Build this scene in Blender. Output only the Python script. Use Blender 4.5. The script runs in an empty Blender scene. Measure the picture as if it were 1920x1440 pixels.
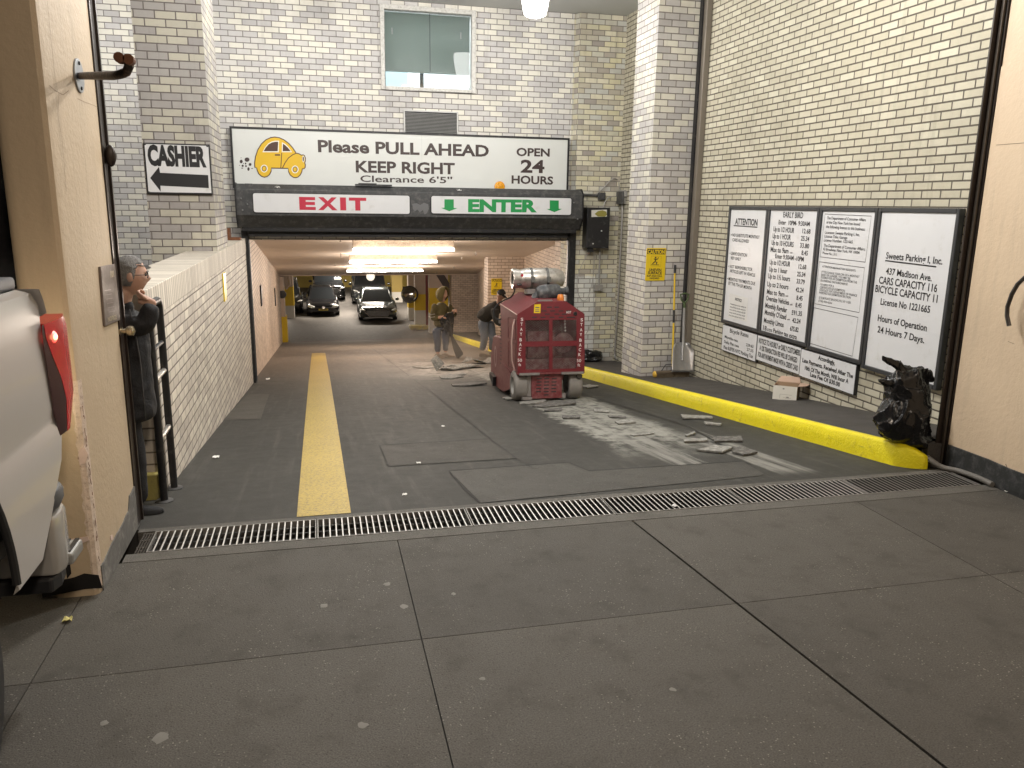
import bpy, bmesh, math, random
from mathutils import Vector, Matrix, noise
random.seed(7)
D = bpy.data; SC = bpy.context.scene; COL = SC.collection
V = Vector
# ------------------------------------------------------------------ camera
CAM_H = 1.8; FPX = 1490.0
def _basis(yaw, pitch, roll):
    y, p, r = map(math.radians, (yaw, pitch, roll))
    fw = V((math.sin(y)*math.cos(p), math.cos(y)*math.cos(p), -math.sin(p)))
    rt = V((math.cos(y), -math.sin(y), 0)); up = rt.cross(fw)
    return rt*math.cos(r)+up*math.sin(r), -rt*math.sin(r)+up*math.cos(r), fw
RT, UP, FW = _basis(13.8, 12.7, 0.83)
CPOS = V((0, 0, CAM_H))
cd = D.cameras.new('camera'); cam = D.objects.new('camera', cd); COL.objects.link(cam)
m3 = Matrix((RT, UP, -FW)).transposed()
cam.matrix_world = Matrix.Translation(CPOS) @ m3.to_4x4()
cd.sensor_width = 36; cd.lens = 36*FPX/1920; cd.clip_end = 300; cd.clip_start = .05
SC.camera = cam
# ------------------------------------------------------------------ night sky, exposure
W = D.worlds.new('World'); SC.world = W; W.use_nodes = True
_bg = W.node_tree.nodes['Background']
_bg.inputs[0].default_value = (1.0, .80, .62, 1); _bg.inputs[1].default_value = .05
SC.view_settings.view_transform = 'Standard'; SC.view_settings.look = 'None'
SC.view_settings.exposure = 0; SC.view_settings.gamma = 1
SC.cycles.use_denoising = True; SC.cycles.max_bounces = 7; SC.cycles.diffuse_bounces = 4
SC.cycles.glossy_bounces = 3; SC.cycles.transmission_bounces = 5; SC.cycles.volume_bounces = 1
SC.cycles.sample_clamp_indirect = 6
GLOBE_W = 440.0; TUBE_E = 17.0; GLOBE_COL = (1, .97, .925); TUBE_COL = (1, .85, .72)
def lamp(name, kind, loc, energy, col, parent=None, **k):
    ld = D.lights.new(name, kind); ld.energy = energy; ld.color = col
    for a, b in k.items(): setattr(ld, a, b)
    o = D.objects.new(name, ld); COL.objects.link(o)
    o.location = V(loc) - (BASE.get(parent, V()) if parent else V())
    if parent: o.parent = parent
    return o
BASE = {}
# the street lamp behind the photographer: warm light on the sidewalk, the truck and the stucco
_s = lamp('street_light', 'AREA', (2.2, -5.0, 7.0), 335, (1, .84, .67), shape='DISK', size=.7)
_s.rotation_euler = (math.radians(42), 0, math.radians(9))
# ------------------------------------------------------------------ points of the photograph on known planes
def ray(x, y):
    return (FW*FPX + RT*(x-960) - UP*(y-720)).normalized()
def plane(x, y, n, k):
    n = V(n); d = ray(x, y); return CPOS + d*((k-n.dot(CPOS))/n.dot(d))
def PY(x, y, k): return plane(x, y, (0, 1, 0), k)
def PX(x, y, k): return plane(x, y, (1, 0, 0), k)
def PZ(x, y, k=0): return plane(x, y, (0, 0, 1), k)
YG, YK, S1, S2 = 4.5, 13.0, .12, .137
ZK = -S1*(YK-YG); YE = 33.2; FLZ = ZK-S2*(YE-YK)
def zr(Y):
    return 0 if Y < YG else (-S1*(Y-YG) if Y < YK else (ZK-S2*(Y-YK) if Y < YE else FLZ))
def PR(x, y, off=0):
    p = plane(x, y, (0, S1, 1), S1*YG+off)
    if p.y > YK or p.y < 0: p = plane(x, y, (0, S2, 1), ZK+S2*YK+off)
    return p
def zc(Y): return 1.18-.1225*(Y-14.9)
# ------------------------------------------------------------------ mesh builder
class MB:
    def __init__(s, T=None): s.v = []; s.f = []; s.T = T
    def add(s, vs, fs):
        n = len(s.v)
        s.v += [s.T @ V(v) if s.T else V(v) for v in vs]
        s.f += [tuple(i+n for i in f) for f in fs]
    def box(s, x0, x1, y0, y1, z0, z1, R=None):
        vs = [V((x, y, z)) for z in (z0, z1) for x, y in ((x0, y0), (x1, y0), (x1, y1), (x0, y1))]
        if R is not None:
            c = V(((x0+x1)/2, (y0+y1)/2, (z0+z1)/2)); vs = [c+R @ (v-c) for v in vs]
        s.add(vs, [(3, 2, 1, 0), (4, 5, 6, 7), (0, 1, 5, 4), (1, 2, 6, 5), (2, 3, 7, 6), (3, 0, 4, 7)])
    def hexa(s, vs):
        s.add(vs, [(3, 2, 1, 0), (4, 5, 6, 7), (0, 1, 5, 4), (1, 2, 6, 5), (2, 3, 7, 6), (3, 0, 4, 7)])
    def cyl(s, a, b, r0, r1=None, n=16, cap=True):
        s.tube([a, b], [r0, r0 if r1 is None else r1], n, cap)
    def tube(s, pts, r, n=8, cap=True, closed=False):
        pts = [V(p) for p in pts]; k = len(pts)
        rs = r if isinstance(r, (list, tuple)) else [r]*k
        vs = []; up = None
        for i, p in enumerate(pts):
            d = (pts[(i+1) % k]-pts[i-1]) if closed else (pts[min(i+1, k-1)]-pts[max(i-1, 0)])
            d.normalize()
            if up is None:
                up = V((0, 0, 1)) if abs(d.z) < .9 else V((1, 0, 0))
            a = d.cross(up).normalized(); b = a.cross(d).normalized(); up = b
            for j in range(n):
                t = 2*math.pi*j/n; vs.append(p+a*math.cos(t)*rs[i]+b*math.sin(t)*rs[i])
        fs = [(i*n+j, i*n+(j+1) % n, (i+1)*n+(j+1) % n, (i+1)*n+j) for i in range(k-1) for j in range(n)]
        if closed: fs += [((k-1)*n+j, (k-1)*n+(j+1) % n, (j+1) % n, j) for j in range(n)]
        elif cap: fs += [tuple(range(n))[::-1], tuple((k-1)*n+j for j in range(n))]
        s.add(vs, fs)
    def lathe(s, o, ax, prof, n=24, cap=True):
        """prof: (distance along ax, radius)"""
        o = V(o); ax = V(ax).normalized(); u = ax.orthogonal().normalized(); w = ax.cross(u); k = len(prof)
        vs = [o+ax*t+(u*math.cos(2*math.pi*j/n)+w*math.sin(2*math.pi*j/n))*r for t, r in prof for j in range(n)]
        fs = [(i*n+j, i*n+(j+1) % n, (i+1)*n+(j+1) % n, (i+1)*n+j) for i in range(k-1) for j in range(n)]
        if cap: fs += [tuple(range(n))[::-1], tuple((k-1)*n+j for j in range(n))]
        s.add(vs, fs)
    def sph(s, c, r, n=16, m=10, R=None):
        c = V(c); r = V(r) if not isinstance(r, (int, float)) else V((r, r, r)); vs = []
        for i in range(m+1):
            t = math.pi*i/m
            for j in range(n):
                p = 2*math.pi*j/n; q = V((math.sin(t)*math.cos(p)*r.x, math.sin(t)*math.sin(p)*r.y, math.cos(t)*r.z))
                vs.append(c+(R @ q if R is not None else q))
        s.add(vs, [(i*n+j, (i+1)*n+j, (i+1)*n+(j+1) % n, i*n+(j+1) % n) for i in range(m) for j in range(n)])
    def prism(s, pts, d):
        """polygon pts (3d), extruded by vector d"""
        n = len(pts); d = V(d); pts = [V(p) for p in pts]
        s.add(pts+[p+d for p in pts], [tuple(range(n))[::-1], tuple(range(n, 2*n))]+[(i, (i+1) % n, n+(i+1) % n, n+i) for i in range(n)])
    def grid(s, rows, closed=False):
        k = len(rows[0]); n0 = [p for r in rows for p in r]
        fs = []
        for i in range(len(rows)-1):
            for j in range(k if closed else k-1):
                fs.append((i*k+j, i*k+(j+1) % k, (i+1)*k+(j+1) % k, (i+1)*k+j))
        s.add(n0, fs)
    def build(s, name, mat, parent=None, smooth=False, bevel=0, seg=2, origin=None, tri=False, fix=True, sub=0):
        base = BASE.get(parent) if parent else (V(origin) if origin is not None else V())
        if base is None: base = V()
        me = D.meshes.new(name)
        bm = bmesh.new(); vv = [bm.verts.new(v-base) for v in s.v]
        for f in s.f:
            try: bm.faces.new([vv[i] for i in f])
            except ValueError: pass
        if fix:
            bmesh.ops.remove_doubles(bm, verts=bm.verts, dist=1e-5)
            bmesh.ops.recalc_face_normals(bm, faces=bm.faces)
        if bevel:
            ed = [e for e in bm.edges if len(e.link_faces) == 2 and e.calc_face_angle(0) > .5]
            bmesh.ops.bevel(bm, geom=ed, offset=bevel, segments=seg, affect='EDGES', clamp_overlap=True, profile=.5)
        if tri: bmesh.ops.triangulate(bm, faces=[f for f in bm.faces if len(f.verts) > 4])
        bm.to_mesh(me); bm.free()
        if smooth:
            for p in me.polygons: p.use_smooth = True
            if smooth != 'all' and hasattr(me, 'set_sharp_from_angle'): me.set_sharp_from_angle(angle=math.radians(38))
        o = D.objects.new(name, me); COL.objects.link(o)
        if mat:
            for mm in (mat if isinstance(mat, (list, tuple)) else [mat]): me.materials.append(mm)
        if parent: o.parent = parent
        else: o.location = base
        BASE[o] = base
        return o
def tag(o, label, cat, group=None):
    o['label'] = label; o['category'] = cat
    if group: o['group'] = group
    return o
def thing(name, label, cat, loc=(0, 0, 0), group=None):
    o = D.objects.new(name, None); COL.objects.link(o); o.location = V(loc); o.empty_display_size = .2
    BASE[o] = V(loc); return tag(o, label, cat, group)
def struct(o): o['kind'] = 'structure'; return o
def copy_tree(o, parent=None):
    c = o.copy(); COL.objects.link(c)
    if parent: c.parent = parent
    for ch in list(o.children): copy_tree(ch, c)
    return c
# ------------------------------------------------------------------ materials
class NB:
    def __init__(s, name):
        s.m = D.materials.new(name); s.m.use_nodes = True; s.t = s.m.node_tree; s.n = s.t.nodes
        s.b = s.n['Principled BSDF']; s.out = s.n['Material Output']
    def add(s, ty, **k):
        n = s.n.new(ty)
        for a, b in k.items(): setattr(n, a, b)
        return n
    def put(s, sock, val):
        if isinstance(val, bpy.types.NodeSocket): s.t.links.new(val, sock)
        elif isinstance(val, (tuple, list)) and len(val) == 3 and sock.type == 'RGBA': sock.default_value = (*val, 1)
        else: sock.default_value = val
    def ma(s, op, a, b=0.0, c=0.0, clamp=False):
        n = s.add('ShaderNodeMath', operation=op, use_clamp=clamp)
        s.put(n.inputs[0], a); s.put(n.inputs[1], b); s.put(n.inputs[2], c); return n.outputs[0]
    def ss(s, x, a, b):
        n = s.add('ShaderNodeMapRange', interpolation_type='SMOOTHSTEP')
        s.put(n.inputs[0], x); s.put(n.inputs[1], a); s.put(n.inputs[2], b); return n.outputs[0]
    def mix(s, f, a, b, blend='MIX'):
        n = s.add('ShaderNodeMix', data_type='RGBA', blend_type=blend)
        s.put(n.inputs[0], f); s.put(n.inputs[6], a); s.put(n.inputs[7], b); return n.outputs[2]
    def noise(s, vec, scale, detail=4, rough=.55, out=0, dist=0):
        n = s.add('ShaderNodeTexNoise'); s.put(n.inputs['Scale'], scale); s.put(n.inputs['Detail'], detail)
        s.put(n.inputs['Roughness'], rough); s.put(n.inputs['Distortion'], dist)
        if vec is not None: s.put(n.inputs['Vector'], vec)
        return n.outputs[out]
    def pos(s): return s.add('ShaderNodeNewGeometry').outputs['Position']
    def obj(s): return s.add('ShaderNodeTexCoord').outputs['Object']
    def sep(s, v):
        n = s.add('ShaderNodeSeparateXYZ'); s.put(n.inputs[0], v); return n.outputs
    def comb(s, x, y, z=0.0):
        n = s.add('ShaderNodeCombineXYZ'); s.put(n.inputs[0], x); s.put(n.inputs[1], y); s.put(n.inputs[2], z); return n.outputs[0]
    def scale(s, v, k):
        n = s.add('ShaderNodeVectorMath', operation='MULTIPLY'); s.put(n.inputs[0], v); n.inputs[1].default_value = k; return n.outputs[0]
    def ramp(s, f, stops, inter='LINEAR'):
        n = s.add('ShaderNodeValToRGB'); s.put(n.inputs[0], f); e = n.color_ramp.elements; n.color_ramp.interpolation = inter
        while len(e) < len(stops): e.new(.5)
        for q, (p, c) in zip(e, stops): q.position = p; q.color = (*c, 1)
        return n.outputs[0]
    def bump(s, h, st=.3, dist=.01):
        n = s.add('ShaderNodeBump'); s.put(n.inputs['Strength'], st); s.put(n.inputs['Distance'], dist); s.put(n.inputs['Height'], h)
        s.put(s.b.inputs['Normal'], n.outputs[0]); return n
    def fin(s, col=None, rough=None, metal=None, spec=None):
        if col is not None: s.put(s.b.inputs['Base Color'], col)
        if rough is not None: s.put(s.b.inputs['Roughness'], rough)
        if metal is not None: s.put(s.b.inputs['Metallic'], metal)
        if spec is not None: s.put(s.b.inputs['Specular IOR Level'], spec)
        return s.m
def sc(c, k): return tuple(min(1, x*k) for x in c)
_mc = {}
def M(name, col, rough=.6, metal=0, var=.12, scale=5, bump=0, bs=60, dust=None, dk=.5, coat=0, rv=.12, spec=.5, wpos=False):
    if name in _mc: return _mc[name]
    b = NB(name); v = b.pos() if wpos else b.obj()
    f = b.noise(v, scale, 5, .6)
    c = b.mix(f, sc(col, 1-var), sc(col, 1+var))
    if dust:
        g = b.ss(b.noise(v, scale*2.3, 6, .7), .62-dk*.35, .85-dk*.2)
        c = b.mix(b.ma('MULTIPLY', g, .75), c, dust)
    r = b.ma('ADD', rough-rv/2, b.ma('MULTIPLY', b.noise(v, scale*1.7, 3), rv), clamp=True)
    if bump: b.bump(b.noise(v, bs, 4, .6), bump, .01)
    if coat: b.put(b.b.inputs['Coat Weight'], coat); b.put(b.b.inputs['Coat Roughness'], .06)
    _mc[name] = b.fin(c, r, metal, spec); return _mc[name]
def emit(name, col, k):
    b = NB(name); b.put(b.b.inputs['Emission Color'], col); b.put(b.b.inputs['Emission Strength'], k)
    return b.fin((.8, .8, .8), .3)
def brick(name, w, h, mo, stops, mort, seed=0, stain=.2, uo=0., zo=0., white=None, soldier=False, bump=.55, soft=.003, inter='LINEAR', tintv=None, sill=0):
    b = NB(name); p = b.pos(); x, y, z = b.sep(p)
    n = b.sep(b.add('ShaderNodeNewGeometry').outputs['True Normal'])
    ax = b.ma('GREATER_THAN', b.ma('ABSOLUTE', n[0]), .55)
    if soldier: u = y
    else:
        u = b.ma('ADD', b.ma('MULTIPLY', ax, y), b.ma('MULTIPLY', b.ma('SUBTRACT', 1, ax), x))
    vv = b.ma('DIVIDE', b.ma('SUBTRACT', z, zo), h)
    row = b.ma('FLOOR', vv); fv = b.ma('FRACT', vv)
    us = b.ma('DIVIDE', b.ma('SUBTRACT', u, uo), w)
    if not soldier: us = b.ma('ADD', us, b.ma('MULTIPLY', b.ma('MODULO', b.ma('ABSOLUTE', row), 2), .5))
    col = b.ma('FLOOR', us); fu = b.ma('FRACT', us)
    du = b.ma('MULTIPLY', b.ma('MINIMUM', fu, b.ma('SUBTRACT', 1, fu)), w)
    dv = b.ma('MULTIPLY', b.ma('MINIMUM', fv, b.ma('SUBTRACT', 1, fv)), h)
    d = du if soldier else b.ma('MINIMUM', du, dv)
    nz = b.noise(p, 45, 3)
    d = b.ma('ADD', d, b.ma('MULTIPLY', b.ma('SUBTRACT', nz, .5), .003))
    mask = b.ss(d, mo/2-soft/2, mo/2+soft)
    wn = b.add('ShaderNodeTexWhiteNoise', noise_dimensions='3D')
    b.put(wn.inputs['Vector'], b.comb(col, b.ma('MULTIPLY', row, 0.0 if soldier else 1.0), b.ma('ADD', b.ma('MULTIPLY', ax, 7.0), float(seed))))
    rnd = wn.outputs['Value']
    c = b.ramp(rnd, stops, inter)
    fine = b.noise(p, 120, 3, .7); med = b.noise(p, 14, 4, .6)
    k = b.ma('ADD', .82, b.ma('MULTIPLY', b.ma('ADD', fine, med), .18))
    mc = b.add('ShaderNodeVectorMath', operation='SCALE'); b.put(mc.inputs[0], c); b.put(mc.inputs['Scale'], k)
    c = mc.outputs[0]
    if white:   # a painted area: x0,x1,z0,z1
        x0, x1, z0, z1 = white
        wm = b.ma('MULTIPLY', b.ss(b.ma('ADD', x, b.ma('MULTIPLY', nz, .02)), x0, x0+.01), b.ss(b.ma('ADD', x, b.ma('MULTIPLY', nz, .03)), x1+.01, x1))
        wm = b.ma('MULTIPLY', wm, b.ss(b.ma('ADD', z, b.ma('MULTIPLY', med, .12)), z1, z1-.05))
        c = b.mix(b.ma('MULTIPLY', wm, .85), c, b.mix(rnd, (.52, .54, .54), (.70, .71, .68)))
    c = b.mix(mask, mort, c)
    st = b.ss(b.noise(p, .9, 5, .65), .45, .8)
    sk_ = b.ma('MULTIPLY', b.ss(b.noise(b.scale(p, (5, 5, .35)), 1.6, 5, .65), .54, .78), stain*1.1)
    c = b.mix(sk_, c, (.13, .11, .085))
    pit = b.ss(b.noise(p, 55, 3, .75), .66, .74)
    c = b.mix(b.ma('MULTIPLY', pit, .30), c, (.20, .17, .13))
    c = b.mix(b.ma('MULTIPLY', st, stain), c, (.10, .085, .065))
    hh = b.ma('ADD', b.ma('MULTIPLY', mask, 1.0), b.ma('MULTIPLY', fine, .12))
    b.bump(hh, bump, .008)
    return b.fin(c, b.ma('ADD', .5, b.ma('MULTIPLY', med, .25)), 0, .35)
# ------------------------------------------------------------------ lettering and flat painted shapes
_tc = {}
def glyphs(s, bold):
    if (s, bold) in _tc: return _tc[s, bold]
    cu = D.curves.new('t', 'FONT'); cu.body = s; cu.size = 1; cu.offset = bold; cu.resolution_u = 3
    o = D.objects.new('t', cu); COL.objects.link(o); bpy.context.view_layer.update()
    me = o.evaluated_get(bpy.context.evaluated_depsgraph_get()).to_mesh()
    vs = [V((v.co.x, v.co.y, 0)) for v in me.vertices]; fs = [tuple(p.vertices) for p in me.polygons]
    D.objects.remove(o); D.curves.remove(cu)
    _tc[s, bold] = (vs, fs); return vs, fs
CAPH = max(v.y for v in glyphs('H', 0)[0])
def text3(mb, s, a, b, up, bold=.0, spread=None):
    """text along a->b (baseline), capital height given by vector up"""
    vs, fs = glyphs(s, bold); a, b, up = V(a), V(b), V(up)
    x0 = min(v.x for v in vs); x1 = max(v.x for v in vs); d = (b-a)
    mb.add([a+d*((v.x-x0)/(x1-x0))+up*(v.y/CAPH) for v in vs], fs)
class Sign:
    """lettering and shapes laid on a plane; positions come from the photograph's pixels on that plane"""
    def __init__(s, pf): s.pf = pf; s.mb = {}
    def get(s, mat): return s.mb.setdefault(mat, MB())
    def text(s, mat, t, x0, y0, x1, y1, h, bold=.0):
        a, b = s.pf(x0, y0), s.pf(x1, y1); up = V((0, 0, (s.pf(x0, y0-h)-a).length))
        text3(s.get(mat), t, a, b, up, bold)
    def poly(s, mat, pts, lift=0):
        P = [s.pf(*p) for p in pts]
        n = (P[1]-P[0]).cross(P[2]-P[0])
        if lift:
            q = s.pf.n; P = [p+q*lift for p in P]
        s.get(mat).add(P, [tuple(range(len(P)))])
    def line(s, mat, pts, w, lift=0, closed=False):
        P = [s.pf(*p) for p in pts]; q = s.pf.n; k = len(P)
        mb = s.get(mat); L = []
        for i in range(k):
            d = (P[(i+1) % k]-P[i-1]) if closed else (P[min(i+1, k-1)]-P[max(i-1, 0)])
            t = d.cross(q).normalized()*w/2; L.append((P[i]+t+q*lift, P[i]-t+q*lift))
        for i in range(k if closed else k-1):
            a, b = L[i], L[(i+1) % k]; mb.add([a[0], b[0], b[1], a[1]], [(0, 1, 2, 3)])
    def done(s, parent, name='lettering'):
        for m, mb in s.mb.items():
            mb.build(name, m, parent, tri=True)
def pfY(k):
    f = lambda x, y: PY(x, y, k)
    class F:
        n = V((0, -1, 0))
        def __call__(s, x, y): return PY(x, y, k)
    return F()
def pfX(k, sgn=-1):
    class F:
        n = V((sgn, 0, 0))
        def __call__(s, x, y): return PX(x, y, k)
    return F()
# ================================================================== materials of the place
CREAM = (.66, .62, .50); GREYB = (.40, .385, .375); LAV = (.42, .395, .42); TAN = (.60, .53, .39)
B_FRONT = brick('front_brick', .205, .0805, .0095, [(0, (.46, .445, .44)), (.34, (.55, .535, .53)), (.5, (.64, .62, .585)), (.72, (.71, .685, .61)), (1, (.74, .715, .64))], (.20, .185, .175), seed=1, zo=.03, stain=.24)
B_COL = brick('column_brick', .205, .0805, .0105, [(0, (.36, .34, .33)), (.5, (.41, .39, .37)), (.62, (.50, .475, .40)), (1, (.54, .515, .43))], (.17, .15, .14), seed=5, zo=.01, stain=.35)
B_MOT = brick('mottled_brick', .205, .0805, .0095, [(0, (.34, .31, .28)), (.25, (.48, .44, .34)), (.45, (.50, .50, .46)), (.65, (.58, .54, .36)), (1, (.66, .62, .50))], (.19, .17, .15), seed=9, zo=.03, stain=.25, white=(3.9, 4.62, -2, .72))
B_PIL = brick('pillar_brick', .205, .0805, .0095, [(0, (.42, .40, .39)), (.45, (.52, .50, .48)), (.6, (.60, .575, .50)), (1, (.66, .635, .55))], (.18, .16, .145), seed=13, zo=.02, stain=.25)
B_RIGHT = brick('right_brick', .214, .069, .0115, [(0, (.465, .43, .33)), (.8, (.53, .495, .39)), (1, (.575, .545, .435))], (.115, .10, .08), seed=21, zo=.035, stain=.30, bump=.9)
B_PAR = brick('parapet_brick', .205, .0805, .0095, [(0, (.48, .43, .38)), (.5, (.60, .55, .48)), (1, (.70, .65, .56))], (.17, .145, .12), seed=31, zo=.05, stain=.38)
B_TUN = brick('tunnel_brick', .205, .0805, .0095, [(0, (.48, .385, .31)), (.5, (.57, .465, .375)), (1, (.64, .53, .43))], (.16, .13, .10), seed=37, zo=.05, stain=.25)
B_SOLD = brick('soldier_brick', .0765, .25, .0095, [(0, (.50, .45, .39)), (.5, (.58, .53, .45)), (1, (.66, .61, .53))], (.18, .155, .13), seed=41, soldier=True, stain=.2)

def stucco(name, col, dirt=.5):
    b = NB(name); p = b.pos(); f = b.noise(p, 1.6, 5, .6); g = b.noise(p, 7, 6, .7)
    c = b.mix(f, sc(col, .88), sc(col, 1.10))
    z = b.sep(p)[2]
    st = b.noise(b.scale(p, (9, 9, .8)), 1.3, 4, .6)
    c = b.mix(b.ma('MULTIPLY', b.ss(st, .52, .78), .30*dirt), c, sc(col, .45))
    c = b.mix(b.ma('MULTIPLY', b.ss(g, .66, .74), .35*dirt), c, sc(col, .38))
    b.bump(b.noise(p, 35, 4, .6), .25, .012)
    return b.fin(c, .55, 0, .4)
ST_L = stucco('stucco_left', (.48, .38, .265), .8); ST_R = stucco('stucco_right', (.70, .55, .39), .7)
def sc_n(b, c, k):
    n = b.add('ShaderNodeVectorMath', operation='SCALE'); b.put(n.inputs[0], c); b.put(n.inputs['Scale'], k); return n.outputs[0]
def concrete(name, col, speck=.5, stainc=(.03, .028, .025), sk=.5, big=.5, grain=55, rough=.62):
    b = NB(name); p = b.pos()
    f = b.noise(p, .7, 6, .62); g = b.noise(p, 5, 5, .65); h = b.noise(p, 160, 2, .6)
    c = b.mix(f, sc(col, .72), sc(col, 1.28)); c = b.mix(b.ma('MULTIPLY', b.ss(g, .5, .8), sk), c, stainc)
    c = b.mix(b.ss(h, .25, .75), sc(col, .55), c)
    bl = b.ss(b.noise(p, 1.7, 6, .7, dist=.6), .56, .66); c = b.mix(b.ma('MULTIPLY', bl, .32*big*2), c, sc(col, .5))
    vo = b.add('ShaderNodeTexVoronoi'); b.put(vo.inputs['Vector'], p); vo.inputs['Scale'].default_value = grain
    wn = b.add('ShaderNodeTexWhiteNoise'); b.put(wn.inputs['Vector'], vo.outputs['Color'])
    sp = b.ma('MULTIPLY', b.ma('GREATER_THAN', wn.outputs['Value'], .90), b.ss(vo.outputs['Distance'], .45, .15))
    sp2 = b.ma('MULTIPLY', b.ma('LESS_THAN', wn.outputs['Value'], .16), b.ss(vo.outputs['Distance'], .5, .2))
    clu = b.ss(b.noise(p, 2.2, 4, .65), .42, .66); sp = b.ma('MULTIPLY', sp, b.ma('ADD', .12, b.ma('MULTIPLY', clu, .88)))
    ri = b.add('ShaderNodeNewGeometry').outputs['Random Per Island']; c = b.mix(ri, sc_n(b, c, .87), sc_n(b, c, 1.12))
    c = b.mix(b.ma('MULTIPLY', sp2, .5), c, sc(col, .35)); c = b.mix(b.ma('MULTIPLY', sp, speck), c, (.34, .32, .28))
    b.bump(b.ma('ADD', h, b.ma('MULTIPLY', sp2, -.5)), .35, .006)
    return b.fin(c, b.ma('ADD', rough-.05, b.ma('MULTIPLY', g, .3)), 0, .22)
SIDEW = concrete('sidewalk_concrete', (.118, .110, .098), .75, grain=105, sk=.55)
DARKC = concrete('dark_concrete', (.03, .028, .026), .1)
EDGEC = concrete('edge_concrete', (.15, .142, .128), .3, sk=.6, grain=90)
WALKC = concrete('walkway_concrete', (.085, .078, .072), .15, sk=.45, grain=120)
GARF = concrete('garage_floor_concrete', (.16, .15, .14), .2, sk=.4)
CEILP = M('ceiling_paint', (.50, .51, .50), .7, var=.06, scale=.8, wpos=True)
def tunnel_ceiling():
    b = NB('tunnel_ceiling_paint'); p = b.pos()
    f = b.noise(p, 1.2, 5, .6); g = b.noise(b.scale(p, (.8, 6, 1)), 2.0, 6, .7)
    c = b.mix(f, (.60, .51, .43), (.70, .60, .51)); c = b.mix(b.ma('MULTIPLY', b.ss(g, .55, .75), .4), c, (.32, .255, .20))
    b.bump(g, .35, .02); return b.fin(c, .45, 0, .5)
TCEIL = tunnel_ceiling()
def ramp_mat():
    b = NB('ramp_asphalt'); p = b.pos(); x, y, z = b.sep(p)
    n1 = b.noise(p, .8, 6, .62); n2 = b.noise(p, 9, 5, .65); n3 = b.noise(p, 130, 2, .6)
    st = b.noise(b.scale(p, (7, .5, 1)), 2.2, 5, .6); sw = b.noise(b.scale(p, (.35, 5, 1)), 2.0, 5, .65)
    c = b.mix(n1, (.028, .0275, .025), (.062, .060, .054))
    c = b.mix(b.ma('MULTIPLY', b.ss(st, .5, .75), .45), c, (.10, .094, .084))
    c = b.mix(b.ma('MULTIPLY', b.ss(sw, .5, .72), .35), c, (.045, .043, .040))
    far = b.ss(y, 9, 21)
    c = b.mix(b.ma('MULTIPLY', far, .75), c, b.mix(st, (.155, .132, .107), (.25, .212, .172)))  # warm tunnel lamplight painted into the colour of the far ramp
    # ground-down strip of the right lane, with pale dust
    xc = b.ma('ADD', 2.72, b.ma('MULTIPLY', b.ma('SUBTRACT', y, 5.0), .035))
    wob = b.ma('ADD', b.ma('MULTIPLY', b.ma('SUBTRACT', n1, .5), .5), b.ma('MULTIPLY', b.ma('SUBTRACT', n2, .5), .35))
    dx = b.ma('ABSOLUTE', b.ma('ADD', b.ma('SUBTRACT', x, xc), wob))
    core = b.ma('MULTIPLY', b.ss(dx, .50, .36), b.ma('MULTIPLY', b.ss(b.ma('ADD', y, wob), 5.3, 6.6), b.ss(y, 15.5, 13.0)))
    dust = b.mix(n2, (.20, .197, .175), (.36, .355, .32))
    c = b.mix(b.ma('MULTIPLY', core, b.ss(b.ma('ADD', n2, b.ma('MULTIPLY', st, .6)), .55, .92)), c, dust)
    # two pale scraped tracks towards the drain
    for xx, y0 in ((2.68, 4.75), (3.28, 4.75)):
        tr = b.ma('MULTIPLY', b.ss(b.ma('ABSOLUTE', b.ma('SUBTRACT', x, b.ma('ADD', xx, b.ma('MULTIPLY', wob, .12)))), .17, .13), b.ma('MULTIPLY', b.ss(y, y0-.1, y0+.15), b.ss(y, 7.0, 5.8)))
        c = b.mix(b.ma('MULTIPLY', tr, b.ss(st, .3, .65)), c, (.24, .235, .215))
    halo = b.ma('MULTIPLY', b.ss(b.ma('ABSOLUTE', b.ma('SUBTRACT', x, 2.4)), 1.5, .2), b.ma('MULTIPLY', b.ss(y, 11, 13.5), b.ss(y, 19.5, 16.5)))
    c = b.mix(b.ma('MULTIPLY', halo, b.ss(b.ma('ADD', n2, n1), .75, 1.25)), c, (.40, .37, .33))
    c = b.mix(b.ma('MULTIPLY', b.ss(n3, .3, .7), .35), c, b.mix(.5, c, (.03, .03, .03)))
    b.bump(b.ma('ADD', n3, b.ma('MULTIPLY', n2, .8)), .35, .008)
    return b.fin(c, b.ma('ADD', .58, b.ma('MULTIPLY', n2, .3)), 0, .25)
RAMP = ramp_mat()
def worn_paint(name, col, under, lo=.50, hi=.66, sc_=6, rough=.5, bump=.3, scuff=0):
    b = NB(name); p = b.pos(); n = b.noise(p, sc_, 8, .72); f = b.noise(p, 1.5, 4); g = b.noise(p, 60, 3, .7)
    c = b.mix(f, sc(col, .82), sc(col, 1.1)); c = b.mix(b.ma('MULTIPLY', b.ss(g, .5, .8), .25), c, sc(col, .6))
    c = b.mix(b.ma('MULTIPLY', b.ss(n, lo, hi), .85), c, under)
    if scuff:
        k = b.noise(b.scale(p, (6, .9, 9)), 3.2, 6, .75, dist=.4); c = b.mix(b.ma('MULTIPLY', b.ss(k, .60, .72), scuff), c, (.09, .08, .06))
    b.bump(b.ma('ADD', n, b.ma('MULTIPLY', g, .3)), bump, .02)
    return b.fin(c, rough, 0, .45)
YLINE = worn_paint('lane_paint', (.46, .335, .072), (.13, .11, .075), .47, .66, 55)
KERBY = worn_paint('kerb_paint', (.90, .76, .006), (.50, .38, .04), .57, .72, 9, .42, .8, .55)
YCOL = worn_paint('column_yellow_paint', (.70, .48, .02), (.4, .3, .05), .7, .8)
WCOL = worn_paint('column_white_paint', (.62, .60, .56), (.3, .28, .25), .66, .8)
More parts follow.
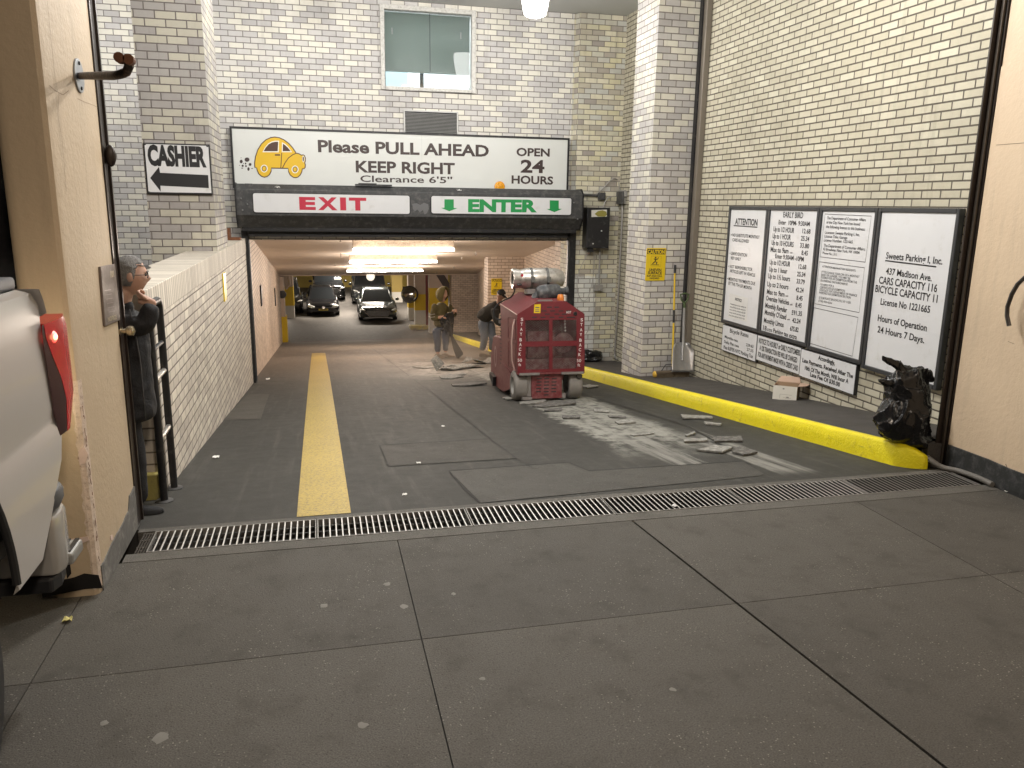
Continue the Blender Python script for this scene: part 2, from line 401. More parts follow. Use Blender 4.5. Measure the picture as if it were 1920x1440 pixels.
PINKW = M('pinkish_wall_paint', (.52, .41, .33), .6, var=.1, wpos=True)
BLK = M('black_metal', (.018, .018, .02), .42, .2, bump=.1, var=.25, dust=(.12, .115, .11), dk=.25)
DKGREY = M('dark_grey_metal', (.055, .056, .058), .45, .25, var=.25, dust=(.16, .155, .15), dk=.5)
BROWNM = M('dark_brown_metal', (.030, .022, .018), .4, .3, var=.3, bump=.1)
STEEL = M('galvanised_steel', (.66, .65, .62), .4, .25, var=.25, scale=14, rv=.2)
ALU = M('aluminium', (.62, .62, .61), .35, .8, var=.1)
WHITEB = M('white_board', (.68, .685, .70), .3, 0, var=.05, scale=2.5, dust=(.52, .51, .48), dk=.25)
OFFW = M('offwhite_panel', (.65, .665, .645), .4, 0, var=.05, scale=1.5)
INK = M('black_lettering', (.018, .018, .02), .5, var=.05)
INKG = M('grey_lettering', (.10, .10, .105), .5, var=.05)
RUST = M('rust', (.16, .065, .03), .8, .2, var=.5, scale=25, bump=.5)
RUBBER = M('rubber', (.02, .02, .021), .7, var=.3)
BASEB = M('baseboard_paint', (.028, .03, .031), .5, var=.3, scale=7, dust=(.13, .13, .13), dk=.5, bump=.3, bs=20, wpos=True)
BASEL = M('cement_base', (.115, .112, .105), .7, var=.35, scale=6, dust=(.3, .29, .27), dk=.45, bump=.4, bs=25, wpos=True)
# ================================================================== ground
g = MB(); g.box(-40, 40, -40, 4.07, -.05, -.014); struct(g.build('ground', DARKC))
sw = MB()
def jx(k, Y): return [-9.0, -4.2, -2.6, -1.12, .37, 1.85+(3-Y)*.1, 3.26, 4.8, 6.3, 7.8, 9.3][k]
YS = [-9, -7.5, -6, -4.5, -3, -1.45, .08, 1.56, 3.045, 4.085]
for i in range(10):
    for j in range(9):
        gl = .0025 if i != 5 else .007; gr = .0025 if i != 4 else .007
        y0, y1 = YS[j]+.0022, YS[j+1]-.0022
        P = [V((jx(i, y0)+gl, y0, -.012)), V((jx(i+1, y0)-gr, y0, -.012)), V((jx(i+1, y1)-gr, y1, -.012)), V((jx(i, y1)+gl, y1, -.012))]
        sw.hexa(P+[p+V((0, 0, .012)) for p in P])
sw = struct(sw.build('sidewalk', SIDEW))
sm = MB()
for px, py, r in ((300, 1382, .030), (195, 1355, .015), (607, 1135, .02), (757, 1137, .02), (726, 1095, .018), (680, 1360, .02), (905, 1272, .014), (850, 1113, .012), (1262, 1292, .013)):
    c = PZ(px, py, .0015); n = 11
    sm.add([c]+[c+V((math.cos(t)*r*random.uniform(.7, 1.2), math.sin(t)*r*random.uniform(.7, 1.3), -.001)) for t in [2*math.pi*k/n for k in range(n)]], [(0, k+1, (k+1) % n+1) for k in range(n)])
sm.build('gum_spot', M('gum', (.19, .18, .165), .75, var=.2), sw, fix=False)
st = MB(); st.box(-40, 40, -40.2, -9.02, -.17, -.15); struct(st.build('road', M('road_asphalt', (.045, .043, .04), .7, wpos=True)))
# channel under the grates
dc = MB()
dc.box(-1.02, 4.36, 4.087, 4.185, -.3, .0015); dc.box(-1.02, 4.36, 4.475, 4.52, -.3, .0025)
struct(dc.build('drain_edge', EDGEC))
dc = MB(); dc.box(-1.02, 4.36, 4.187, 4.473, -.34, -.22); struct(dc.build('drain_channel', DARKC))
# grates
NG = 6; gx0 = -.93; gx1 = 4.30; gw = (gx1-gx0)/NG
ords = ['leftmost', 'second', 'third', 'fourth', 'fifth', 'rightmost']
for k in range(NG):
    a = gx0+k*gw+.003; b_ = gx0+(k+1)*gw-.003
    lab = {0: 'leftmost steel grate section of the drain, at the foot of the left pier', 1: 'second steel grate section from the left, crossing in front of the yellow line', 2: 'third steel grate section from the left in the long floor drain', 3: 'fourth steel grate section from the left, holding a crumpled bit of litter', 4: 'fifth steel grate section from the left, in front of the yellow kerb end', 5: 'rightmost steel grate section, dull and darker, beside the grey hose'}[k]
    t = thing('drain_grate', lab, 'grate', (a, 4.33, 0), 'steel grate sections across the ramp mouth')
    fr = MB()
    for y0, y1 in ((4.19, 4.197), (4.463, 4.47)): fr.box(a, b_, y0, y1, -.035, .004)
    for x0, x1 in ((a, a+.006), (b_-.006, b_)): fr.box(x0, x1, 4.1975, 4.4625, -.035, .0035)
    fr.build('frame', M('frame_steel', (.26, .25, .235), .5, .3, var=.35, scale=20), t)
    br = MB(); n = 25
    for q in range(1, n):
        x = a+(b_-a)*q/n; br.box(x-.0025, x+.0025, 4.198, 4.462, -.03, .0015)
    br.build('bars', M('shaded_grate_sides', (.035, .034, .032), .6, .4, var=.3), t)  # bar sides coloured dark to stand in for shade between the bars
    br = MB()
    for q in range(1, n):
        x = a+(b_-a)*q/n; br.box(x-.0036, x+.0036, 4.198, 4.462, .0016, .0036)
    br.build('worn_lit_edges', STEEL if k < 3 else M('mid_steel', (.48, .47, .45), .5, .3, var=.3) if k < 5 else M('dull_steel', (.24, .23, .21), .55, .4, var=.3), t)  # bright strips: worn steel, and the lit bar tops put into colour
    cr = MB()
    for yy in (4.25, 4.33, 4.41): cr.cyl((a+.007, yy, -.018), (b_-.007, yy, -.018), .004, n=6)
    cr.build('cross_rods', DKGREY, t)
og = MB()
for q in range(4): og.box(-.985+q*.014, -.980+q*.014, 4.19, 4.47, -.03, -.002)
for yy in (4.19, 4.28, 4.37, 4.46): og.box(-.99, -.936, yy-.006, yy+.006, -.034, -.004)
tag(og.build('rusty_grate', M('rusty_grate_metal', (.07, .06, .05), .7, .4, var=.4), origin=(-.96, 4.33, 0)), 'short dull rusty grate end piece against the left pier', 'grate')
# ramp, garage floor
rp = MB(); rows = []
for Y in [4.52]+[5+.5*k for k in range(57)]+[YE]:
    rows.append([V((x, Y, zr(Y))) for x in (-3, -1.2, 0, 1.5, 3, 4.5, 7)])
rp.grid(rows); rp.add([V((-3, 4.52, 0)), V((7, 4.52, 0)), V((7, 4.52, -.3)), V((-3, 4.52, -.3))], [(0, 1, 2, 3)])
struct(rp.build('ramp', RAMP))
gf = MB(); gf.add([V((-14, YE, FLZ-.002)), V((16, YE, FLZ-.002)), V((16, 62, FLZ-.002)), V((-14, 62, FLZ-.002))], [(0, 1, 2, 3)]); struct(gf.build('garage_floor', GARF))
th = MB(); p0 = PR(566, 641); p1 = PR(905, 632)
th.box(-.75, 4.9, YE-.28, YE-.02, FLZ-.05, FLZ+.035); struct(th.build('threshold_strip', M('threshold', (.10, .06, .05), .7, var=.3)))
def onramp(pts, name, mat, lift):
    m = MB(); P = [PR(x, y) for x, y in pts]; P = [V((p.x, p.y, zr(p.y)+lift)) for p in P]
    m.add(P, [tuple(range(len(P)))]); return struct(m.build(name, mat, tri=True))
# lane line: thin sheet following the kink of the ramp
yl = MB(); L = []
for Y, xa, xb in ((4.54, -.172, .14), (8, -.185, .14), (YK, -.20, .137), (18, -.22, .133), (22.6, -.235, .13)):
    L.append([V((xa, Y, zr(Y)+.004)), V((xb, Y, zr(Y)+.004))])
yl.grid(L); struct(yl.build('lane_line', YLINE))
P1 = concrete('patch_pale', (.075, .071, .064), .3, sk=.35); P2 = concrete('patch_dark', (.088, .084, .078), .2, sk=.4); P3 = concrete('patch_left', (.11, .102, .09), .3, sk=.3)
onramp([(712, 836), (921, 824), (970, 860), (728, 875)], 'floor_patch', P1, .004)
onramp([(842, 884), (1066, 868), (1104, 885), (1392, 866), (1432, 889), (1425, 893), (902, 944)], 'floor_patch', concrete('patch_front', (.095, .091, .083), .3, sk=.25), .004)
onramp([(417, 788), (489, 786), (505, 739), (465, 740)], 'floor_patch', P3, .004)
onramp([(467, 721), (532, 721), (535, 707), (482, 707)], 'floor_patch', P3, .004)
# dark seams of the floor covering
se = MB()
def seam(pts, w=.012):
    P = [PR(x, y) for x, y in pts]; P = [V((p.x, p.y, zr(p.y)+.0065)) for p in P]
    for a, b in zip(P, P[1:]):
        t = (b-a).cross(V((0, 0, 1))).normalized()*w/2; se.add([a+t, b+t, b-t, a-t], [(0, 1, 2, 3)])
seam([(712, 836), (918, 824), (945, 843), (968, 860)], .012); seam([(712, 836), (728, 873)], .006)
seam([(842, 884), (1066, 868), (1104, 884), (1240, 876), (1392, 866), (1408, 872)], .013); seam([(842, 884), (870, 918), (900, 944)], .006)
seam([(798, 727), (850, 768), (905, 812), (921, 824)], .008); seam([(970, 861), (1000, 880), (1010, 880)], .004)
seam([(795, 727), (760, 700), (700, 655)], .008); seam([(1085, 738), (1200, 772), (1290, 800), (1370, 845)], .016)
seam([(945, 870), (1000, 869), (1060, 865)], .004)
struct(se.build('floor_seam', M('seam', (.02, .019, .018), .8), fix=False))
# raised walkway and kerb on the right
def kerbx(Y): return 4.06 if Y < YK else (4.06+(Y-YK)*.052 if Y < 21.3 else 4.49+(Y-21.3)*.083)
KH = .17
wk = MB(); rows = []
for Y in [4.80]+[5+.5*k for k in range(61)]:
    kx = kerbx(Y)+.055; z = zr(Y)
    rows.append([V((kx, Y, z-.1)), V((kx, Y, z+KH-.004)), V((7.4, Y, z+KH-.004)), V((7.4, Y, z-.1))])
wk.box(4.22, 5.4, 4.61, 4.799, -.1, KH-.006); wk.grid(rows); wk.add(rows[0], [(0, 1, 2, 3)]); struct(wk.build('walkway', WALKC))
kb = MB(); rows = []; path = []
for k in range(9):
    a = math.radians(252-72*k/8); path.append((V((4.06+.20+.20*math.cos(a), 4.80+.24*math.sin(a), 0)), V((math.cos(a), math.sin(a), 0)), .55+.45*min(1, k/5)))
for k in range(87):
    Y = 4.85+.35*k; path.append((V((kerbx(Y), Y, 0)), V((-1, 0, 0)), 1.0))
for p, n_, hs in path:
    z = zr(p.y); jit = lambda: random.uniform(-.004, .004); H_ = KH*hs
    rows.append([p+n_*(.008+jit())+V((0, 0, z-.05)), p+n_*(.003+jit())+V((0, 0, z+H_*.45)), p+n_*(-.003+jit())+V((0, 0, z+H_-.026)), p+n_*(-.014)+V((0, 0, z+H_-.006+jit()*.6)), p+n_*(-.03)+V((0, 0, z+H_+.001)), p+n_*(-.062+jit())+V((0, 0, z+H_+.002)), p+n_*-.075+V((0, 0, z+H_-.02)), p+n_*-.075+V((0, 0, z-.05))])
kb.grid(rows); kb.add(rows[0], [tuple(range(8))]); struct(kb.build('kerb', KERBY, smooth='all'))
# ================================================================== brick walls, each its own thing
ZT = 4.78
def wall(name, mb, mat, label, cat='wall', origin=None, bevel=0):
    return tag(mb.build(name, mat, origin=origin or mb.v[0], bevel=bevel), label, cat)
w = MB()
w.box(-7, -1.06, 13, 13.4, -2.2, ZT); w.box(-1.06, 4.13, 13, 13.4, 1.22, 2.9)
w.box(-1.06, 1.06, 13, 13.4, 2.9, ZT); w.box(2.53, 4.13, 13, 13.4, 2.9, ZT); w.box(1.06, 2.53, 13, 13.4, 2.9, 3.50); w.box(1.06, 2.53, 13, 13.4, 4.71, ZT)
wall('brick_wall', w, B_FRONT, 'cream and grey brick wall above the garage opening, around the window')
w = MB()
w.prism([(4.155, 13.0, -1.3), (4.20, 12.90, -1.3), (5.0, 12.90, -1.3), (5.0, 13.4, -1.3), (4.13, 13.4, -1.3), (4.13, 13.0, -1.3)], (0, 0, ZT+1.3))
wall('brick_pier', w, B_MOT, 'mottled yellowish brick pier right of the garage opening, painted white low down', 'pier')
w = MB(); w.box(4.98, 5.4, 4.62, 12.90, -1.4, ZT)
wall('brick_wall', w, B_RIGHT, 'long tan brick wall with dark joints on the right, carrying the signboards')
w = MB(); w.box(4.325, 4.98, 10.1, 10.82, -.9, ZT)
wall('brick_pillar', w, B_PIL, 'square brick pillar standing on the right walkway with a yellow caution sign', 'pillar')
w = MB(); w.box(-1.76, -1.075, 9.5, 10.6, -.9, ZT)
wall('brick_pillar', w, B_COL, 'brick column at the left behind the low wall, carrying the CASHIER sign', 'pillar')
t = thing('parapet_wall', 'low sloping-sided brick wall left of the ramp with a soldier course on top', 'wall', (-1.2, 5.3, 0))
w = MB(); w.box(-1.40, -1.045, 5.3, 12.86, -1.7, 1.05); w.build('wall', B_PAR, t)
w = MB(); w.box(-1.403, -1.041, 5.296, 12.86, 1.051, 1.25); w.build('coping', B_SOLD, t, bevel=.004, seg=1)
w = MB(); w.box(-1.44, -1.02, 5.235, 5.292, -.2, .085); w.build('yellow_footing', worn_paint('footing_paint', (.36, .31, .10), (.12, .11, .09), .5, .65, 5), t, bevel=.01)
# tunnel
w = MB(); w.prism([(-1.075, 13.4, -1.4), (-1.48, YE, -1.4), (-1.9, YE, -1.4), (-1.9, 13.4, -1.4)], (0, 0, 2.9))
bm_ = w; w.v = [V((v.x, v.y, (zr(v.y)-.3) if v.z < 0 else zc(v.y)+.2)) for v in w.v]
wall('brick_wall', w, B_TUN, 'left brick wall inside the ramp tunnel, beyond the black gate post')
w = MB(); w.hexa([V((x, y, z)) for z0 in (0,) for x, y, z in ((-2.2, 13.402, zc(13.4)), (7.5, 13.402, zc(13.4)), (7.5, YE+.2, zc(YE+.2)), (-2.2, YE+.2, zc(YE+.2)))]+[V((x, y, z+.4)) for x, y, z in ((-2.2, 13.402, zc(13.4)), (7.5, 13.402, zc(13.4)), (7.5, YE+.2, zc(YE+.2)), (-2.2, YE+.2, zc(YE+.2)))])
struct(w.build('tunnel_ceiling', TCEIL))
w = MB(); w.box(-1.9, 7.4, YE+.21, YE+.5, zc(YE)-.06, zc(YE)+.9)
tag(w.build('ceiling_beam', PINKW, origin=(0, YE, -1)), 'pale beam across the lower end of the ramp tunnel', 'beam')
w = MB(); w.box(-1.95, -1.33, YE-.02, YE+.6, FLZ, zc(YE)-.07)
t = thing('wall_end', 'pinkish wall end with a yellow painted foot at the bottom of the ramp', 'wall', (-1.6, YE, FLZ))
w.build('wall', PINKW, t); w = MB(); w.box(-1.953, -1.27, YE-.03, YE+.61, FLZ, FLZ+1.05); w.build('yellow_foot', YCOL, t)
w = MB(); c_ = M('oval_plate', (.03, .03, .03), .4); w.lathe((-1.40, YE-.04, FLZ+1.95), (0, -1, 0), [(0, .16), (.05, .15), (.06, .0)], 16); w.build('oval_bumper', c_, t, smooth=True)
w = MB(); w.box(4.13, 4.33, 13.4, 13.75, -1.6, 1.25); w.prism([(4.33, 13.5, -1.7), (4.95, 16.2, -2), (5.3, 16.2, -2), (5.0, 13.4, -1.7)], (0, 0, 3.4))
w.prism([(4.95, 16.2, -2.6), (5.46, 21.0, -2.6), (5.9, 21, -2.6), (5.3, 16.2, -2.6)], (0, 0, 4))
wall('brick_wall', w, B_TUN, 'right brick wall inside the tunnel mouth behind the silver gas tank')
w = MB(); w.box(4.45, 5.5, 21.0, 21.5, -2.6, 1); wall('brick_pier', w, B_TUN, 'brick pier jutting into the right of the tunnel with a small caution sign', 'pier')
w = MB(); w.prism([(4.75, 21.502, -4), (6.45, 32.4, -4), (6.9, 32.4, -4), (5.3, 21.502, -4)], (0, 0, 4.6))
wall('brick_wall', w, B_TUN, 'slanting brick wall running back from the tunnel pier')
w = MB(); w.box(5.55, 7.2, 33.7, 34.2, -4.2, -.5); wall('brick_wall', w, B_TUN, 'brown brick back wall behind the hooded worker')
# ceiling over the entrance court, facade above and beside the opening
w = MB(); w.box(-8, 9, 4.62, 13.4, ZT+.002, ZT+.3); struct(w.build('court_ceiling', CEILP))
w = MB(); w.box(-8, 9, 3.75, 4.58, 4.2, 9.5)
tag(w.build('facade_beam', ST_R, origin=(0, 4, 4.2)), 'beige stucco facade over the garage entrance', 'facade')
w = MB(); w.box(-7.2, -7.0, 4.6, 13, -2, ZT); wall('side_wall', w, B_FRONT, 'brick side wall of the cashier area, far left')
w = MB(); w.box(-7, -1.402, 5.0, 12.99, -.35, .02); struct(w.build('cashier_floor', WALKC))
# ------------------------------------------------------------------ stucco piers at the mouth
t = thing('stucco_pier', 'beige stucco pier with door panel and peeling corner at the left, behind the pickup', 'pier', (-1.1, 4.0, 0))
w = MB(); x0 = -1.22; rows = []
prof = [(-1.04, 4.56), (-1.04, 3.80), (-1.047, 3.765), (-1.065, 3.75)]+[(-1.19-.06*math.sin(a), 3.75+.06*(1-math.cos(a))) for a in (0, .5, 1.0, 1.57)]+[(-1.25, 4.56)]
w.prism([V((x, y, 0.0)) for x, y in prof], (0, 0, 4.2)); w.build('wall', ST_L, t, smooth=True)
w = MB(); n = 15; top = [V((-1.034, 3.79+(4.6-3.79)*k/n, .125+.05*k/n+random.uniform(-.006, .006)+(.07 if k > 11 else 0))) for k in range(n+1)]
vs = []; fs = []
for k, p in enumerate(top): vs += [V((p.x, p.y, 0)), p, V((-1.0405, p.y, p.z)), V((-1.0405, p.y, 0))]
for k in range(n): fs += [tuple(4*k+i for i in (0, 1)) + (4*k+5, 4*k+4), (4*k+1, 4*k+2, 4*k+6, 4*k+5), (4*k+3, 4*k, 4*k+4, 4*k+7)]
fs += [(0, 1, 2, 3), tuple(4*n+i for i in (3, 2, 1, 0))]
w.add(vs, fs); w.build('cement_base', BASEL, t)
# exposed rusty corner bead and flaking paint
w = MB(); zz = [.03+.022*k for k in range(46)]
rows = []
for k, z in enumerate(zz):
    a = (.002+max(0, random.uniform(-.004, .006)))*min(1, k/2+.4); b_ = (.001+max(0, random.uniform(-.006, .009)))
    if k > 36: a *= (46-k)/10; b_ *= (46-k)/10
    rows.append([V((-1.0375, 3.80+a, z)), V((-1.0375, 3.793, z)), V((-1.044, 3.763, z)), V((-1.06, 3.7475, z)), V((-1.066-b_, 3.7475, z))])
w.grid(rows); w.build('corner_bead', M('exposed_corner', (.60, .49, .40), .75, var=.3, scale=16, dust=(.12, .055, .03), dk=.35, bump=.5), t)
def blob(w, pf, pts, th, nrm):
    P = [pf(*p) for p in pts]; q = V(nrm); w.prism([p+q*.0008 for p in P], q*th)
FL = MB(); fy = lambda x, y: PY(x, y, 3.749)
blob(FL, fy, [(148, 845), (158, 835), (166, 852), (161, 868), (150, 872)], .004, (0, -1, 0))
blob(FL, fy, [(100, 1035), (125, 1012), (165, 1005), (168, 1012), (145, 1022), (138, 1040), (120, 1046), (95, 1058), (75, 1075), (70, 1062)], .006, (0, -1, 0))
blob(FL, lambda x, y: PX(x, y, -1.0397), [(206, 1005), (210, 1002), (211, 1012), (207, 1013)], .002, (1, 0, 0))
FL.build('flaking_paint', M('bare_plaster', (.60, .47, .42), .8, var=.25, scale=18), t, tri=True)
RB = MB()
for k in range(26):
    z = .05+random.random()*.85; h = random.uniform(.008, .04); y = 3.768+random.uniform(-.004, .012); wd = random.uniform(.002, .006)
    RB.prism([(-1.0365, y, z), (-1.0365, y+wd, z+.3*h), (-1.0365, y+wd*.6, z+h), (-1.0365, y-wd*.5, z+h*.8)], (.0012, 0, 0))
RB.build('rust_spots', RUST, t)
DK = MB()
blob(DK, fy, [(75, 1095), (85, 1080), (105, 1088), (128, 1085), (140, 1082), (158, 1075), (185, 1078), (192, 1102), (160, 1104), (120, 1112), (80, 1120)], .002, (0, -1, 0))
blob(DK, fy, [(122, 1050), (130, 1045), (134, 1075), (126, 1085)], .0025, (0, -1, 0))
DK.build('hole', M('black_hole', (.006, .005, .005), .9), t, tri=True)
cr = MB()
def crack(pf, pts, nrm, wd=.0022):
    for (a, b) in zip(pts, pts[1:]):
        A, B = pf(*a), pf(*b); q = V(nrm); s_ = (B-A).cross(q).normalized()*wd/2; cr.add([A+s_+q*.001, B+s_+q*.001, B-s_+q*.001, A-s_+q*.001], [(0, 1, 2, 3)])
pj = lambda x, y: PX(x, y, -1.04)
crack(pj, [(88, 2), (95, 70), (103, 150), (110, 178), (108, 215), (116, 262), (124, 360)], (1, 0, 0))
crack(pj, [(92, 160), (103, 170), (118, 178), (128, 170)], (1, 0, 0)); crack(pj, [(145, 185), (160, 192), (172, 196), (184, 202)], (1, 0, 0), .0015)
crack(pj, [(183, 454), (181, 465)], (1, 0, 0), .003)
cr.build('crack', M('crack_dark', (.16, .11, .075), .9), t, fix=False)
w = MB(); kc = PX(225, 621, -1.04); w.lathe(kc, (1, 0, 0), [(0, .030), (.006, .031), (.010, .014), (.03, .013), (.036, .024), (.05, .029), (.066, .026), (.074, .012)], 20); w.build('door_knob', M('brass_nickel', (.55, .47, .33), .25, .9), t, smooth=True)
# dark doorway further left
w = MB(); w.box(-4.5, -1.252, 4.1, 4.5, 0, 4.2); wall('dark_doorway', w, M('dark_glass', (.012, .011, .012), .12, var=.1), 'dark glazed doorway behind the pickup, left of the stucco pier', 'doorway')
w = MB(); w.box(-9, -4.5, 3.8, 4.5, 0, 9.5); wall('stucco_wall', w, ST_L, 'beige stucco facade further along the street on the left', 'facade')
w = MB(); w.box(-4.499, -1.3, 3.8, 4.05, 4.201, 9.5)
# right jamb wall
t = thing('stucco_wall', 'beige stucco wall with black base right of the entrance', 'wall', (4.5, 3, 0))
w = MB(); w.box(4.36, 9, -2.5, 4.58, 0, 2.72); w.box(4.36, 9, -2.5, 3.74, 2.723, 6.0); w.build('wall', ST_R, t)
w = MB(); w.box(4.352, 9, -2.5, 4.579, 2.7215, 4.199); w = MB(); w.box(4.3655, 9, 3.745, 4.579, 2.721, 4.199); w.build('upper_wall', ST_R, t)
w = MB(); ys = [4.575-.18*k for k in range(24)]; vs = []; fs = []
for k, y in enumerate(ys):
    h = .165+random.uniform(-.006, .008); vs += [V((4.351, y, 0)), V((4.347, y, .03)), V((4.35, y, h)), V((4.3595, y, h+.003)), V((4.3595, y, 0))]
for k in range(len(ys)-1): fs += [(5*k+i, 5*k+i+1, 5*k+6+i, 5*k+5+i) for i in range(4)]
fs.append((0, 1, 2, 3, 4)); w.add(vs, fs); w.build('baseboard', BASEB, t)
pr = MB(); px_ = lambda x, y: PX(x, y, 4.36)
cr = MB(); crack(px_, [(1902, 645), (1890, 640)], (-1, 0, 0)); crack(px_, [(1886, 882), (1888, 876), (1886, 870)], (-1, 0, 0), .006); crack(px_, [(1868, 272), (1920, 268)], (-1, 0, 0), .003)
cr.build('scuff', M('crack_dark', (.16, .11, .075), .9), t, fix=False)
# gate tracks: dark brown steel channels
def track(x, sgn, label):
    t = thing('gate_track', label, 'gate track', (x, 4.62, 0), 'dark steel gate tracks at the entrance')
    w = MB()
    if sgn < 0:
        w.box(-1.10, -1.033, 4.565, 4.64, .012, ZT); w.build('channel', BROWNM, t)
        w = MB(); w.box(-1.036, -1.022, 4.642, 4.66, .012, ZT); w.build('lip', BROWNM, t)
        w = MB(); q = PY(203, 292, 4.61); w.sph(q+V((.01, 0, 0)), (.028, .02, .055), 12, 8); w.build('latch', BROWNM, t, smooth=True)
    else:
        w.box(4.352, 4.42, 4.585, 4.66, .012, ZT); w.build('channel', BROWNM, t)
        w = MB(); w.box(4.30, 4.345, 4.628, 4.64, .012, ZT); w.build('lip', BROWNM, t)
        w = MB(); w.box(4.334, 4.349, 4.60, 4.622, .012, ZT); w.build('rail', M('track_edge', (.10, .085, .07), .4, .5), t)
        w = MB(); w.box(4.42, 4.98, 4.60, 4.66, .0, ZT); w.build('return_plate', BROWNM, t)
track(-1.04, -1, 'dark brown steel gate track down the edge of the left stucco pier')
track(4.36, 1, 'dark brown steel gate track beside the right brick wall')
# ------------------------------------------------------------------ garage beyond the ramp
CZ = zc(YE)-.0
w = MB(); w.box(-14, 16, YE+.5, 62, CZ+.05, CZ+.3); struct(w.build('garage_ceiling', M('garage_ceiling_paint', (.42, .38, .33), .6, wpos=True)))
gw_ = M('garage_wall_paint', (.50, .44, .34), .6, wpos=True); gy_ = M('garage_yellow_wall', (.42, .31, .06), .6, wpos=True)
for lab, b_ in (('back wall of the garage behind the parked cars', (-14, 16, 55, 55.3)), ('left garage wall', (-8.3, -8, YE+.6, 55)), ('right garage wall', (11, 11.3, 34.3, 55))):
    t = thing('garage_wall', lab+', cream over a yellow dado', 'wall', (b_[0], b_[2], FLZ))
    w = MB(); w.box(b_[0], b_[1], b_[2], b_[3], FLZ+1.2, CZ+.05); w.build('wall', gw_, t)
    w = MB(); w.box(b_[0], b_[1], b_[2], b_[3], FLZ, FLZ+1.199); w.build('dado', gy_, t)
w = MB(); w.box(-14, -1.9, YE+.05, YE+.4, FLZ, CZ+.3); wall('garage_wall', w, gw_, 'hidden inner wall left of the ramp foot')
YCOL2 = worn_paint('column_old_yellow', (.34, .25, .07), (.25, .2, .1), .6, .8)
def column(px, py, wx, wy, zy0, zy1, label, below=WCOL):
    c = PZ(px, py, FLZ); x0, y0 = c.x-wx/2, c.y
    t = thing('garage_column', label, 'column', c, 'painted garage columns')
    for nm, a, b, m_, e in (('foot', FLZ, FLZ+zy0, below, .004), ('yellow_band', FLZ+zy0, FLZ+zy1, YCOL if px != 745 else YCOL2, .006), ('shaft', FLZ+zy1, CZ+.05, PINKW, 0)):
        w = MB(); w.box(x0-e, x0+wx+e, y0-e, y0+wy+e, a, b-.001); w.build(nm, m_, t)
column(544, 597, .42, .5, .62, 1.55, 'column with a yellow band and white foot at the far left of the garage')
column(776, 600, .5, .5, .6, 1.6, 'yellow banded column behind the round traffic mirror')
column(790, 612, .55, .4, .75, 1.5, 'orange-yellow banded column right of the traffic mirror')
column(745, 567, .6, .5, .6, 2.0, 'yellowish far column behind the grey saloon')
t = thing('wall_end', 'pale pier with a yellow band right of the mirror, beside the hooded worker', 'pier', (5.0, 34.2, FLZ))
x0 = PZ(803, 622, FLZ).x
for nm, a, b, m_ in (('foot', 0, .9, WCOL), ('yellow_band', .9, 2.0, YCOL), ('wall', 2.0, CZ-FLZ, PINKW)):
    w = MB(); w.box(x0, 5.55, 34.6, 35, FLZ+a, FLZ+b-.001); w.build(nm, m_, t)
w = MB(); w.prism([(x0+.25, 34.585, FLZ+2.65), (x0+.95, 34.585, FLZ+1.5), (x0+.95, 34.585, FLZ+2.1), (x0+.55, 34.585, FLZ+2.72)], (0, -.05, 0)); w.build('stair_soffit', M('soffit_dark', (.08, .065, .06), .7), t)
for x, y, l in ((-3, 44, 'hidden'), (2.2, 41.5, 'hidden'), (2.2, 48, 'hidden'), (7, 42, 'hidden')):
    t = thing('unseen_batten', 'fluorescent batten on the garage ceiling, hidden by the beam, near x %g y %g' % (x, y) if False else 'unseen fluorescent batten added on the garage ceiling to light the parked cars', 'lamp', (x, y, CZ), 'added unseen fluorescent battens over the parked cars')  # battens out of view, added to brighten the garage interior
    w = MB(); w.box(x-1.2, x+1.2, y-.06, y+.06, CZ, CZ+.049); w.build('batten', WHITEB, t)
    w = MB(); w.cyl((x-1.18, y, CZ-.03), (x+1.18, y, CZ-.03), .018, n=8); w.build('tube', emit('added_garage_tube', (1, .88, .72), 24), t, smooth=True)
    l_ = lamp('tube_light', 'AREA', (x, y, CZ-.06), 480, (1, .88, .74), t, shape='RECTANGLE', size=2.3, size_y=.06)
# ------------------------------------------------------------------ tunnel lamps
def CEIL(x, y): return plane(x, y, (0, .1225, 1), 1.18+.1225*14.9)
for k, (pa, pb, py_, lab) in enumerate((((662, 468), (852, 468), 449, 'nearest glowing fluorescent lamp under the tunnel ceiling'), ((655, 491), (820, 491), 477, 'middle glowing fluorescent lamp under the tunnel ceiling'), ((650, 508), (793, 508), 500, 'farthest glowing fluorescent lamp under the tunnel ceiling'))):
    Yt = CEIL((pa[0]+pb[0])/2, py_).y; a, b = PY(*pa, Yt), PY(*pb, Yt); z = (a.z+b.z)/2; zt = zc(Yt)
    t = thing('fluorescent_lamp', lab, 'lamp', ((a.x+b.x)/2, Yt, z), 'fluorescent lamps on the tunnel ceiling')
    w = MB(); w.prism([(a.x, Yt+.03, z+.03), (a.x, Yt+.03, zt-.004-.004), (a.x, Yt+.30, zc(Yt+.30)-.004), (a.x, Yt+.12, z-.0)], (b.x-a.x, 0, 0))
    w.build('reflector', M('reflector_white', (.42, .37, .31), .5, var=.45, scale=14, dust=(.20, .15, .10), dk=.6), t)
    w = MB(); w.cyl((a.x, Yt, z), (b.x, Yt, z), .024, n=10); w.build('tube', emit('tunnel_tube', (1, .91, .80), 14), t, smooth=True)
    for q in (a.x+.015, b.x-.015, (a.x+b.x)/2):
        w = MB(); w.box(q-.012, q+.012, Yt-.005, Yt+.029, z-.02, z+.05); w.build('lamp_holder', WHITEB, t)
    for f in (.15, .5, .85): lamp('tube_light', 'POINT', (a.x+(b.x-a.x)*f, Yt-.05, z-.16), (42, 80, 110)[k], TUBE_COL, t, shadow_soft_size=.06)
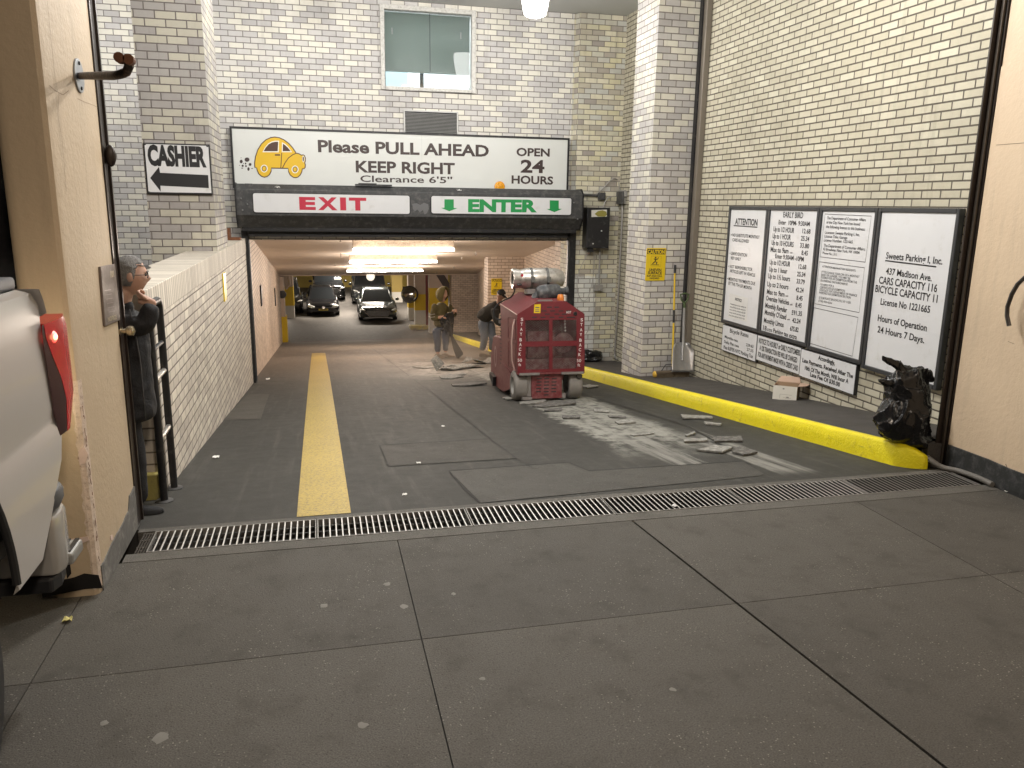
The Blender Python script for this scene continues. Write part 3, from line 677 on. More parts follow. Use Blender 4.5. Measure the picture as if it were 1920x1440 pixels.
# ------------------------------------------------------------------ globe lamps of the court
GL = emit('globe_glass', (1, .98, .95), 9)
_g2 = PY(596, -45, 10.5)
for k, (x, y, z, lab, pw) in enumerate(((2.81, 10.5, 4.33, 'glowing white glass globe lamp hanging near the window', 115), (_g2.x, 10.5, _g2.z, 'glowing glass globe lamp over the left lane, just above the view', 100), (-2.75, 11.2, 4.2, 'glowing glass globe lamp behind the left brick column', 75), (2.3, 6.1, 4.33, 'glowing glass globe lamp over the right lane near the entrance', 330), (.2, 6.1, 4.33, 'glowing glass globe lamp over the left lane near the entrance', 300))):
    t = thing('globe_lamp', lab, 'lamp', (x, y, ZT), 'globe lamps of the entrance court')
    w = MB(); w.lathe((x, y, z), (0, 0, 1), [(-.20, .0), (-.197, .09), (-.175, .135), (-.10, .158), (.05, .18), (.16, .195), (.20, .185), (.215, .10)], 32, cap=False); w.build('globe', GL, t, smooth='all')
    w = MB(); w.lathe((x, y, z+.215), (0, 0, 1), [(0, .075), (.04, .075), (.05, .02), (ZT-z-.255, .02), (ZT-z-.25, .06), (ZT-z-.217, .06)], 16); w.build('stem', ALU, t, smooth=True)
    lamp('globe_light', 'POINT', (x, y, z-.30), pw, GLOBE_COL, t, shadow_soft_size=.12)
# ================================================================== window, vent, gate
BLIND = M('blind_slats', (.34, .41, .385), .5, var=.05)
def glassmat():
    b = NB('window_glass'); b.put(b.b.inputs['Transmission Weight'], 1.0); b.put(b.b.inputs['IOR'], 1.45)
    return b.fin((.95, .98, .97), .0)
GLASS = glassmat()
t = thing('window', 'square window high on the brick wall with grey-green blinds half down and a lit room behind', 'window', (1.8, 13, 3.5))
x0, x1, z0, z1 = 1.06, 2.53, 3.50, 4.71; fw = .065
w = MB()
w.box(x0, x0+fw, 12.96, 13.2, z0, z1); w.box(x1-fw, x1, 12.96, 13.2, z0, z1); w.box(x0+fw, x1-fw, 12.96, 13.2, z1-fw, z1); w.box(x0+fw, x1-fw, 12.96, 13.2, z0, z0+fw*.8)
w.build('frame', M('window_frame_paint', (.58, .57, .54), .5, var=.2, scale=12, dust=(.25, .23, .20), dk=.5), t, bevel=.004)
w = MB(); w.box(x0+fw, x1-fw, 13.04, 13.046, z0+fw*.8, z1-fw); w.build('pane', GLASS, t)
w = MB(); zb = PY(800, 134, 13.1).z; k = 0; z = z1-fw-.02
while z > zb: w.hexa([V((x0+fw+.01, 13.10, z-.012)), V((x1-fw-.01, 13.10, z-.012)), V((x1-fw-.01, 13.108, z+.012)), V((x0+fw+.01, 13.108, z+.012)), V((x0+fw+.01, 13.101, z-.0125)), V((x1-fw-.01, 13.101, z-.0125)), V((x1-fw-.01, 13.109, z+.0115)), V((x0+fw+.01, 13.109, z+.0115))]); z -= .0225
w.box(x0+fw+.01, x1-fw-.01, 13.095, 13.115, zb-.03, zb-.008); w.build('blind', BLIND, t)
w = MB()
for x in (1.83,): w.box(x-.004, x+.004, 13.094, 13.098, zb, z1-fw)
w.build('cord', M('cord', (.06, .07, .07), .6), t)
for px_c, y_c in ((735, 52), (864, 61)):
    q0, q1 = PY(px_c, y_c, 13.085), PY(px_c, y_c+12, 13.085); w = MB(); w.box(q0.x-.009, q0.x+.009, 13.08, 13.092, q1.z, q0.z); w.build('cord_tassel', WHITEB, t)
w = MB(); q = PY(791, 150, 13.3); w.box(q.x-.03, q.x+.03, 13.3, 13.34, z0-.2, zb+.1); w.build('mullion', DKGREY, t)
w = MB(); w.box(x0-.8, x1+.8, 14.9, 15.0, z0-.6, z1+.4); w.box(x0-.8, x1+.8, 13.45, 14.9, z1+.4, z1+.45); w.box(x0-.8, x1+.8, 13.45, 14.9, z0-.65, z0-.6)
w.box(x0-.85, x0-.8, 13.45, 15, z0-.6, z1+.4); w.box(x1+.8, x1+.85, 13.45, 15, z0-.6, z1+.4)
struct(w.build('office_room', M('office_paint', (.75, .78, .80), .5)))
w = MB(); q = PY(736, 148, 14.6); w.box(1.0, q.x+.25, 14.5, 14.6, 3.3, 4.0); tag(w.build('cabinet', M('pale_blue_panel', (.42, .58, .64), .5), origin=(q.x, 14.5, 3.3)), 'pale blue panel seen through the lit lower part of the window', 'panel')
w = MB(); w.box(x0, x1, 14.0, 14.3, z1+.30, z1+.395); tag(w.build('office_lamp', emit('office_panel', (.93, .97, 1), 3), origin=(1.8, 14.1, z1+.3)), 'ceiling light panel of the office behind the window', 'lamp')
lamp('office_light', 'AREA', (1.8, 14.15, z1+.28), 70, (.93, .97, 1), size=1.2)
# vent
t = thing('vent_grille', 'grey louvred vent grille between the window and the long sign', 'vent', (1.82, 13, 2.86))
w = MB(); x0, x1, z0, z1 = 1.395, 2.25, 2.80, 3.215
w.box(x0, x0+.02, 12.965, 12.998, z0, z1); w.box(x1-.02, x1, 12.965, 12.998, z0, z1); w.box(x0+.02, x1-.02, 12.965, 12.998, z1-.02, z1); w.box(x0+.02, x1-.02, 12.965, 12.998, z0, z0+.02)
w.build('frame', M('vent_metal', (.42, .42, .41), .5, .5, var=.2), t)
w = MB(); z = z0+.03
while z < z1-.03: w.hexa([V((x0+.02, 12.972, z-.006)), V((x1-.02, 12.972, z-.006)), V((x1-.02, 12.99, z+.008)), V((x0+.02, 12.99, z+.008)), V((x0+.02, 12.971, z-.0045)), V((x1-.02, 12.971, z-.0045)), V((x1-.02, 12.989, z+.0095)), V((x0+.02, 12.989, z+.0095))]); z += .021
w.build('louvres', _mc['vent_metal'], t)
w = MB(); w.box(x0+.02, x1-.02, 12.993, 12.998, z0+.02, z1-.02); w.build('backing', BLK, t)
# ------------------------------------------------------------------ long sign over the opening
YSG = 12.84
t = thing('direction_sign', 'long white PULL AHEAD sign with a yellow car over the opening', 'sign', (1.45, 12.9, 2.03))
c = [PY(x, y, YSG) for x, y in ((434, 239), (1064, 264), (1062, 362), (441, 347))]
x0 = (c[0].x+c[3].x)/2; x1 = (c[1].x+c[2].x)/2; z0 = (c[2].z+c[3].z)/2; z1 = (c[0].z+c[1].z)/2
w = MB(); w.box(x0, x1, YSG, 12.96, z0, z1); w.build('panel', OFFW, t)
w = MB(); e = .03
for b in ((x0-e, x0-.001, YSG-.012, 12.97, z0-e, z1+e), (x1+.001, x1+e, YSG-.012, 12.97, z0-e, z1+e), (x0, x1, YSG-.012, 12.97, z1+.001, z1+e), (x0, x1, YSG-.012, 12.97, z0-e, z0-.001)): w.box(*b)
w.build('frame', BLK, t)
w = MB(); xm = PY(791, 300, YSG).x; w.box(xm-.002, xm+.002, YSG-.001, YSG, z0, z1); w.build('panel_joint', M('joint_grey', (.5, .51, .5), .5), t)
S = Sign(pfY(YSG-.002)); BRN = M('brown_lettering', (.045, .028, .026), .45, var=.05)
def zz_(ox, oy, k): return lambda x, y: (ox+x/k, oy+y/k)
def T(S, mat, zf, s, x0, y0, x1, y1, h, bold=.02):
    a, b = zf(x0, y0), zf(x1, y1); k = zf(0, 1)[1]-zf(0, 0)[1]
    S.text(mat, s, a[0], a[1], b[0], b[1], h*k, bold)
z2 = zz_(420, 0, 2.8235)
for s, a in (('Please PULL AHEAD', (498, 803, 1402, 828, 60)), ('KEEP RIGHT', (698, 910, 1222, 921, 57)), ('OPEN', (1548, 824, 1724, 828, 40)), ('24', (1570, 911, 1696, 914, 63)), ('HOURS', (1522, 970, 1742, 976, 40))): T(S, BRN, z2, s, *a, bold=.032)
T(S, BRN, z2, "Clearance 6'5''", 722, 962, 1208, 970, 33, .015)
S.done(t)
zc_ = zz_(430, 230, 11.294); S = Sign(pfY(YSG-.002))
CY = M('sign_yellow', (.72, .45, .015), .45, var=.03); CW = M('sign_white', (.82, .80, .72), .45, var=.03); CB = M('sign_brown', (.07, .03, .02), .5, var=.05)
q = lambda L: [zc_(*p) for p in L]
body = [(540, 950), (535, 850), (555, 720), (600, 580), (680, 450), (780, 360), (880, 315), (960, 305), (1060, 320), (1160, 365), (1260, 440), (1340, 530), (1400, 620), (1412, 645), (1470, 655), (1530, 690), (1560, 680), (1590, 695), (1610, 750), (1608, 820), (1595, 850), (1610, 890), (1605, 950), (1580, 975), (1545, 978), (1535, 1040), (1500, 1110), (1450, 1155), (1400, 1165), (1350, 1155), (1290, 1110), (1255, 1040), (1245, 968), (890, 960), (885, 1030), (850, 1100), (800, 1140), (740, 1155), (680, 1135), (620, 1080), (590, 1010), (580, 955)]
S.poly(CY, q(body), .001)
S.line(CB, q(body), .014, .002, closed=True)
S.poly(CW, q([(700, 625), (750, 530), (820, 445), (890, 402), (970, 382), (1055, 382), (1045, 628)]), .002)
S.poly(CW, q([(1110, 625), (1115, 412), (1190, 455), (1255, 520), (1330, 625)]), .002)
S.poly(CB, q([(725, 605), (770, 530), (830, 460), (900, 420), (970, 405), (1035, 405), (1025, 605)]), .003)
S.poly(CB, q([(1130, 605), (1135, 445), (1180, 475), (1240, 530), (1300, 605)]), .003)
S.line(CB, q([(1122, 965), (1180, 850), (1250, 750), (1340, 680), (1412, 650)]), .012, .002)
S.line(CB, q([(1110, 640), (1090, 960)]), .011, .002)
S.poly(CB, q([(965, 668), (1075, 668), (1075, 700), (965, 700)]), .002)
def disc(S, mat, cx, cy, rx, ry, lift, n=20): S.poly(mat, q([(cx+rx*math.cos(2*math.pi*k/n), cy+ry*math.sin(2*math.pi*k/n)) for k in range(n)]), lift)
for cx, cy in ((738, 972), (1392, 990)):
    disc(S, CW, cx, cy, 75, 82, .002); disc(S, CB, cx, cy, 53, 62, .003); disc(S, CY, cx, cy, 38, 46, .004)
disc(S, CW, 1568, 768, 26, 70, .003); disc(S, CB, 1566, 770, 14, 52, .004)
for a in ((248, 745, 9, 9), (252, 822, 32, 38), (375, 783, 52, 46), (300, 864, 9, 9), (345, 865, 16, 20), (440, 885, 30, 32), (282, 913, 24, 24), (352, 920, 20, 20), (218, 905, 9, 9), (272, 963, 20, 10), (405, 982, 24, 38), (484, 970, 20, 9)): disc(S, BRN, *a, .002)
for m_, mb in S.mb.items(): mb.build('car_picture', m_, t, tri=True)
# amber reflector on the sign's lower edge
w = MB(); c = PY(937, 350, YSG-.03); w.lathe(c+V((0, .02, 0)), (0, -1, 0), [(0, .085), (.02, .085), (.03, .07), (.032, .0)], 24)
b = NB('amber_reflector'); p = b.obj(); vo = b.add('ShaderNodeTexVoronoi'); b.put(vo.inputs['Vector'], p); vo.inputs['Scale'].default_value = 40
b.bump(vo.outputs['Distance'], .8, .01); AMB = b.fin(b.mix(vo.outputs['Distance'], (.85, .42, .02), (.55, .20, .005)), .2)
t = thing('amber_reflector', 'round amber reflector standing on the gate housing under HOURS', 'reflector', c)
w.build('lens', AMB, t, smooth=True)
w = MB(); c2 = PY(937, 362, YSG-.05); w.lathe(c2+V((0, .02, -.02)), (0, -1, 0), [(0, .085), (.03, .085)], 24); w.build('mount', DKGREY, t)
# ------------------------------------------------------------------ rolling gate housing
t = thing('gate_housing', 'dark grey octagonal rolling gate housing above the ramp opening', 'gate', (1.5, 12.7, 1.3))
YB = 12.52
a = PY(441, 356, YB); b_ = PY(1093, 372, YB); gx0, gx1 = a.x, b_.x
zt = PY(768, 362, YB).z+.035; zm = PY(768, 404, YB).z-.02; zl = PY(768, 428, 12.66).z
prof = [(12.97, zt+.06), (12.62, zt+.06), (YB, zt-.02), (YB, zm), (12.66, zl), (12.97, zl)]
w = MB(); w.prism([(gx0, y, z) for y, z in prof], (gx1-gx0, 0, 0)); w.build('hood', DKGREY, t, bevel=.006)
w = MB()
for x in (gx0-.012, gx1): w.prism([(x, y, z) for y, z in [(12.99, zt+.075), (12.61, zt+.075), (YB-.015, zt-.01), (YB-.015, zm-.01), (12.655, zl-.015), (12.99, zl-.015)]], (.012, 0, 0))
w.build('end_plate', BLK, t)
w = MB(); w.prism([(gx0+.16, y, z) for y, z in [(12.60, zl-.001), (12.64, zm-.028+.0), (12.70, zl-.001)]], (gx1-gx0-.3, 0, 0)) if False else w.box(gx0+.05, gx1-.05, 12.665, 12.9, zl-.06, zl-.001)
zbar = PY(768, 443, 12.8).z
w.box(gx0+.13, gx1-.16, 12.76, 12.79, zl-.075, zl-.061); w.box(gx0+.13, gx1-.16, 12.78, 12.84, zbar, zl-.0755); w.box(gx0+.13, gx1-.16, 12.75, 12.86, zbar-.012, zbar+.018)
w.build('curtain_edge', BLK, t)
w = MB()
for x, y in ((452, 372), (464, 383), (455, 394), (1083, 411), (1076, 380)): w.sph(PY(x, y, YB-.016), .012, 8, 6)
w.build('rivets', M('worn_steel', (.25, .25, .25), .5, .6), t)
PEEL = M('peeled_paint', (.14, .14, .145), .7)
w = MB(); blob(w, lambda x, y: PY(x, y, YB-.001), [(773, 382), (781, 381), (788, 384), (795, 380), (803, 383), (804, 392), (800, 400), (796, 402), (793, 394), (787, 398), (783, 393), (778, 396), (774, 392)], .0015, (0, -1, 0)); w.build('peeled_patch', PEEL, t, tri=True)
def rrect(x0, x1, z0, z1, r, y, th, n=5):
    P = []
    for cx, cz, a0 in ((x1-r, z1-r, 0), (x0+r, z1-r, 90), (x0+r, z0+r, 180), (x1-r, z0+r, 270)):
        for k in range(n+1):
            a = math.radians(a0+90*k/n); P.append(V((cx+r*math.cos(a), y, cz+r*math.sin(a))))
    w = MB(); w.prism(P, (0, th, 0)); return w
def hsign(c, label, yy):
    P = [PY(x, y, yy) for x, y in c]; x0 = (P[0].x+P[3].x)/2; x1 = (P[1].x+P[2].x)/2; z0 = (P[2].z+P[3].z)/2; z1 = (P[0].z+P[1].z)/2
    t = thing('lane_sign', label, 'sign', ((x0+x1)/2, yy, z0), 'lane signs on the gate housing')
    rrect(x0, x1, z0, z1, .03, yy, .012).build('panel', WHITEB, t)
    rrect(x0-.012, x1+.012, z0-.012, z1+.012, .04, yy+.004, .013).build('edge', BLK, t)
    return t
YS_ = YB-.02
t = hsign(((474, 362), (768, 367), (768, 402), (476, 397)), 'white lane sign reading EXIT in red', YS_)
S = Sign(pfY(YS_-.0015)); RED = M('red_lettering', (.48, .02, .05), .45, var=.03)
z5 = zz_(420, 330, 5.333)
for s, xa, xb in (('E', 755, 918), ('X', 942, 1135), ('I', 1163, 1222), ('T', 1252, 1425)):
    T(S, RED, z5, s, xa, 330+(xa-755)*.013, xb, 330+(xb-755)*.013, 113, .05)
S.done(t)
t = hsign(((808, 368), (1071, 371), (1071, 402), (810, 401)), 'white lane sign reading ENTER in green between two green arrows', YS_)
S = Sign(pfY(YS_-.0015)); GRN = M('green_lettering', (.012, .27, .07), .45, var=.03); z6 = zz_(760, 330, 4.571)
T(S, GRN, z6, 'ENTER', 538, 302, 1128, 305, 97, .05)
for L in ([(335, 200), (415, 200), (415, 274), (447, 275), (377, 302), (305, 273), (335, 272)], [(1238, 208), (1315, 210), (1315, 280), (1343, 282), (1278, 310), (1210, 283), (1238, 282)]): S.poly(GRN, [z6(*p) for p in L])
S.done(t)
# junk on the housing
w = MB(); c = PY(467, 352, 12.62); w.box(c.x-.055, c.x+.055, 12.57, 12.68, c.z-.06, c.z+.06); tag(w.build('steel_block', DKGREY, origin=c, bevel=.005), 'dark steel block on the left end of the gate housing', 'block')
w = MB(); c = PY(700, 360, 12.6); w.box(c.x-.27, c.x+.28, 12.56, 12.66, zt+.062, zt+.085); w.box(c.x-.22, c.x+.05, 12.57, 12.65, zt+.086, zt+.10); tag(w.build('scrap_board', BLK, origin=(c.x, 12.6, zt+.06)), 'flat black scrap lying on the gate housing above EXIT', 'scrap')
def paper(px, py, yy, s, label, col=(.75, .74, .72), z=None):
    c = PY(px, py, yy); rows = []
    for i in range(5):
        rows.append([V((c.x+(i-2)*s/4+random.uniform(-.1, .1)*s, c.y+(j-1)*s/4, c.z+random.uniform(0, .45)*s)) for j in range(3)])
    w = MB(); w.grid(rows); o = w.build('litter', M('litter_%.2f' % col[0], col, .7), origin=c, fix=False)
    md = o.modifiers.new('s', 'SOLIDIFY'); md.thickness = .002; return tag(o, label, 'litter', 'bits of litter')
paper(521, 354, 12.57, .08, 'white crumpled paper on the housing left of EXIT'); paper(861, 358, 12.57, .07, 'small white paper scraps below the word Clearance')
# gate posts
for lab, cs in (('black steel gate post at the left of the ramp opening', ((453, 447), (466, 447), (480, 712), (468, 712))), ('black steel gate post at the right of the opening, behind the red machine', ((1069, 452), (1081, 452), (1073, 640), (1061, 640)))):
    P = [PY(x, y, 12.87) for x, y in cs]; zb = zr(12.9)+(.0 if cs[0][0] < 900 else KH)
    zb0 = P[2].z if cs[0][0] < 900 else zb
    x0 = (P[0].x+P[3].x)/2; x1 = (P[1].x+P[2].x)/2
    t = thing('gate_post', lab, 'post', (x0, 12.9, zb), 'black posts of the rolling gate')
    w = MB(); w.prism([(x0, 12.87, zb+.02), (x1, 12.87, zb), (x1, 12.87, zl-.06), (x0, 12.87, zl-.06)], (0, .12, 0)); w.build('channel', BLK, t)
    w = MB(); w.box(x1+.001 if cs[0][0] < 900 else x0-.014, x1+.014 if cs[0][0] < 900 else x0-.001, 12.90, 12.96, zb+.02, zl-.06); w.build('guide', DKGREY, t)
# ================================================================== CASHIER sign
YC = 9.46; P = [PY(x, y, YC) for x, y in ((268, 267), (392, 271), (400, 365), (276, 362))]
x0 = (P[0].x+P[3].x)/2; x1 = (P[1].x+P[2].x)/2; z0 = (P[2].z+P[3].z)/2; z1 = (P[0].z+P[1].z)/2
t = thing('cashier_sign', 'white CASHIER sign with a black arrow pointing left', 'sign', ((x0+x1)/2, YC, z0))
w = MB(); w.box(x0, x1, YC+.004, YC+.03, z0, z1); w.build('border', INK, t)
w = MB(); w.box(x0+.014, x1-.014, YC, YC+.0039, z0+.014, z1-.014); w.build('panel', WHITEB, t)
S = Sign(pfY(YC-.0015)); z7 = zz_(180, 240, 3.79)
T(S, INK, z7, 'CASHIER', 372, 258, 786, 271, 130, .055)
S.poly(INK, [z7(*p) for p in ((385, 355), (448, 275), (455, 318), (797, 335), (802, 427), (458, 410), (460, 452))])
S.done(t)
w = MB()
for x, y in ((271, 269), (388, 273), (397, 362), (279, 360)): w.lathe(PY(x, y, YC-.001)+V((.004, 0, -.004)), (0, -1, 0), [(0, .012), (.004, .008)], 10)
w.build('screws', DKGREY, t)
# ================================================================== signboards of the right wall
XS = 4.94; z4 = zz_(1320, 360, 3.273); FRM = M('signboard_frame', (.055, .058, .062), .4, .4, var=.15)
def board(y0, y1, z0, z1, label, frame=True):
    t = thing('signboard', label, 'signboard', (XS, (y0+y1)/2, z0), 'framed signboards on the tan wall' if frame else 'small notices under the signboards')
    e = .038 if frame else 0
    w = MB(); w.box(XS, XS+.035, y0+e, y1-e, z0+e, z1-e); w.build('panel', WHITEB, t)
    if frame:
        w = MB(); f0 = XS-.016
        w.box(f0, XS+.04, y0, y0+e-.001, z0, z1); w.box(f0, XS+.04, y1-e+.001, y1, z0, z1); w.box(f0, XS+.04, y0+e, y1-e, z1-e+.001, z1); w.box(f0, XS+.04, y0+e, y1-e, z0, z0+e-.001)
        w.build('frame', FRM, t, bevel=.004, seg=1)
    return t
def yz(x, y): return PX(x, y, XS-.016)
Yb = [yz(1367, 383).y, (yz(1440, 385).y+yz(1421, 624).y)/2, (yz(1541, 388).y+yz(1508, 650).y)/2, (yz(1650, 390).y+yz(1610, 687).y)/2, yz(1800, 394).y]
ztop = yz(1600, 389).z; zbot = .335
ZB = [(yz(1350.6, 603).z+yz(1421, 624).z)/2, (yz(1421, 624).z+yz(1508, 650).z)/2, (yz(1508, 650).z+yz(1610, 686).z)/2, (yz(1610, 686).z+yz(1753, 735).z)/2]
def sign_texts(t, L, mat=INK, bold=.012, extra=None):
    S = Sign(pfX(XS-.002))
    for s, x0, y0, x1, y1, h in L: T(S, mat, z4, s, x0, y0, x1, y1, h, bold)
    if extra: extra(S)
    S.done(t)
t = board(Yb[1]+.004, Yb[0], ZB[0], ztop, 'framed white signboard headed ATTENTION with a paper notice')
sign_texts(t, [('ATTENTION', 190, 198, 327, 207, 36)], bold=.03, extra=lambda S: S.line(INK, [z4(182, 206), z4(327, 216)], .012))
sign_texts(t, [('\u2022 NO SUBSTITUTE MONTHLY', 166, 272, 340, 288, 19), ('CARS ALLOWED', 174, 302, 274, 313, 19), ('\u2022 LEAVE IGNITION', 157, 385, 263, 398, 19), ('KEY ONLY', 165, 414, 225, 422, 19), ('\u2022 NOT RESPONSIBLE FOR', 150, 465, 296, 486, 19), ('ARTICLES LEFT IN VEHICLE', 158, 492, 313, 521, 19), ('\u2022 MONTHLY PAYMENTS DUE', 142, 540, 313, 573, 19), ('BY THE 7TH OF MONTH', 150, 568, 291, 602, 19)])
S = Sign(pfX(XS-.003)); S.poly(M('note_paper', (.70, .69, .67), .6), [z4(*p) for p in ((156, 620), (271, 652), (262, 797), (149, 770))])
for m_, mb in S.mb.items(): mb.build('notice_paper', m_, t)
S = Sign(pfX(XS-.0045)); T(S, INK, z4, 'NOTICE', 190, 664, 230, 676, 16, .03)
for k, s in enumerate(('Present this account validity for', 'time of tickets by this vehicle for', 'not be otherwise collected to $25,000', 'money with fire and other vehicle', 'of any action payment made for sale')):
    T(S, INKG, z4, s, 162-k*2.5, 690+k*17, 258-k*2.2, 713+k*17.5, 8, .02)
S.done(t)
t = board(Yb[2]+.004, Yb[1]-.004, ZB[1], ztop, 'framed white rate signboard headed EARLY BIRD with rows of prices')
U = [('EARLY BIRD', 485, 155, 607, 161, 33), ('Enter  10PM- 9:30AM', 457, 198, 648, 210, 26)]
for s, a, p, c in (('Up to 1/2 HOUR', (425, 240, 552, 252), '12.68', (603, 252, 652, 257)), ('Up to 1 HOUR', (420, 283, 531, 294), '25.34', (594, 297, 645, 302)), ('Up to 10 HOURS', (414, 324, 548, 338), '33.80', (588, 340, 644, 347)), ('Max to 9am', (408, 366, 517, 377), '8.45', (597, 386, 636, 390)), ('Up to 1/2 HOUR', (402, 443, 527, 458), '12.68', (579, 470, 626, 475)), ('Up to 1 hour', (398, 487, 510, 501), '25.34', (570, 516, 621, 521)), ('Up to 1\u00bd hours', (393, 529, 527, 548), '33.79', (567, 560, 617, 567)), ('Up to 2 hours', (387, 578, 517, 598), '42.24', (561, 612, 610, 618)), ('Max to 9am', (385, 625, 493, 643), '8.45', (566, 662, 604, 667)), ('Oversize Vehicles', (380, 664, 520, 693), '8.45', (560, 706, 598, 711)), ('Monthly Regular', (375, 708, 508, 740), '591.35', (537, 752, 600, 762)), ("Monthly O'sized", (372, 750, 503, 783), '42.24', (540, 800, 591, 808)), ('Monthly Limos', (367, 800, 487, 830), '675.82', (527, 850, 579, 860))):
    U += [(s, *a, 29), (p, *c, 27)]
for x, y in ((526, 376), (499, 641), (526, 694), (510, 785)): U.append(('add', x, y, x+16, y+2, 9))
U += [('Enter 9:30AM -10PM', 436, 405, 611, 427, 26), ('18', 362, 845, 383, 851, 27), ('.375%', 384, 852, 417, 860, 16), ('Parking tax extra', 424, 862, 568, 905, 26)]
sign_texts(t, U, bold=.02)
t = board(Yb[3]+.004, Yb[2]-.004, ZB[2], ztop, 'framed white licence signboard with three outlined text boxes')
def boxes(S):
    for L in ([(743, 135), (1027, 148), (990, 430), (713, 398)], [(708, 428), (985, 465), (952, 740), (680, 685)], [(675, 710), (945, 770), (910, 1008), (650, 928)]): S.line(INKG, [z4(*p) for p in L], .007, closed=True)
sign_texts(t, [('The Department of Consumer Affairs', 754, 167, 993, 180, 17), ('of the City New York has issued', 750, 193, 957, 206, 17), ('the following license to this business:', 748, 220, 988, 238, 17), ('Licensee: Sweets Parking I, Inc.', 741, 255, 955, 271, 17), ('License Title: Garage', 739, 279, 879, 290, 17), ('License Number: 1221665', 736, 303, 911, 316, 17), ('The Department of Consumer Affairs;', 734, 335, 988, 360, 17), ('42 Broadway, New York, NY 10004', 730, 357, 953, 381, 16), ('Phone No.: 311', 728, 380, 812, 392, 14)], INK, .012, boxes)
sign_texts(t, [('ATTENTION MANHATTAN RESIDENTS', 725, 462, 930, 490, 12), ('IF YOU GARAGE YOUR CAR ON A MONTHLY', 721, 497, 953, 527, 13), ('BASIS OR LONGER, YOU MAY BE', 719, 513, 897, 538, 13), ('ELIGIBLE FOR AN EXEMPTION FROM THE', 717, 529, 938, 562, 13), ('8% PARKING TAX SURCHARGE', 715, 548, 880, 573, 13), ('TO APPLY FOR A', 713, 574, 797, 585, 13), ('CERTIFICATE OF EXEMPTION', 711, 591, 864, 613, 13), ('CONTACT: NYC DEPARTMENT OF FINANCE', 708, 607, 938, 643, 13), ('PARKING TAX EXEMPTION SECTION', 706, 623, 900, 655, 13), ('25 ELM PLACE BROOKLYN, NY 11201', 704, 653, 900, 686, 13), ('(718) 935-6644', 702, 672, 785, 689, 12)], INKG, .012)
t = board(Yb[4], Yb[3]-.004, ZB[3], ztop, 'framed white signboard naming the parking company and its car and bicycle capacity')
sign_texts(t, [('Sweets Parking I, Inc.', 1115, 408, 1462, 445, 38), ('437 Madison Ave.', 1115, 503, 1396, 548, 38), ('CARS CAPACITY 116', 1072, 560, 1428, 615, 42), ('BICYCLE CAPACITY 11', 1050, 612, 1430, 680, 42), ('License No 1221665', 1082, 690, 1385, 742, 38), ('Hours of Operation', 1065, 790, 1365, 855, 38), ('24 Hours 7 Days.', 1063, 860, 1350, 928, 38)], bold=.018, extra=lambda S: S.line(INK, [z4(1112, 421), z4(1425, 459)], .012))
def placard(c, label, L, bold=.015, mat=INK):
    P = [PX(*z4(*p), XS) for p in c]; y1 = (P[0].y+P[3].y)/2; y0 = (P[1].y+P[2].y)/2; z1 = (P[0].z+P[1].z)/2; z0 = (P[2].z+P[3].z)/2
    t = board(y0, y1, z0, z1, label, False); sign_texts(t, L, mat, bold)
    w = MB(); w.box(XS+.003, XS+.038, y0-.008, y1+.008, z0-.008, z1+.008); w.build('backing', FRM, t)
placard(((117, 812), (325, 880), (313, 1037), (107, 968)), 'small white Bicycle Rates notice at the lower left of the signboards', [('Bicycle Rates', 158, 862, 272, 893, 24), ('Monthly rate', 127, 893, 207, 922, 15), ('229.62', 258, 945, 303, 957, 17), ('Daily Flat rate', 123, 925, 213, 955, 16), ('27.55', 262, 973, 302, 985, 17), ('Plus 8.875% NYC Parking Tax', 120, 960, 300, 1020, 20)])
placard(((330, 875), (595, 962), (580, 1118), (322, 1028)), 'small white notice in grey capitals about a transaction fee for credit cards', [('NOTICE TO HOURLY or DAILY CUSTOMERS', 335, 925, 588, 1005, 30), ('A 12% TRANSACTION FEE WILL BE CHARGED', 340, 968, 570, 1048, 28), ('FOR ANY PAYMENT MADE WITH A CREDIT CARD', 330, 1008, 575, 1098, 28)], .035, M('mid_grey_lettering', (.09, .09, .09), .5))
placard(((600, 962), (935, 1068), (912, 1248), (583, 1120)), 'small white Late Fee notice at the right above the carton', [('Accordingly,', 700, 1027, 802, 1063, 25), ('Late Payments, Received After The', 603, 1042, 912, 1143, 24), ('10th Of The Month, Will Incur A', 618, 1090, 885, 1175, 24), ('Late Fee Of $30.00', 650, 1130, 833, 1195, 24)], .03)
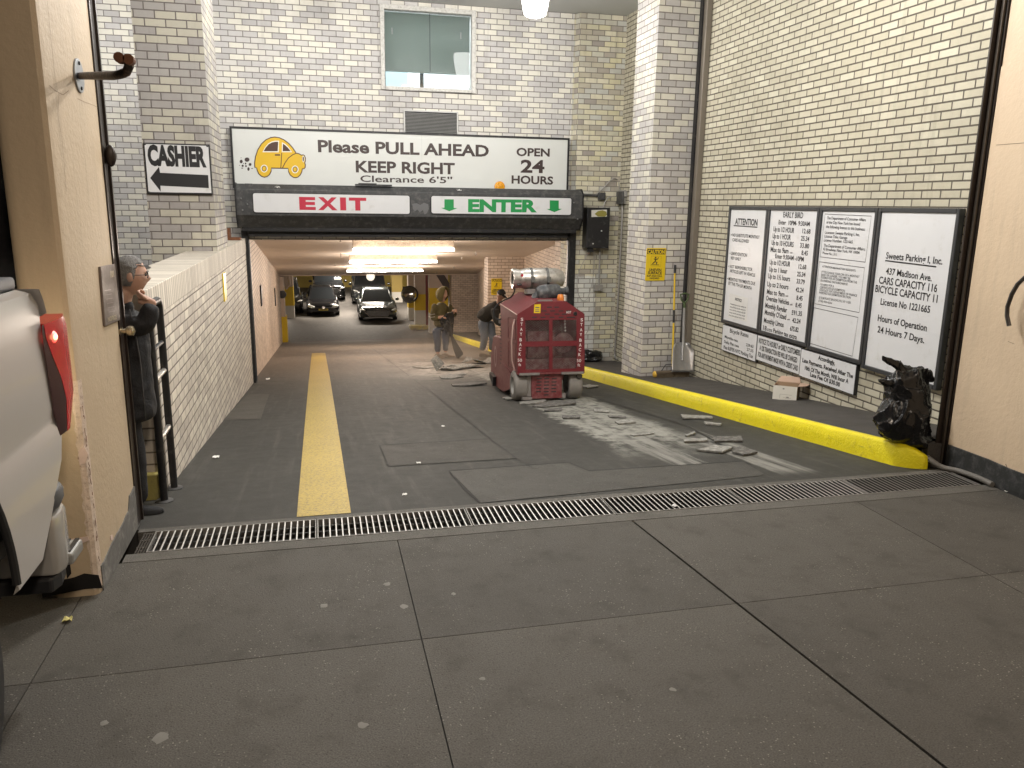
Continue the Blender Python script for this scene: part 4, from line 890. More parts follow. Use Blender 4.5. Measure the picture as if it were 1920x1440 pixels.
# ================================================================== yellow caution signs
CAUY = M('caution_yellow', (.70, .50, .01), .4, var=.05)
def caution(yy, zf, label, detail=True):
    P = [PY(*zf(*p), yy) for p in ((647, 105), (800, 108), (790, 368), (632, 362))]
    x0 = (P[0].x+P[3].x)/2; x1 = (P[1].x+P[2].x)/2; z0 = (P[2].z+P[3].z)/2; z1 = (P[0].z+P[1].z)/2
    t = thing('caution_sign', label, 'sign', ((x0+x1)/2, yy, z0), 'yellow caution signs')
    rrect(x0, x1, z0, z1, .015, yy, .006).build('panel', CAUY, t)
    S = Sign(pfY(yy-.0015))
    S.poly(INK, [zf(*p) for p in ((652, 114), (796, 116), (794, 157), (650, 154))]); S.done(t, 'header')
    S = Sign(pfY(yy-.003)); T(S, CAUY, zf, 'CAUTION', 654, 150, 789, 152, 29, .04); S.done(t)
    S = Sign(pfY(yy-.0015))
    for s, a in (('UNEVEN', (664, 289, 762, 291, 20)), ('SURFACE', (655, 313, 766, 316, 21)), ('SLIP AND FALL', (647, 333, 770, 336, 13)), ('HAZARD', (670, 352, 745, 354, 13))): T(S, INK, zf, s, *a, bold=.035)
    f = lambda L: [zf(*p) for p in L]; k = (x1-x0)/150
    S.line(INK, f([(682, 170), (762, 172), (758, 250), (678, 248)]), 1.5*k, closed=True)
    S.line(INK, f([(682, 238), (745, 240)]), 4*k)
    S.line(INK, f([(722, 190), (712, 215), (728, 220), (722, 235)]), 9*k); S.line(INK, f([(712, 215), (700, 224), (692, 232)]), 8*k); S.line(INK, f([(720, 196), (733, 195), (740, 180)]), 6*k); S.line(INK, f([(720, 198), (703, 192)]), 6*k)
    S.poly(INK, f([(717+7*math.cos(a*.7), 182+7*math.sin(a*.7)) for a in range(9)]))
    S.done(t, 'pictogram')
z8 = zz_(1060, 440, 4.2357)
caution(10.085, z8, 'yellow CAUTION uneven surface sign on the brick pillar above the broom')
def z9(x, y): return (921+(x-640)*20/155, 522+(y-105)*31/260)
caution(20.985, z9, 'small far yellow CAUTION sign on the tunnel pier behind the bending worker')
# edge-on strips on the left walls
w = MB(); a = PX(423, 520, -1.02); b_ = PX(427, 562, -1.02); w.box(-1.043, -1.03, a.y-.12, a.y+.12, b_.z, a.z+.05)
tag(w.build('caution_strip', CAUY, origin=a), 'yellow caution plate seen almost edge-on on the parapet wall near the gate post', 'sign')
for px, y0, y1, lab in ((487, 535, 573, 'narrow black plate on the tunnel wall, nearer the gate post'), (514, 540, 573, 'narrow black plate on the tunnel wall, nearer the ramp foot')):
    xx = -1.075-.4*.0; Yq = 17.0 if px == 487 else 26.0; xw = -1.075-(Yq-13.4)*.405/19.8
    a, b_ = PY(px, y0, Yq), PY(px, y1, Yq)
    w = MB(); w.box(xw-.005, xw+.03, Yq-.12, Yq+.12, b_.z, a.z); tag(w.build('wall_plate', BLK, origin=a), lab, 'plate', 'black plates on the tunnel wall')
# metal plaque on the left pier
t = thing('metal_plaque', 'worn bronze metal plaque on the left stucco pier above the door knob', 'plaque', (-1.04, 4.45, 1.2))
P = [PX(x, y, -1.028) for x, y in ((189, 500), (216, 495), (226, 600), (198, 612))]
w = MB(); w.prism([p for p in P], (-.012, 0, 0))
b = NB('plaque_metal'); p = b.pos(); n_ = b.noise(p, 22, 5, .7); c = b.mix(n_, (.24, .20, .175), (.15, .125, .11)); PLQ = b.fin(c, b.ma('ADD', .32, b.ma('MULTIPLY', n_, .4)), .45)
w.build('plate', PLQ, t, bevel=.003)
w = MB(); q_ = [PX(x, y, -1.0265) for x, y in ((210, 521), (214, 520), (215, 508), (211, 509))]
S = Sign(pfX(-1.0265, 1)); PLL = M('plaque_letters', (.52, .45, .30), .4, .4)
S.text(PLL, '101', 208, 520, 214, 519, 11, .03)
for k in range(6): S.line(M('plaque_faint', (.30, .25, .22), .4, .5), [(196+k*1.6, 545+k*8), (208+k*1.6, 543+k*8)], .004)
S.text(PLL, 'NOTICE', 203, 603, 219, 598, 8, .02)
S.done(t)
# bracket on the left pier
t = thing('wall_bracket', 'rusty dark rod bracket with a round flange sticking out of the left pier', 'bracket', (-1.04, 4.2, 2.36))
c = PX(146, 142, -1.04); w = MB(); w.lathe(c, (1, 0, 0), [(0, .075), (.008, .075), (.009, .07)], 28); w.build('flange', M('zinc_plate', (.26, .27, .28), .45, .7, var=.2), t)
w = MB(); tip = PX(238, 112, -.62); el = PX(228, 142, -.66)
path = [c+V((.009, 0, -.0)), c.lerp(el, .5), c.lerp(el, .86), el+V((-.005, .0, .004)), el+(tip-el)*.25+V((.012, 0, 0)), el+(tip-el)*.65+V((.014, 0, 0)), tip+V((0, 0, .005))]
w.tube(path, .016, 12); w.build('rod', M('rusty_black_rod', (.035, .028, .024), .6, .4, var=.5, scale=20, dust=(.22, .13, .09), dk=.5), t, smooth=True)
w = MB(); w.cyl(tip+V((-.022, -.02, .004)), tip+V((-.022, .02, .004)), .018, n=14); w.cyl(tip+V((.008, -.02, 0)), tip+V((.008, .02, 0)), .018, n=14); w.build('eye', RUST, t)
w = MB()
for dy, dz in ((.0, .055), (.0, -.055), (.05, .01), (-.05, -.01)): w.lathe(c+V((.009, dy, dz)), (1, 0, 0), [(0, .009), (.006, .007)], 6)
w.build('bolts', BLK, t)
# hooked handle on the right stucco
t = thing('bent_rod', 'curved dark steel rod on the right stucco wall', 'rod', (4.36, 4.2, 1.2))
P = [PX(x, y, 4.29) for x, y in ((1892, 611), (1888, 592), (1889, 575), (1897, 552), (1908, 533), (1925, 517))]
w = MB(); w.tube([P[0], P[1], P[2], P[3], P[4], P[5], P[5]+V((.07, -.03, .02))], .0135, 10); w.build('rod', M('dark_rod', (.06, .052, .047), .4, .5, var=.4), t, smooth=True)
# ================================================================== electrics right of the opening
t = thing('electric_box', 'black steel electrical control box with a white sticker right of the gate housing', 'electrical box', (4.55, 12.8, 1.1))
P = [PY(x, y, 12.66) for x, y in ((1102, 389), (1145, 388), (1142, 466), (1100, 467))]
x0, x1, z0, z1 = P[0].x, P[1].x, P[2].z, P[0].z
w = MB(); w.box(x0, x1, 12.675, 12.897, z0, z1); w.build('case', BLK, t, bevel=.006)
w = MB(); w.box(x0+.012, x1-.012, 12.66, 12.674, z0+.012, z1-.012); w.build('door', BLK, t, bevel=.004)
S = Sign(pfY(12.6585)); S.poly(M('sticker_white', (.66, .65, .60), .5), [(1109, 394), (1138, 393), (1138, 406), (1109, 407)]); S.done(t, 'sticker')
S = Sign(pfY(12.657)); OLV = M('olive_print', (.27, .24, .05), .5); S.poly(OLV, [(1115, 401), (1121, 396), (1130, 394), (1137, 397), (1138, 403), (1134, 406), (1121, 406)]); S.done(t, 'leaf_mark')
w = MB()
for x, y in ((1128, 433), (1112, 457)): w.sph(PY(x, y, 12.658), .012, 8, 6)
w.build('latch', STEEL, t, smooth=True)
w = MB(); c = PY(1106, 468, 12.72); w.box(c.x-.05, c.x+.06, 12.69, 12.76, z0-.06, z0-.001); w.build('cable_gland', BLK, t, bevel=.012)
def cable(name, pts, r, mat, label, cat, grp=None, n=8):
    P = [V(p) for p in pts]; Q = []
    for i in range(len(P)-1):   # catmull-rom
        p0, p1, p2, p3 = P[max(i-1, 0)], P[i], P[i+1], P[min(i+2, len(P)-1)]
        for k in range(6):
            u = k/6; Q.append(.5*((2*p1)+(p2-p0)*u+(2*p0-5*p1+4*p2-p3)*u*u+(3*p1-p0-3*p2+p3)*u**3))
    Q.append(P[-1]); w = MB(); w.tube(Q, r, n); return tag(w.build(name, mat, smooth=True, origin=P[0]), label, cat, grp)
GREYC = M('grey_conduit', (.34, .33, .31), .45, .4, var=.2)
w = MB(); P = [PY(x, y, 12.84) for x, y in ((1123, 361), (1135, 375))]; w.box(P[0].x, P[1].x, 12.83, 12.899, P[1].z, P[0].z); tag(w.build('junction_box', DKGREY, origin=P[0], bevel=.006), 'square grey junction box just above the black electrical box', 'junction box', 'grey junction boxes')
w = MB(); P = [PY(x, y, 12.84) for x, y in ((1115, 534), (1130, 546))]; w.box(P[0].x, P[1].x, 12.83, 12.899, P[1].z, P[0].z); w.lathe((P[0].lerp(P[1], .5).x+.01, 12.83, P[1].z+.03), (0, -1, 0), [(0, .022), (.012, .02)], 10)
tag(w.build('junction_box', GREYC, origin=P[0], bevel=.005), 'small grey socket box on the white painted bricks with dangling wires', 'junction box', 'grey junction boxes')
t = thing('switch_box', 'dark switch boxes on the brick side wall at the top of a conduit', 'switch box', (4.97, 12.3, 1.8))
P = [PX(x, y, 4.93) for x, y in ((1150, 357), (1158, 382))]; w = MB(); w.box(4.935, 4.979, P[1].y-.24, P[0].y, P[1].z, P[0].z); w.build('plate', GREYC, t, bevel=.004)
P = [PX(x, y, 4.9) for x, y in ((1156, 359), (1166, 383))]; w = MB(); w.box(4.90, 4.934, P[1].y, P[0].y, P[1].z, P[0].z); w.build('switch', DKGREY, t, bevel=.008)
P = [PX(x, y, 4.93) for x, y in ((1164, 358), (1170, 369))]; w = MB(); w.box(4.93, 4.979, P[1].y-.02, P[0].y-.03, P[1].z, P[0].z); w.build('elbow_box', GREYC, t, bevel=.006)
xw = 4.955
cable('conduit', [PX(x, y, xw) for x, y in ((1167, 370), (1166, 420), (1163, 480), (1160, 540), (1156, 610), (1153, 655), (1153, 668), (1157, 674))], .016, GREYC, 'thin grey conduit running down the brick side wall left of the pillar', 'conduit')
cable('conduit', [PY(x, y, 12.87) for x, y in ((1064, 363), (1090, 365), (1124, 367))], .022, DKGREY, 'short dark horizontal conduit from the sign to the junction box', 'conduit')
cable('conduit', [PY(x, y, 12.86) for x, y in ((1125, 468), (1124, 500), (1123, 535))], .016, GREYC, 'short vertical conduit under the black electrical box', 'conduit')
cable('cable', [PY(x, y, 12.86) for x, y in ((1118, 364), (1127, 357), (1137, 346), (1146, 337), (1152, 335))]+[PX(1159, 339, 4.95), PX(1161, 350, 4.95), PX(1163, 357, 4.94)], .009, GREYC, 'thin grey cable arching up from the junction box to the switch boxes', 'cable')
cable('cable', [PY(x, y, 12.85) for x, y in ((1131, 391), (1134, 380), (1140, 371), (1147, 369))], .010, GREYC, 'short grey cable looping from the black box to the switches', 'cable')
cable('cable', [PY(x, y, 12.85) for x, y in ((1107, 468), (1087, 505), (1082, 535), (1086, 555), (1094, 564), (1103, 556), (1112, 520), (1116, 468))], .005, GREYC, 'thin dangling cable loop on the white painted bricks', 'cable')
cable('cable', [PY(x, y, 12.85) for x, y in ((1118, 547), (1116, 575), (1110, 600), (1102, 620), (1096, 629))], .004, GREYC, 'thin loose wires trailing from the socket box down towards the red machine', 'cable')
cable('cable', [PY(x, y, 12.85) for x, y in ((1113, 468), (1112, 520), (1113, 560), (1112, 590), (1107, 612), (1099, 626))], .004, GREYC, 'second thin wire hanging beside the socket box', 'cable')
# rectangular downpipe between pillar and right wall
t = thing('downpipe', 'tall brownish metal downpipe between the brick pillar and the tan wall', 'pipe', (4.95, 10.02, -.45))
w = MB(); w.box(4.90, 4.979, 9.93, 10.02, zr(10)+KH, ZT); w.build('pipe', M('pipe_paint', (.20, .175, .145), .45, .3, var=.15), t, bevel=.008)
w = MB(); w.box(4.885, 4.979, 10.021, 10.099, zr(10)+KH, ZT); w.build('dark_gap_fill', BLK, t)  # black strip filling the gap at the pillar, its shade put into colour
# ================================================================== red ride-on floor scraper
MO = V((2.74, 9.14, zr(9.14)))
MT = Matrix.Translation(MO) @ Matrix.Rotation(math.radians(-2.5), 4, 'Z') @ Matrix.Rotation(-math.atan(S1), 4, 'X')
MI = MT.inverted(); MR3 = MI.to_3x3()
def ML(px, py, yl):
    o = MI @ CPOS; d = MR3 @ ray(px, py); return o+d*((yl-o.y)/d.y)
def MLX(px, py, xl):
    o = MI @ CPOS; d = MR3 @ ray(px, py); return o+d*((xl-o.x)/d.x)
def redmat(name, dk):
    b = NB(name); v = b.obj(); n = b.noise(v, 5, 6, .7); g = b.noise(v, 28, 4, .7); z = b.sep(v)[2]
    c = b.mix(n, (.105, .005, .010), (.155, .010, .017))
    low = b.ss(z, .95, .1)
    m = b.ma('MULTIPLY', b.ss(b.ma('ADD', b.ma('MULTIPLY', n, .6), b.ma('MULTIPLY', g, .4)), .60-dk*.25, .78), b.ma('ADD', .35, b.ma('MULTIPLY', low, .6)))
    c = b.mix(b.ma('MULTIPLY', m, .75), c, (.27, .15, .14) if dk < 1 else (.33, .205, .19)); b.bump(g, .12, .005)
    return b.fin(c, b.ma('ADD', .35, b.ma('MULTIPLY', n, .3)), 0, .5)
RED1 = redmat('machine_red', .35); RED2 = redmat('machine_red_dusty', 1.05)
DUSTM = M('dusty_metal', (.20, .18, .17), .75, .2, var=.35, scale=15, bump=.2)
t = thing('floor_scraper', 'dusty red ride-on floor scraper with silver gas tank, lettered STAY BACK', 'floor scraper', MO)
def mb(): return MB(MT)
# rear frame
a = ML(969, 698, 0); hw = .40; zb = ML(1030, 698, 0).z; zs = ML(972, 590, 0).z; ztp = ML(1034, 565, 0).z
xl = ML(970, 645, 0).x; xr = ML(1096, 645, 0).x; tl = ML(1008, 565, 0).x; tr = ML(1061, 565, 0).x
wx = [ML(985, 620, 0).x, ML(1029.5, 620, 0).x, ML(1036, 620, 0).x, ML(1081, 620, 0).x]
wz = [ML(1030, 692, 0).z, ML(1030, 649.5, 0).z, ML(1030, 639.5, 0).z, ML(1030, 600, 0).z]
w = mb(); th = .02
w.box(xl, wx[0], 0, th, zb, wz[3]); w.box(wx[3], xr, 0, th, zb, wz[3]); w.box(wx[1], wx[2], 0, th, wz[0], wz[3])
w.box(wx[0], wx[3], 0, th, zb, wz[0]); w.box(wx[0], wx[1], 0, th, wz[1], wz[2]); w.box(wx[2], wx[3], 0, th, wz[1], wz[2])
w.prism([(xl, 0, wz[3]), (xr, 0, wz[3]), (xr, 0, zs), (tr, 0, ztp), (tl, 0, ztp), (xl, 0, zs)], (0, th, 0))
rear = w.build('rear_frame', RED1, t)
# long hood: sides, sloping roof panels, top
Lh = 1.12; RS = .115*Lh
w = mb(); e = .012
def shell(pts, d, th):  # thin plate from outline points
    w.prism(pts, d)
w.prism([(xl, th+.001, zb), (xl, Lh, zb), (xl, Lh, zs+RS), (xl, th+.001, zs)], (e, 0, 0))
w.prism([(xr, th+.001, zb), (xr, Lh, zb), (xr, Lh, zs+RS), (xr, th+.001, zs)], (-e, 0, 0))
w.prism([(xl, th+.001, zs+.001), (xl, Lh, zs+RS+.001), (tl, Lh, ztp+RS), (tl, th+.001, ztp)], (.008, 0, -.01))
w.prism([(xr, th+.001, zs+.001), (xr, Lh, zs+RS+.001), (tr, Lh, ztp+RS), (tr, th+.001, ztp)], (-.008, 0, -.01))
w.prism([(tl+.001, th+.001, ztp), (tr-.001, th+.001, ztp), (tr-.001, Lh, ztp+RS), (tl+.001, Lh, ztp+RS)], (0, 0, -.012)); w.box(xl+e, xr-e, Lh-.02, Lh-.001, zb, zs-.02)
w.build('hood', RED2, t)
w = mb(); w.tube([(xl-.003, .0, zs), (xl-.003, Lh, zs+RS)], .007, 6); w.build('edge_trim', M('worn_red_edge', (.42, .27, .24), .5, var=.3, scale=30), t)
# interior: engine block seen through the screens
w = mb(); w.box(xl+.05, xr-.05, .12, .5, zb+.02, zb+.16); w.box(-.25, .1, .16, .6, zb+.17, zb+.5); w.lathe((.22, .3, zb+.35), (0, -1, 0), [(0, .13), (.1, .13), (.12, .05)], 18)
w.box(-.32, -.27, .15, .2, zb+.2, zs-.1); w.build('engine', M('engine_dark', (.10, .03, .035), .55, .3, var=.4, dust=(.28, .24, .22), dk=.7), t)
w = mb()
for k in range(4): c = ML(1059+k*.3, 602+k*6, .1); w.sph(c, (.012, .01, .018), 8, 6)
w.build('chrome_bits', ALU, t, smooth=True)
# expanded metal screens: four panels
SCR = M('screen_metal', (.16, .07, .07), .6, .3, var=.3, dust=(.32, .28, .26), dk=.8)
for (x0, x1) in ((wx[0], wx[1]), (wx[2], wx[3])):
    for (z0, z1) in ((wz[0], wz[1]), (wz[2], wz[3])):
        w = mb(); p = .019; r = .0012; H = z1-z0; Wd = x1-x0
        for sgn in (1, -1):
            k = -H*1.8
            while k < Wd+H*1.8:
                # line x = x0+k + sgn*s/ tan ; slope 2:1
                sl = .55
                a0 = x0+k; b0 = a0+sgn*H/sl
                za, zb_ = z0, z1; xa, xb = a0, b0
                def clip(xa, za, xb, zb_):
                    t0, t1 = 0.0, 1.0; dx = xb-xa
                    if abs(dx) > 1e-9:
                        u, v = (x0-xa)/dx, (x1-xa)/dx
                        if u > v: u, v = v, u
                        t0, t1 = max(t0, u), min(t1, v)
                    return (t0, t1)
                q0, q1 = clip(xa, za, xb, zb_)
                if q1-q0 > .02:
                    A = V((xa+(xb-xa)*q0, .012, za+(zb_-za)*q0)); B_ = V((xa+(xb-xa)*q1, .012, za+(zb_-za)*q1))
                    nrm = (B_-A).cross(V((0, 1, 0))).normalized()*r
                    w.add([A+nrm, B_+nrm, B_-nrm, A-nrm, A+nrm+V((0, .003, 0)), B_+nrm+V((0, .003, 0)), B_-nrm+V((0, .003, 0)), A-nrm+V((0, .003, 0))], [(0, 1, 2, 3), (7, 6, 5, 4), (0, 4, 5, 1), (2, 6, 7, 3)])
                k += p*2.0
        w.build('screen', SCR, t, fix=False)
# black vent slots in the rear hood plate, rim, labels
w = mb()
def slot(px, py, wpx, hpx, yl=-.0015, ww=w):
    c = ML(px, py, yl); k = wpx/157/2; h = hpx/157/2
    ww.prism([(c.x-k, yl, c.z-h), (c.x+k, yl, c.z-h), (c.x+k, yl, c.z+h), (c.x-k, yl, c.z+h)], (0, .001, 0))
for yy, xs in ((576, (1030, 1044)), (583, (1020, 1036, 1052, 1066)), (589, (1026, 1044, 1058)), (595, (1002, 1018, 1035, 1052, 1067, 1074))):
    for x in xs: slot(x, yy, 9.5, 2.1)
w.build('vent_slots', INK, t)
w = mb(); c = ML(1078.5, 588, 0); w.lathe(c+V((0, .0, 0)), (0, -1, 0), [(0, .024), (.012, .024), (.013, .016), (.004, .014)], 18); w.build('exhaust_port', BLK, t)
w = mb(); P = [ML(x, y, -.002) for x, y in ((1002, 571), (1014, 570), (1013, 587), (1001, 587))]; w.prism(P, (0, .0015, 0)); w.build('warning_label', CAUY, t)
w = mb()
for py_, hh in ((576.5, 2), (580, 1), (583.5, 2)): slot(1007.5, py_, 8, hh, -.003, w)
w.build('label_print', INKG, t)
WL = M('white_lettering', (.72, .70, .68), .5, var=.06); w = mb()
def mtext(s, px, py, wpx, hpx, bold=.03):
    a = ML(px-wpx/2, py+hpx/2, -.0016); b_ = ML(px+wpx/2, py+hpx/2, -.0016); b_.z = a.z
    vs, fs = glyphs(s, bold); x0 = min(v.x for v in vs); x1 = max(v.x for v in vs); h = hpx/157
    w.add([V((a.x+(b_.x-a.x)*(v.x-x0)/(x1-x0), -.0016, a.z+h*v.y/CAPH)) for v in vs], fs)
ys = [(560, 'S'), (606, 'T'), (656, 'A'), (702, 'Y'), (756, 'B'), (802, 'A'), (848, 'C'), (895, 'K')]
for k, (zy, ch) in enumerate(ys):
    mtext(ch, 940+(199-(zy-560)*.062)/5.143, 490+zy/5.143, 4.4, 5.7, .015); mtext(ch, 940+(776-(zy-560)*.062)/5.143, 490+(zy+4)/5.143, 4.4, 5.7, .015)
mtext('50', 974.6, 675.4, 8.2, 5.6, .0); mtext('50', 1085.6, 676, 8.2, 5.6, .0); mtext('ft', 974.6, 683.7, 5.0, 5.4, .0); mtext('ft', 1085.4, 684.5, 5.0, 5.4, .0)
mtext('HOT', 1066.5, 585.5, 9, 4.3, .01)
w.build('lettering', WL, t, tri=True)
# side slots and panel lines, left side
w = mb()
for k in range(13):
    f = k/12; c0 = MLX(938.5+1.5*f-1.0*f, 592+96*f*.93, xl-.001); 
    for dy in (-.035, .035):
        w.box(xl-.0015, xl-.0005, c0.y+dy-.02, c0.y+dy+.02, c0.z-.007, c0.z+.009)
w.build('side_slots', INK, t)
w = mb()
for (ya, yb, za, zb2) in ((.10, .58, zb+.40, zs-.04), (.10, .58, zb+.04, zb+.36)):
    for q in ((ya, ya+.006, za, zb2), (yb-.006, yb, za, zb2), (ya+.007, yb-.007, za, za+.006), (ya+.007, yb-.007, zb2-.006, zb2)): w.box(xl-.004, xl-.0004, *q)
w.build('side_panel_seams', M('seam_red', (.09, .012, .015), .6), t)
w = mb(); P = [(xl-.012, .12, zb+.02), (xl-.05, .10, zb+.15), (xl-.055, .085, zb+.38), (xl-.035, .08, zb+.58), (xl-.01, .10, zs-.06)]; w.tube(P, .011, 8); w.build('side_handle', M('dusty_bar', (.40, .27, .24), .55, var=.3), t, smooth=True)
# bumper plates, tow hook, tail skirt with slots
w = mb(); w.box(xl+.02, xl+.27, -.035, -.001, zb-.03, zb+.0); w.box(xr-.30, xr-.02, -.035, -.001, zb-.03, zb+.0); w.build('bumper_plate', DUSTM, t, bevel=.003)
w = mb(); w.box(xl, xr, -.002, Lh, zb-.022, zb-.002); w.build('floor_plate', RED2, t)
sx0, sx1 = ML(996, 725, .05).x, ML(1053, 725, .05).x
w = mb(); w.box(sx0, sx1, .04, .07, .03, zb-.023); w.build('tail_skirt', RED2, t, bevel=.004)
w = mb(); yy0 = .0385
for zy, cols in ((1100, (440,)), (1131, (366, 438, 510)), (1163, (364, 437, 508)), (1194, (362, 436, 507)), (1227, (360, 434, 506)), (1257, (359, 433, 505)), (1288, (432,))):
    for zx in cols: slot(940+zx/5.143, 490+zy/5.143, 10, 2.4, yy0, w)
w.build('skirt_slots', INK, t)
w = mb(); w.box(sx0-.06, sx0-.005, .035, .075, .06, zb-.03); w.box(sx0-.12, sx0-.002, -.01, .12, .02, .055); w.box(sx1+.005, sx1+.05, .035, .075, .03, .09); w.build('axle_bracket', DUSTM, t, bevel=.004)
w = mb(); c = ML(1086, 703, .0); w.tube([c+V((.035*math.cos(a), 0, .035*math.sin(a)-.01)) for a in [math.pi*(.1-1.2*k/10) for k in range(11)]], .007, 8); w.build('tow_hook', BLK, t, smooth=True)
# wheels
for sx in (-1, 1):
    cx = ML(959 if sx < 0 else 1068, 722, .1).x; r = .188
    cx = (xl+.055 if sx < 0 else xr-.10)
    w = mb(); w.lathe((cx-.085, .19, r), (1, 0, 0), [(0, .115), (.0, .165), (.012, r-.006), (.03, r), (.14, r), (.158, r-.006), (.17, .165), (.17, .115)], 36, cap=False)
    wh = w.build('wheel', M('grey_tyre', (.20, .185, .17), .8, var=.25, scale=9, bump=.3), t, smooth=True)
    w = mb(); w.lathe((cx-.083, .19, r), (1, 0, 0), [(.0, .113), (.03, .105), (.035, .05), (.02, .045), (.02, .001)], 28, cap=False); w.build('rim', M('dusty_rim', (.40, .39, .37), .6, .3, var=.2), wh, smooth=True)
    w = mb()
    for k in range(5):
        a = 2*math.pi*k/5; w.box(cx-.058, cx-.052, .19+.07*math.cos(a)-.014, .19+.07*math.cos(a)+.014, r+.07*math.sin(a)-.014, r+.07*math.sin(a)+.014)
    w.build('lug_holes', INK, wh)
# forward body, side skirt, blade
yf = Lh; 
w = mb(); zf1 = MLX(916, 617, xl).z
zf1 = .72
prof = [(yf-.18, .16), (yf+.62, .10), (yf+.86, .20), (yf+.80, .52), (yf+.62, zf1), (yf+.52, zf1+.03), (yf-.0, zf1+.03), (yf-.0, zs-.06), (yf-.018, zs-.06), (yf-.018, zb-.024), (yf-.18, zb-.024)]
w.prism([(xl+.001, y, z) for y, z in prof], (xr-xl-.002, 0, 0)); w.build('front_body', RED2, t, bevel=.012)
w = mb(); w.prism([(xl-.012, .42, zb-.024), (xl-.012, .42, .12), (xl-.012, yf-.2, .03), (xl-.012, yf+.5, .05), (xl-.012, yf+.5, .16), (xl-.012, yf-.1, .42)], (.011, 0, 0)); w.build('side_skirt', RED2, t)
w = mb(); rr = [V((xl-.004, yf+.42+.10*math.cos(a)*s_, zf1-.26+.15*math.sin(a)*s_)) for s_ in (1, .72) for a in [2*math.pi*k/24 for k in range(24)]]
w.add(rr, [(k, (k+1) % 24, 24+(k+1) % 24, 24+k) for k in range(24)]); w.build('round_emblem', M('emblem_grey', (.38, .26, .25), .6), t, fix=False)
w = mb(); w.box(xl+.02, xr-.02, yf+.72, yf+.95, .04, .10); w.box(-.3, .3, yf+.9, yf+1.15, .006, .02); w.build('scraper_blade', BLK, t)
w = mb(); w.prism([(xl-.06, yf+.35, .05), (xl-.06, yf+.62, .16), (xl-.06, yf+.62, .22), (xl-.06, yf+.3, .18)], (.047, 0, 0)); w.build('blade_arm', BLK, t)
w = mb(); w.cyl((-.25, yf+.5, zf1+.03), (-.25, yf+.5, zf1+.2), .02); w.box(-.34, -.16, yf+.42, yf+.58, zf1+.2, zf1+.26); w.build('lever', BLK, t)
# seat on the front platform
w = mb(); w.box(-.2, .22, yf+.05, yf+.4, zf1+.03, zf1+.13); w.box(-.2, .22, yf+.01, yf+.08, zf1+.14, zf1+.40); w.build('seat', M('seat_vinyl', (.02, .02, .022), .45), t, bevel=.03, smooth=True)
# gas tank on brackets with straps
yt = .74
c0 = ML(960, 521, yt); c1 = ML(1053, 524, yt)
cx0, cx1 = c0.x, c1.x; cz_ = (c0.z+c1.z)/2-.0; rt_ = .137
TANK = M('tank_aluminium', (.50, .48, .45), .36, .75, var=.25, scale=7, dust=(.22, .19, .16), dk=.6, rv=.25)
w = mb(); L = cx1-cx0
w.lathe((cx0, yt, cz_), (1, 0, 0), [(.01, .085), (0, .118), (.0, .13), (.03, .13), (.10, .118), (.115, .118), (.15, .128), (.18, rt_), (L*.55, rt_), (L-.10, rt_), (L-.045, rt_*.93), (L-.02, rt_*.78), (L+.01, rt_*.74), (L+.02, rt_*.60), (L+.022, .001)], 36, cap=False)
tank = w.build('gas_tank', TANK, t, smooth=True)
w = mb(); w.lathe((cx0+.06, yt, cz_), (1, 0, 0), [(0, .10), (.01, .1), (.02, .02), (-.02, .018), (-.03, .001)], 18, cap=False); w.build('valve', DUSTM, tank, smooth=True)
for xx in (cx0+.225, cx0+.225+.21):
    w = mb(); w.lathe((xx, yt, cz_), (1, 0, 0), [(0, rt_+.001), (0, rt_+.007), (.035, rt_+.007), (.035, rt_+.001)], 32, cap=False); w.box(xx-.004, xx+.045, yt-rt_-.035, yt-rt_-.008, cz_-.05, cz_+.02); w.build('strap', M('strap_steel', (.12, .12, .115), .5, .5), tank)
w = mb(); c = ML(979, 516, yt-rt_*.92); P = [c+V((.022*math.cos(a), -.004, .022*math.sin(a))) for a in (0, 1.57, 3.14, 4.71)]; w.prism(P, (0, .002, 0)); w.build('hazard_diamond', M('diamond_red', (.45, .02, .04), .5), tank)
w = mb(); c = ML(974, 534, yt-rt_*.85); w.sph(c, (.035, .012, .014), 10, 6); w.build('collar_hole', INK, tank)
w = mb(); w.box(cx0+.18, cx1-.05, yt-.09, yt+.09, ztp+.115*.83+.001, cz_-rt_+.004); w.build('tank_cradle', DUSTM, t)
w = mb(); P = [ML(*p, q) for *p, q in ((965, 538, yt), (964, 548, yt), (958, 557, .85), (945, 563, 1.0), (934, 570, 1.08), (926, 582, 1.1), (927, 594, 1.1), (935, 599, 1.1), (944, 596, 1.05))]
Q = []
for i in range(len(P)-1):
    p0, p1, p2, p3 = P[max(i-1, 0)], P[i], P[i+1], P[min(i+2, len(P)-1)]
    for k in range(5):
        u = k/5; Q.append(.5*((2*p1)+(p2-p0)*u+(2*p0-5*p1+4*p2-p3)*u*u+(3*p1-p0-3*p2+p3)*u**3))
w.tube(Q+[P[-1]], .010, 8); w.build('gas_hose', RUBBER, t, smooth=True)
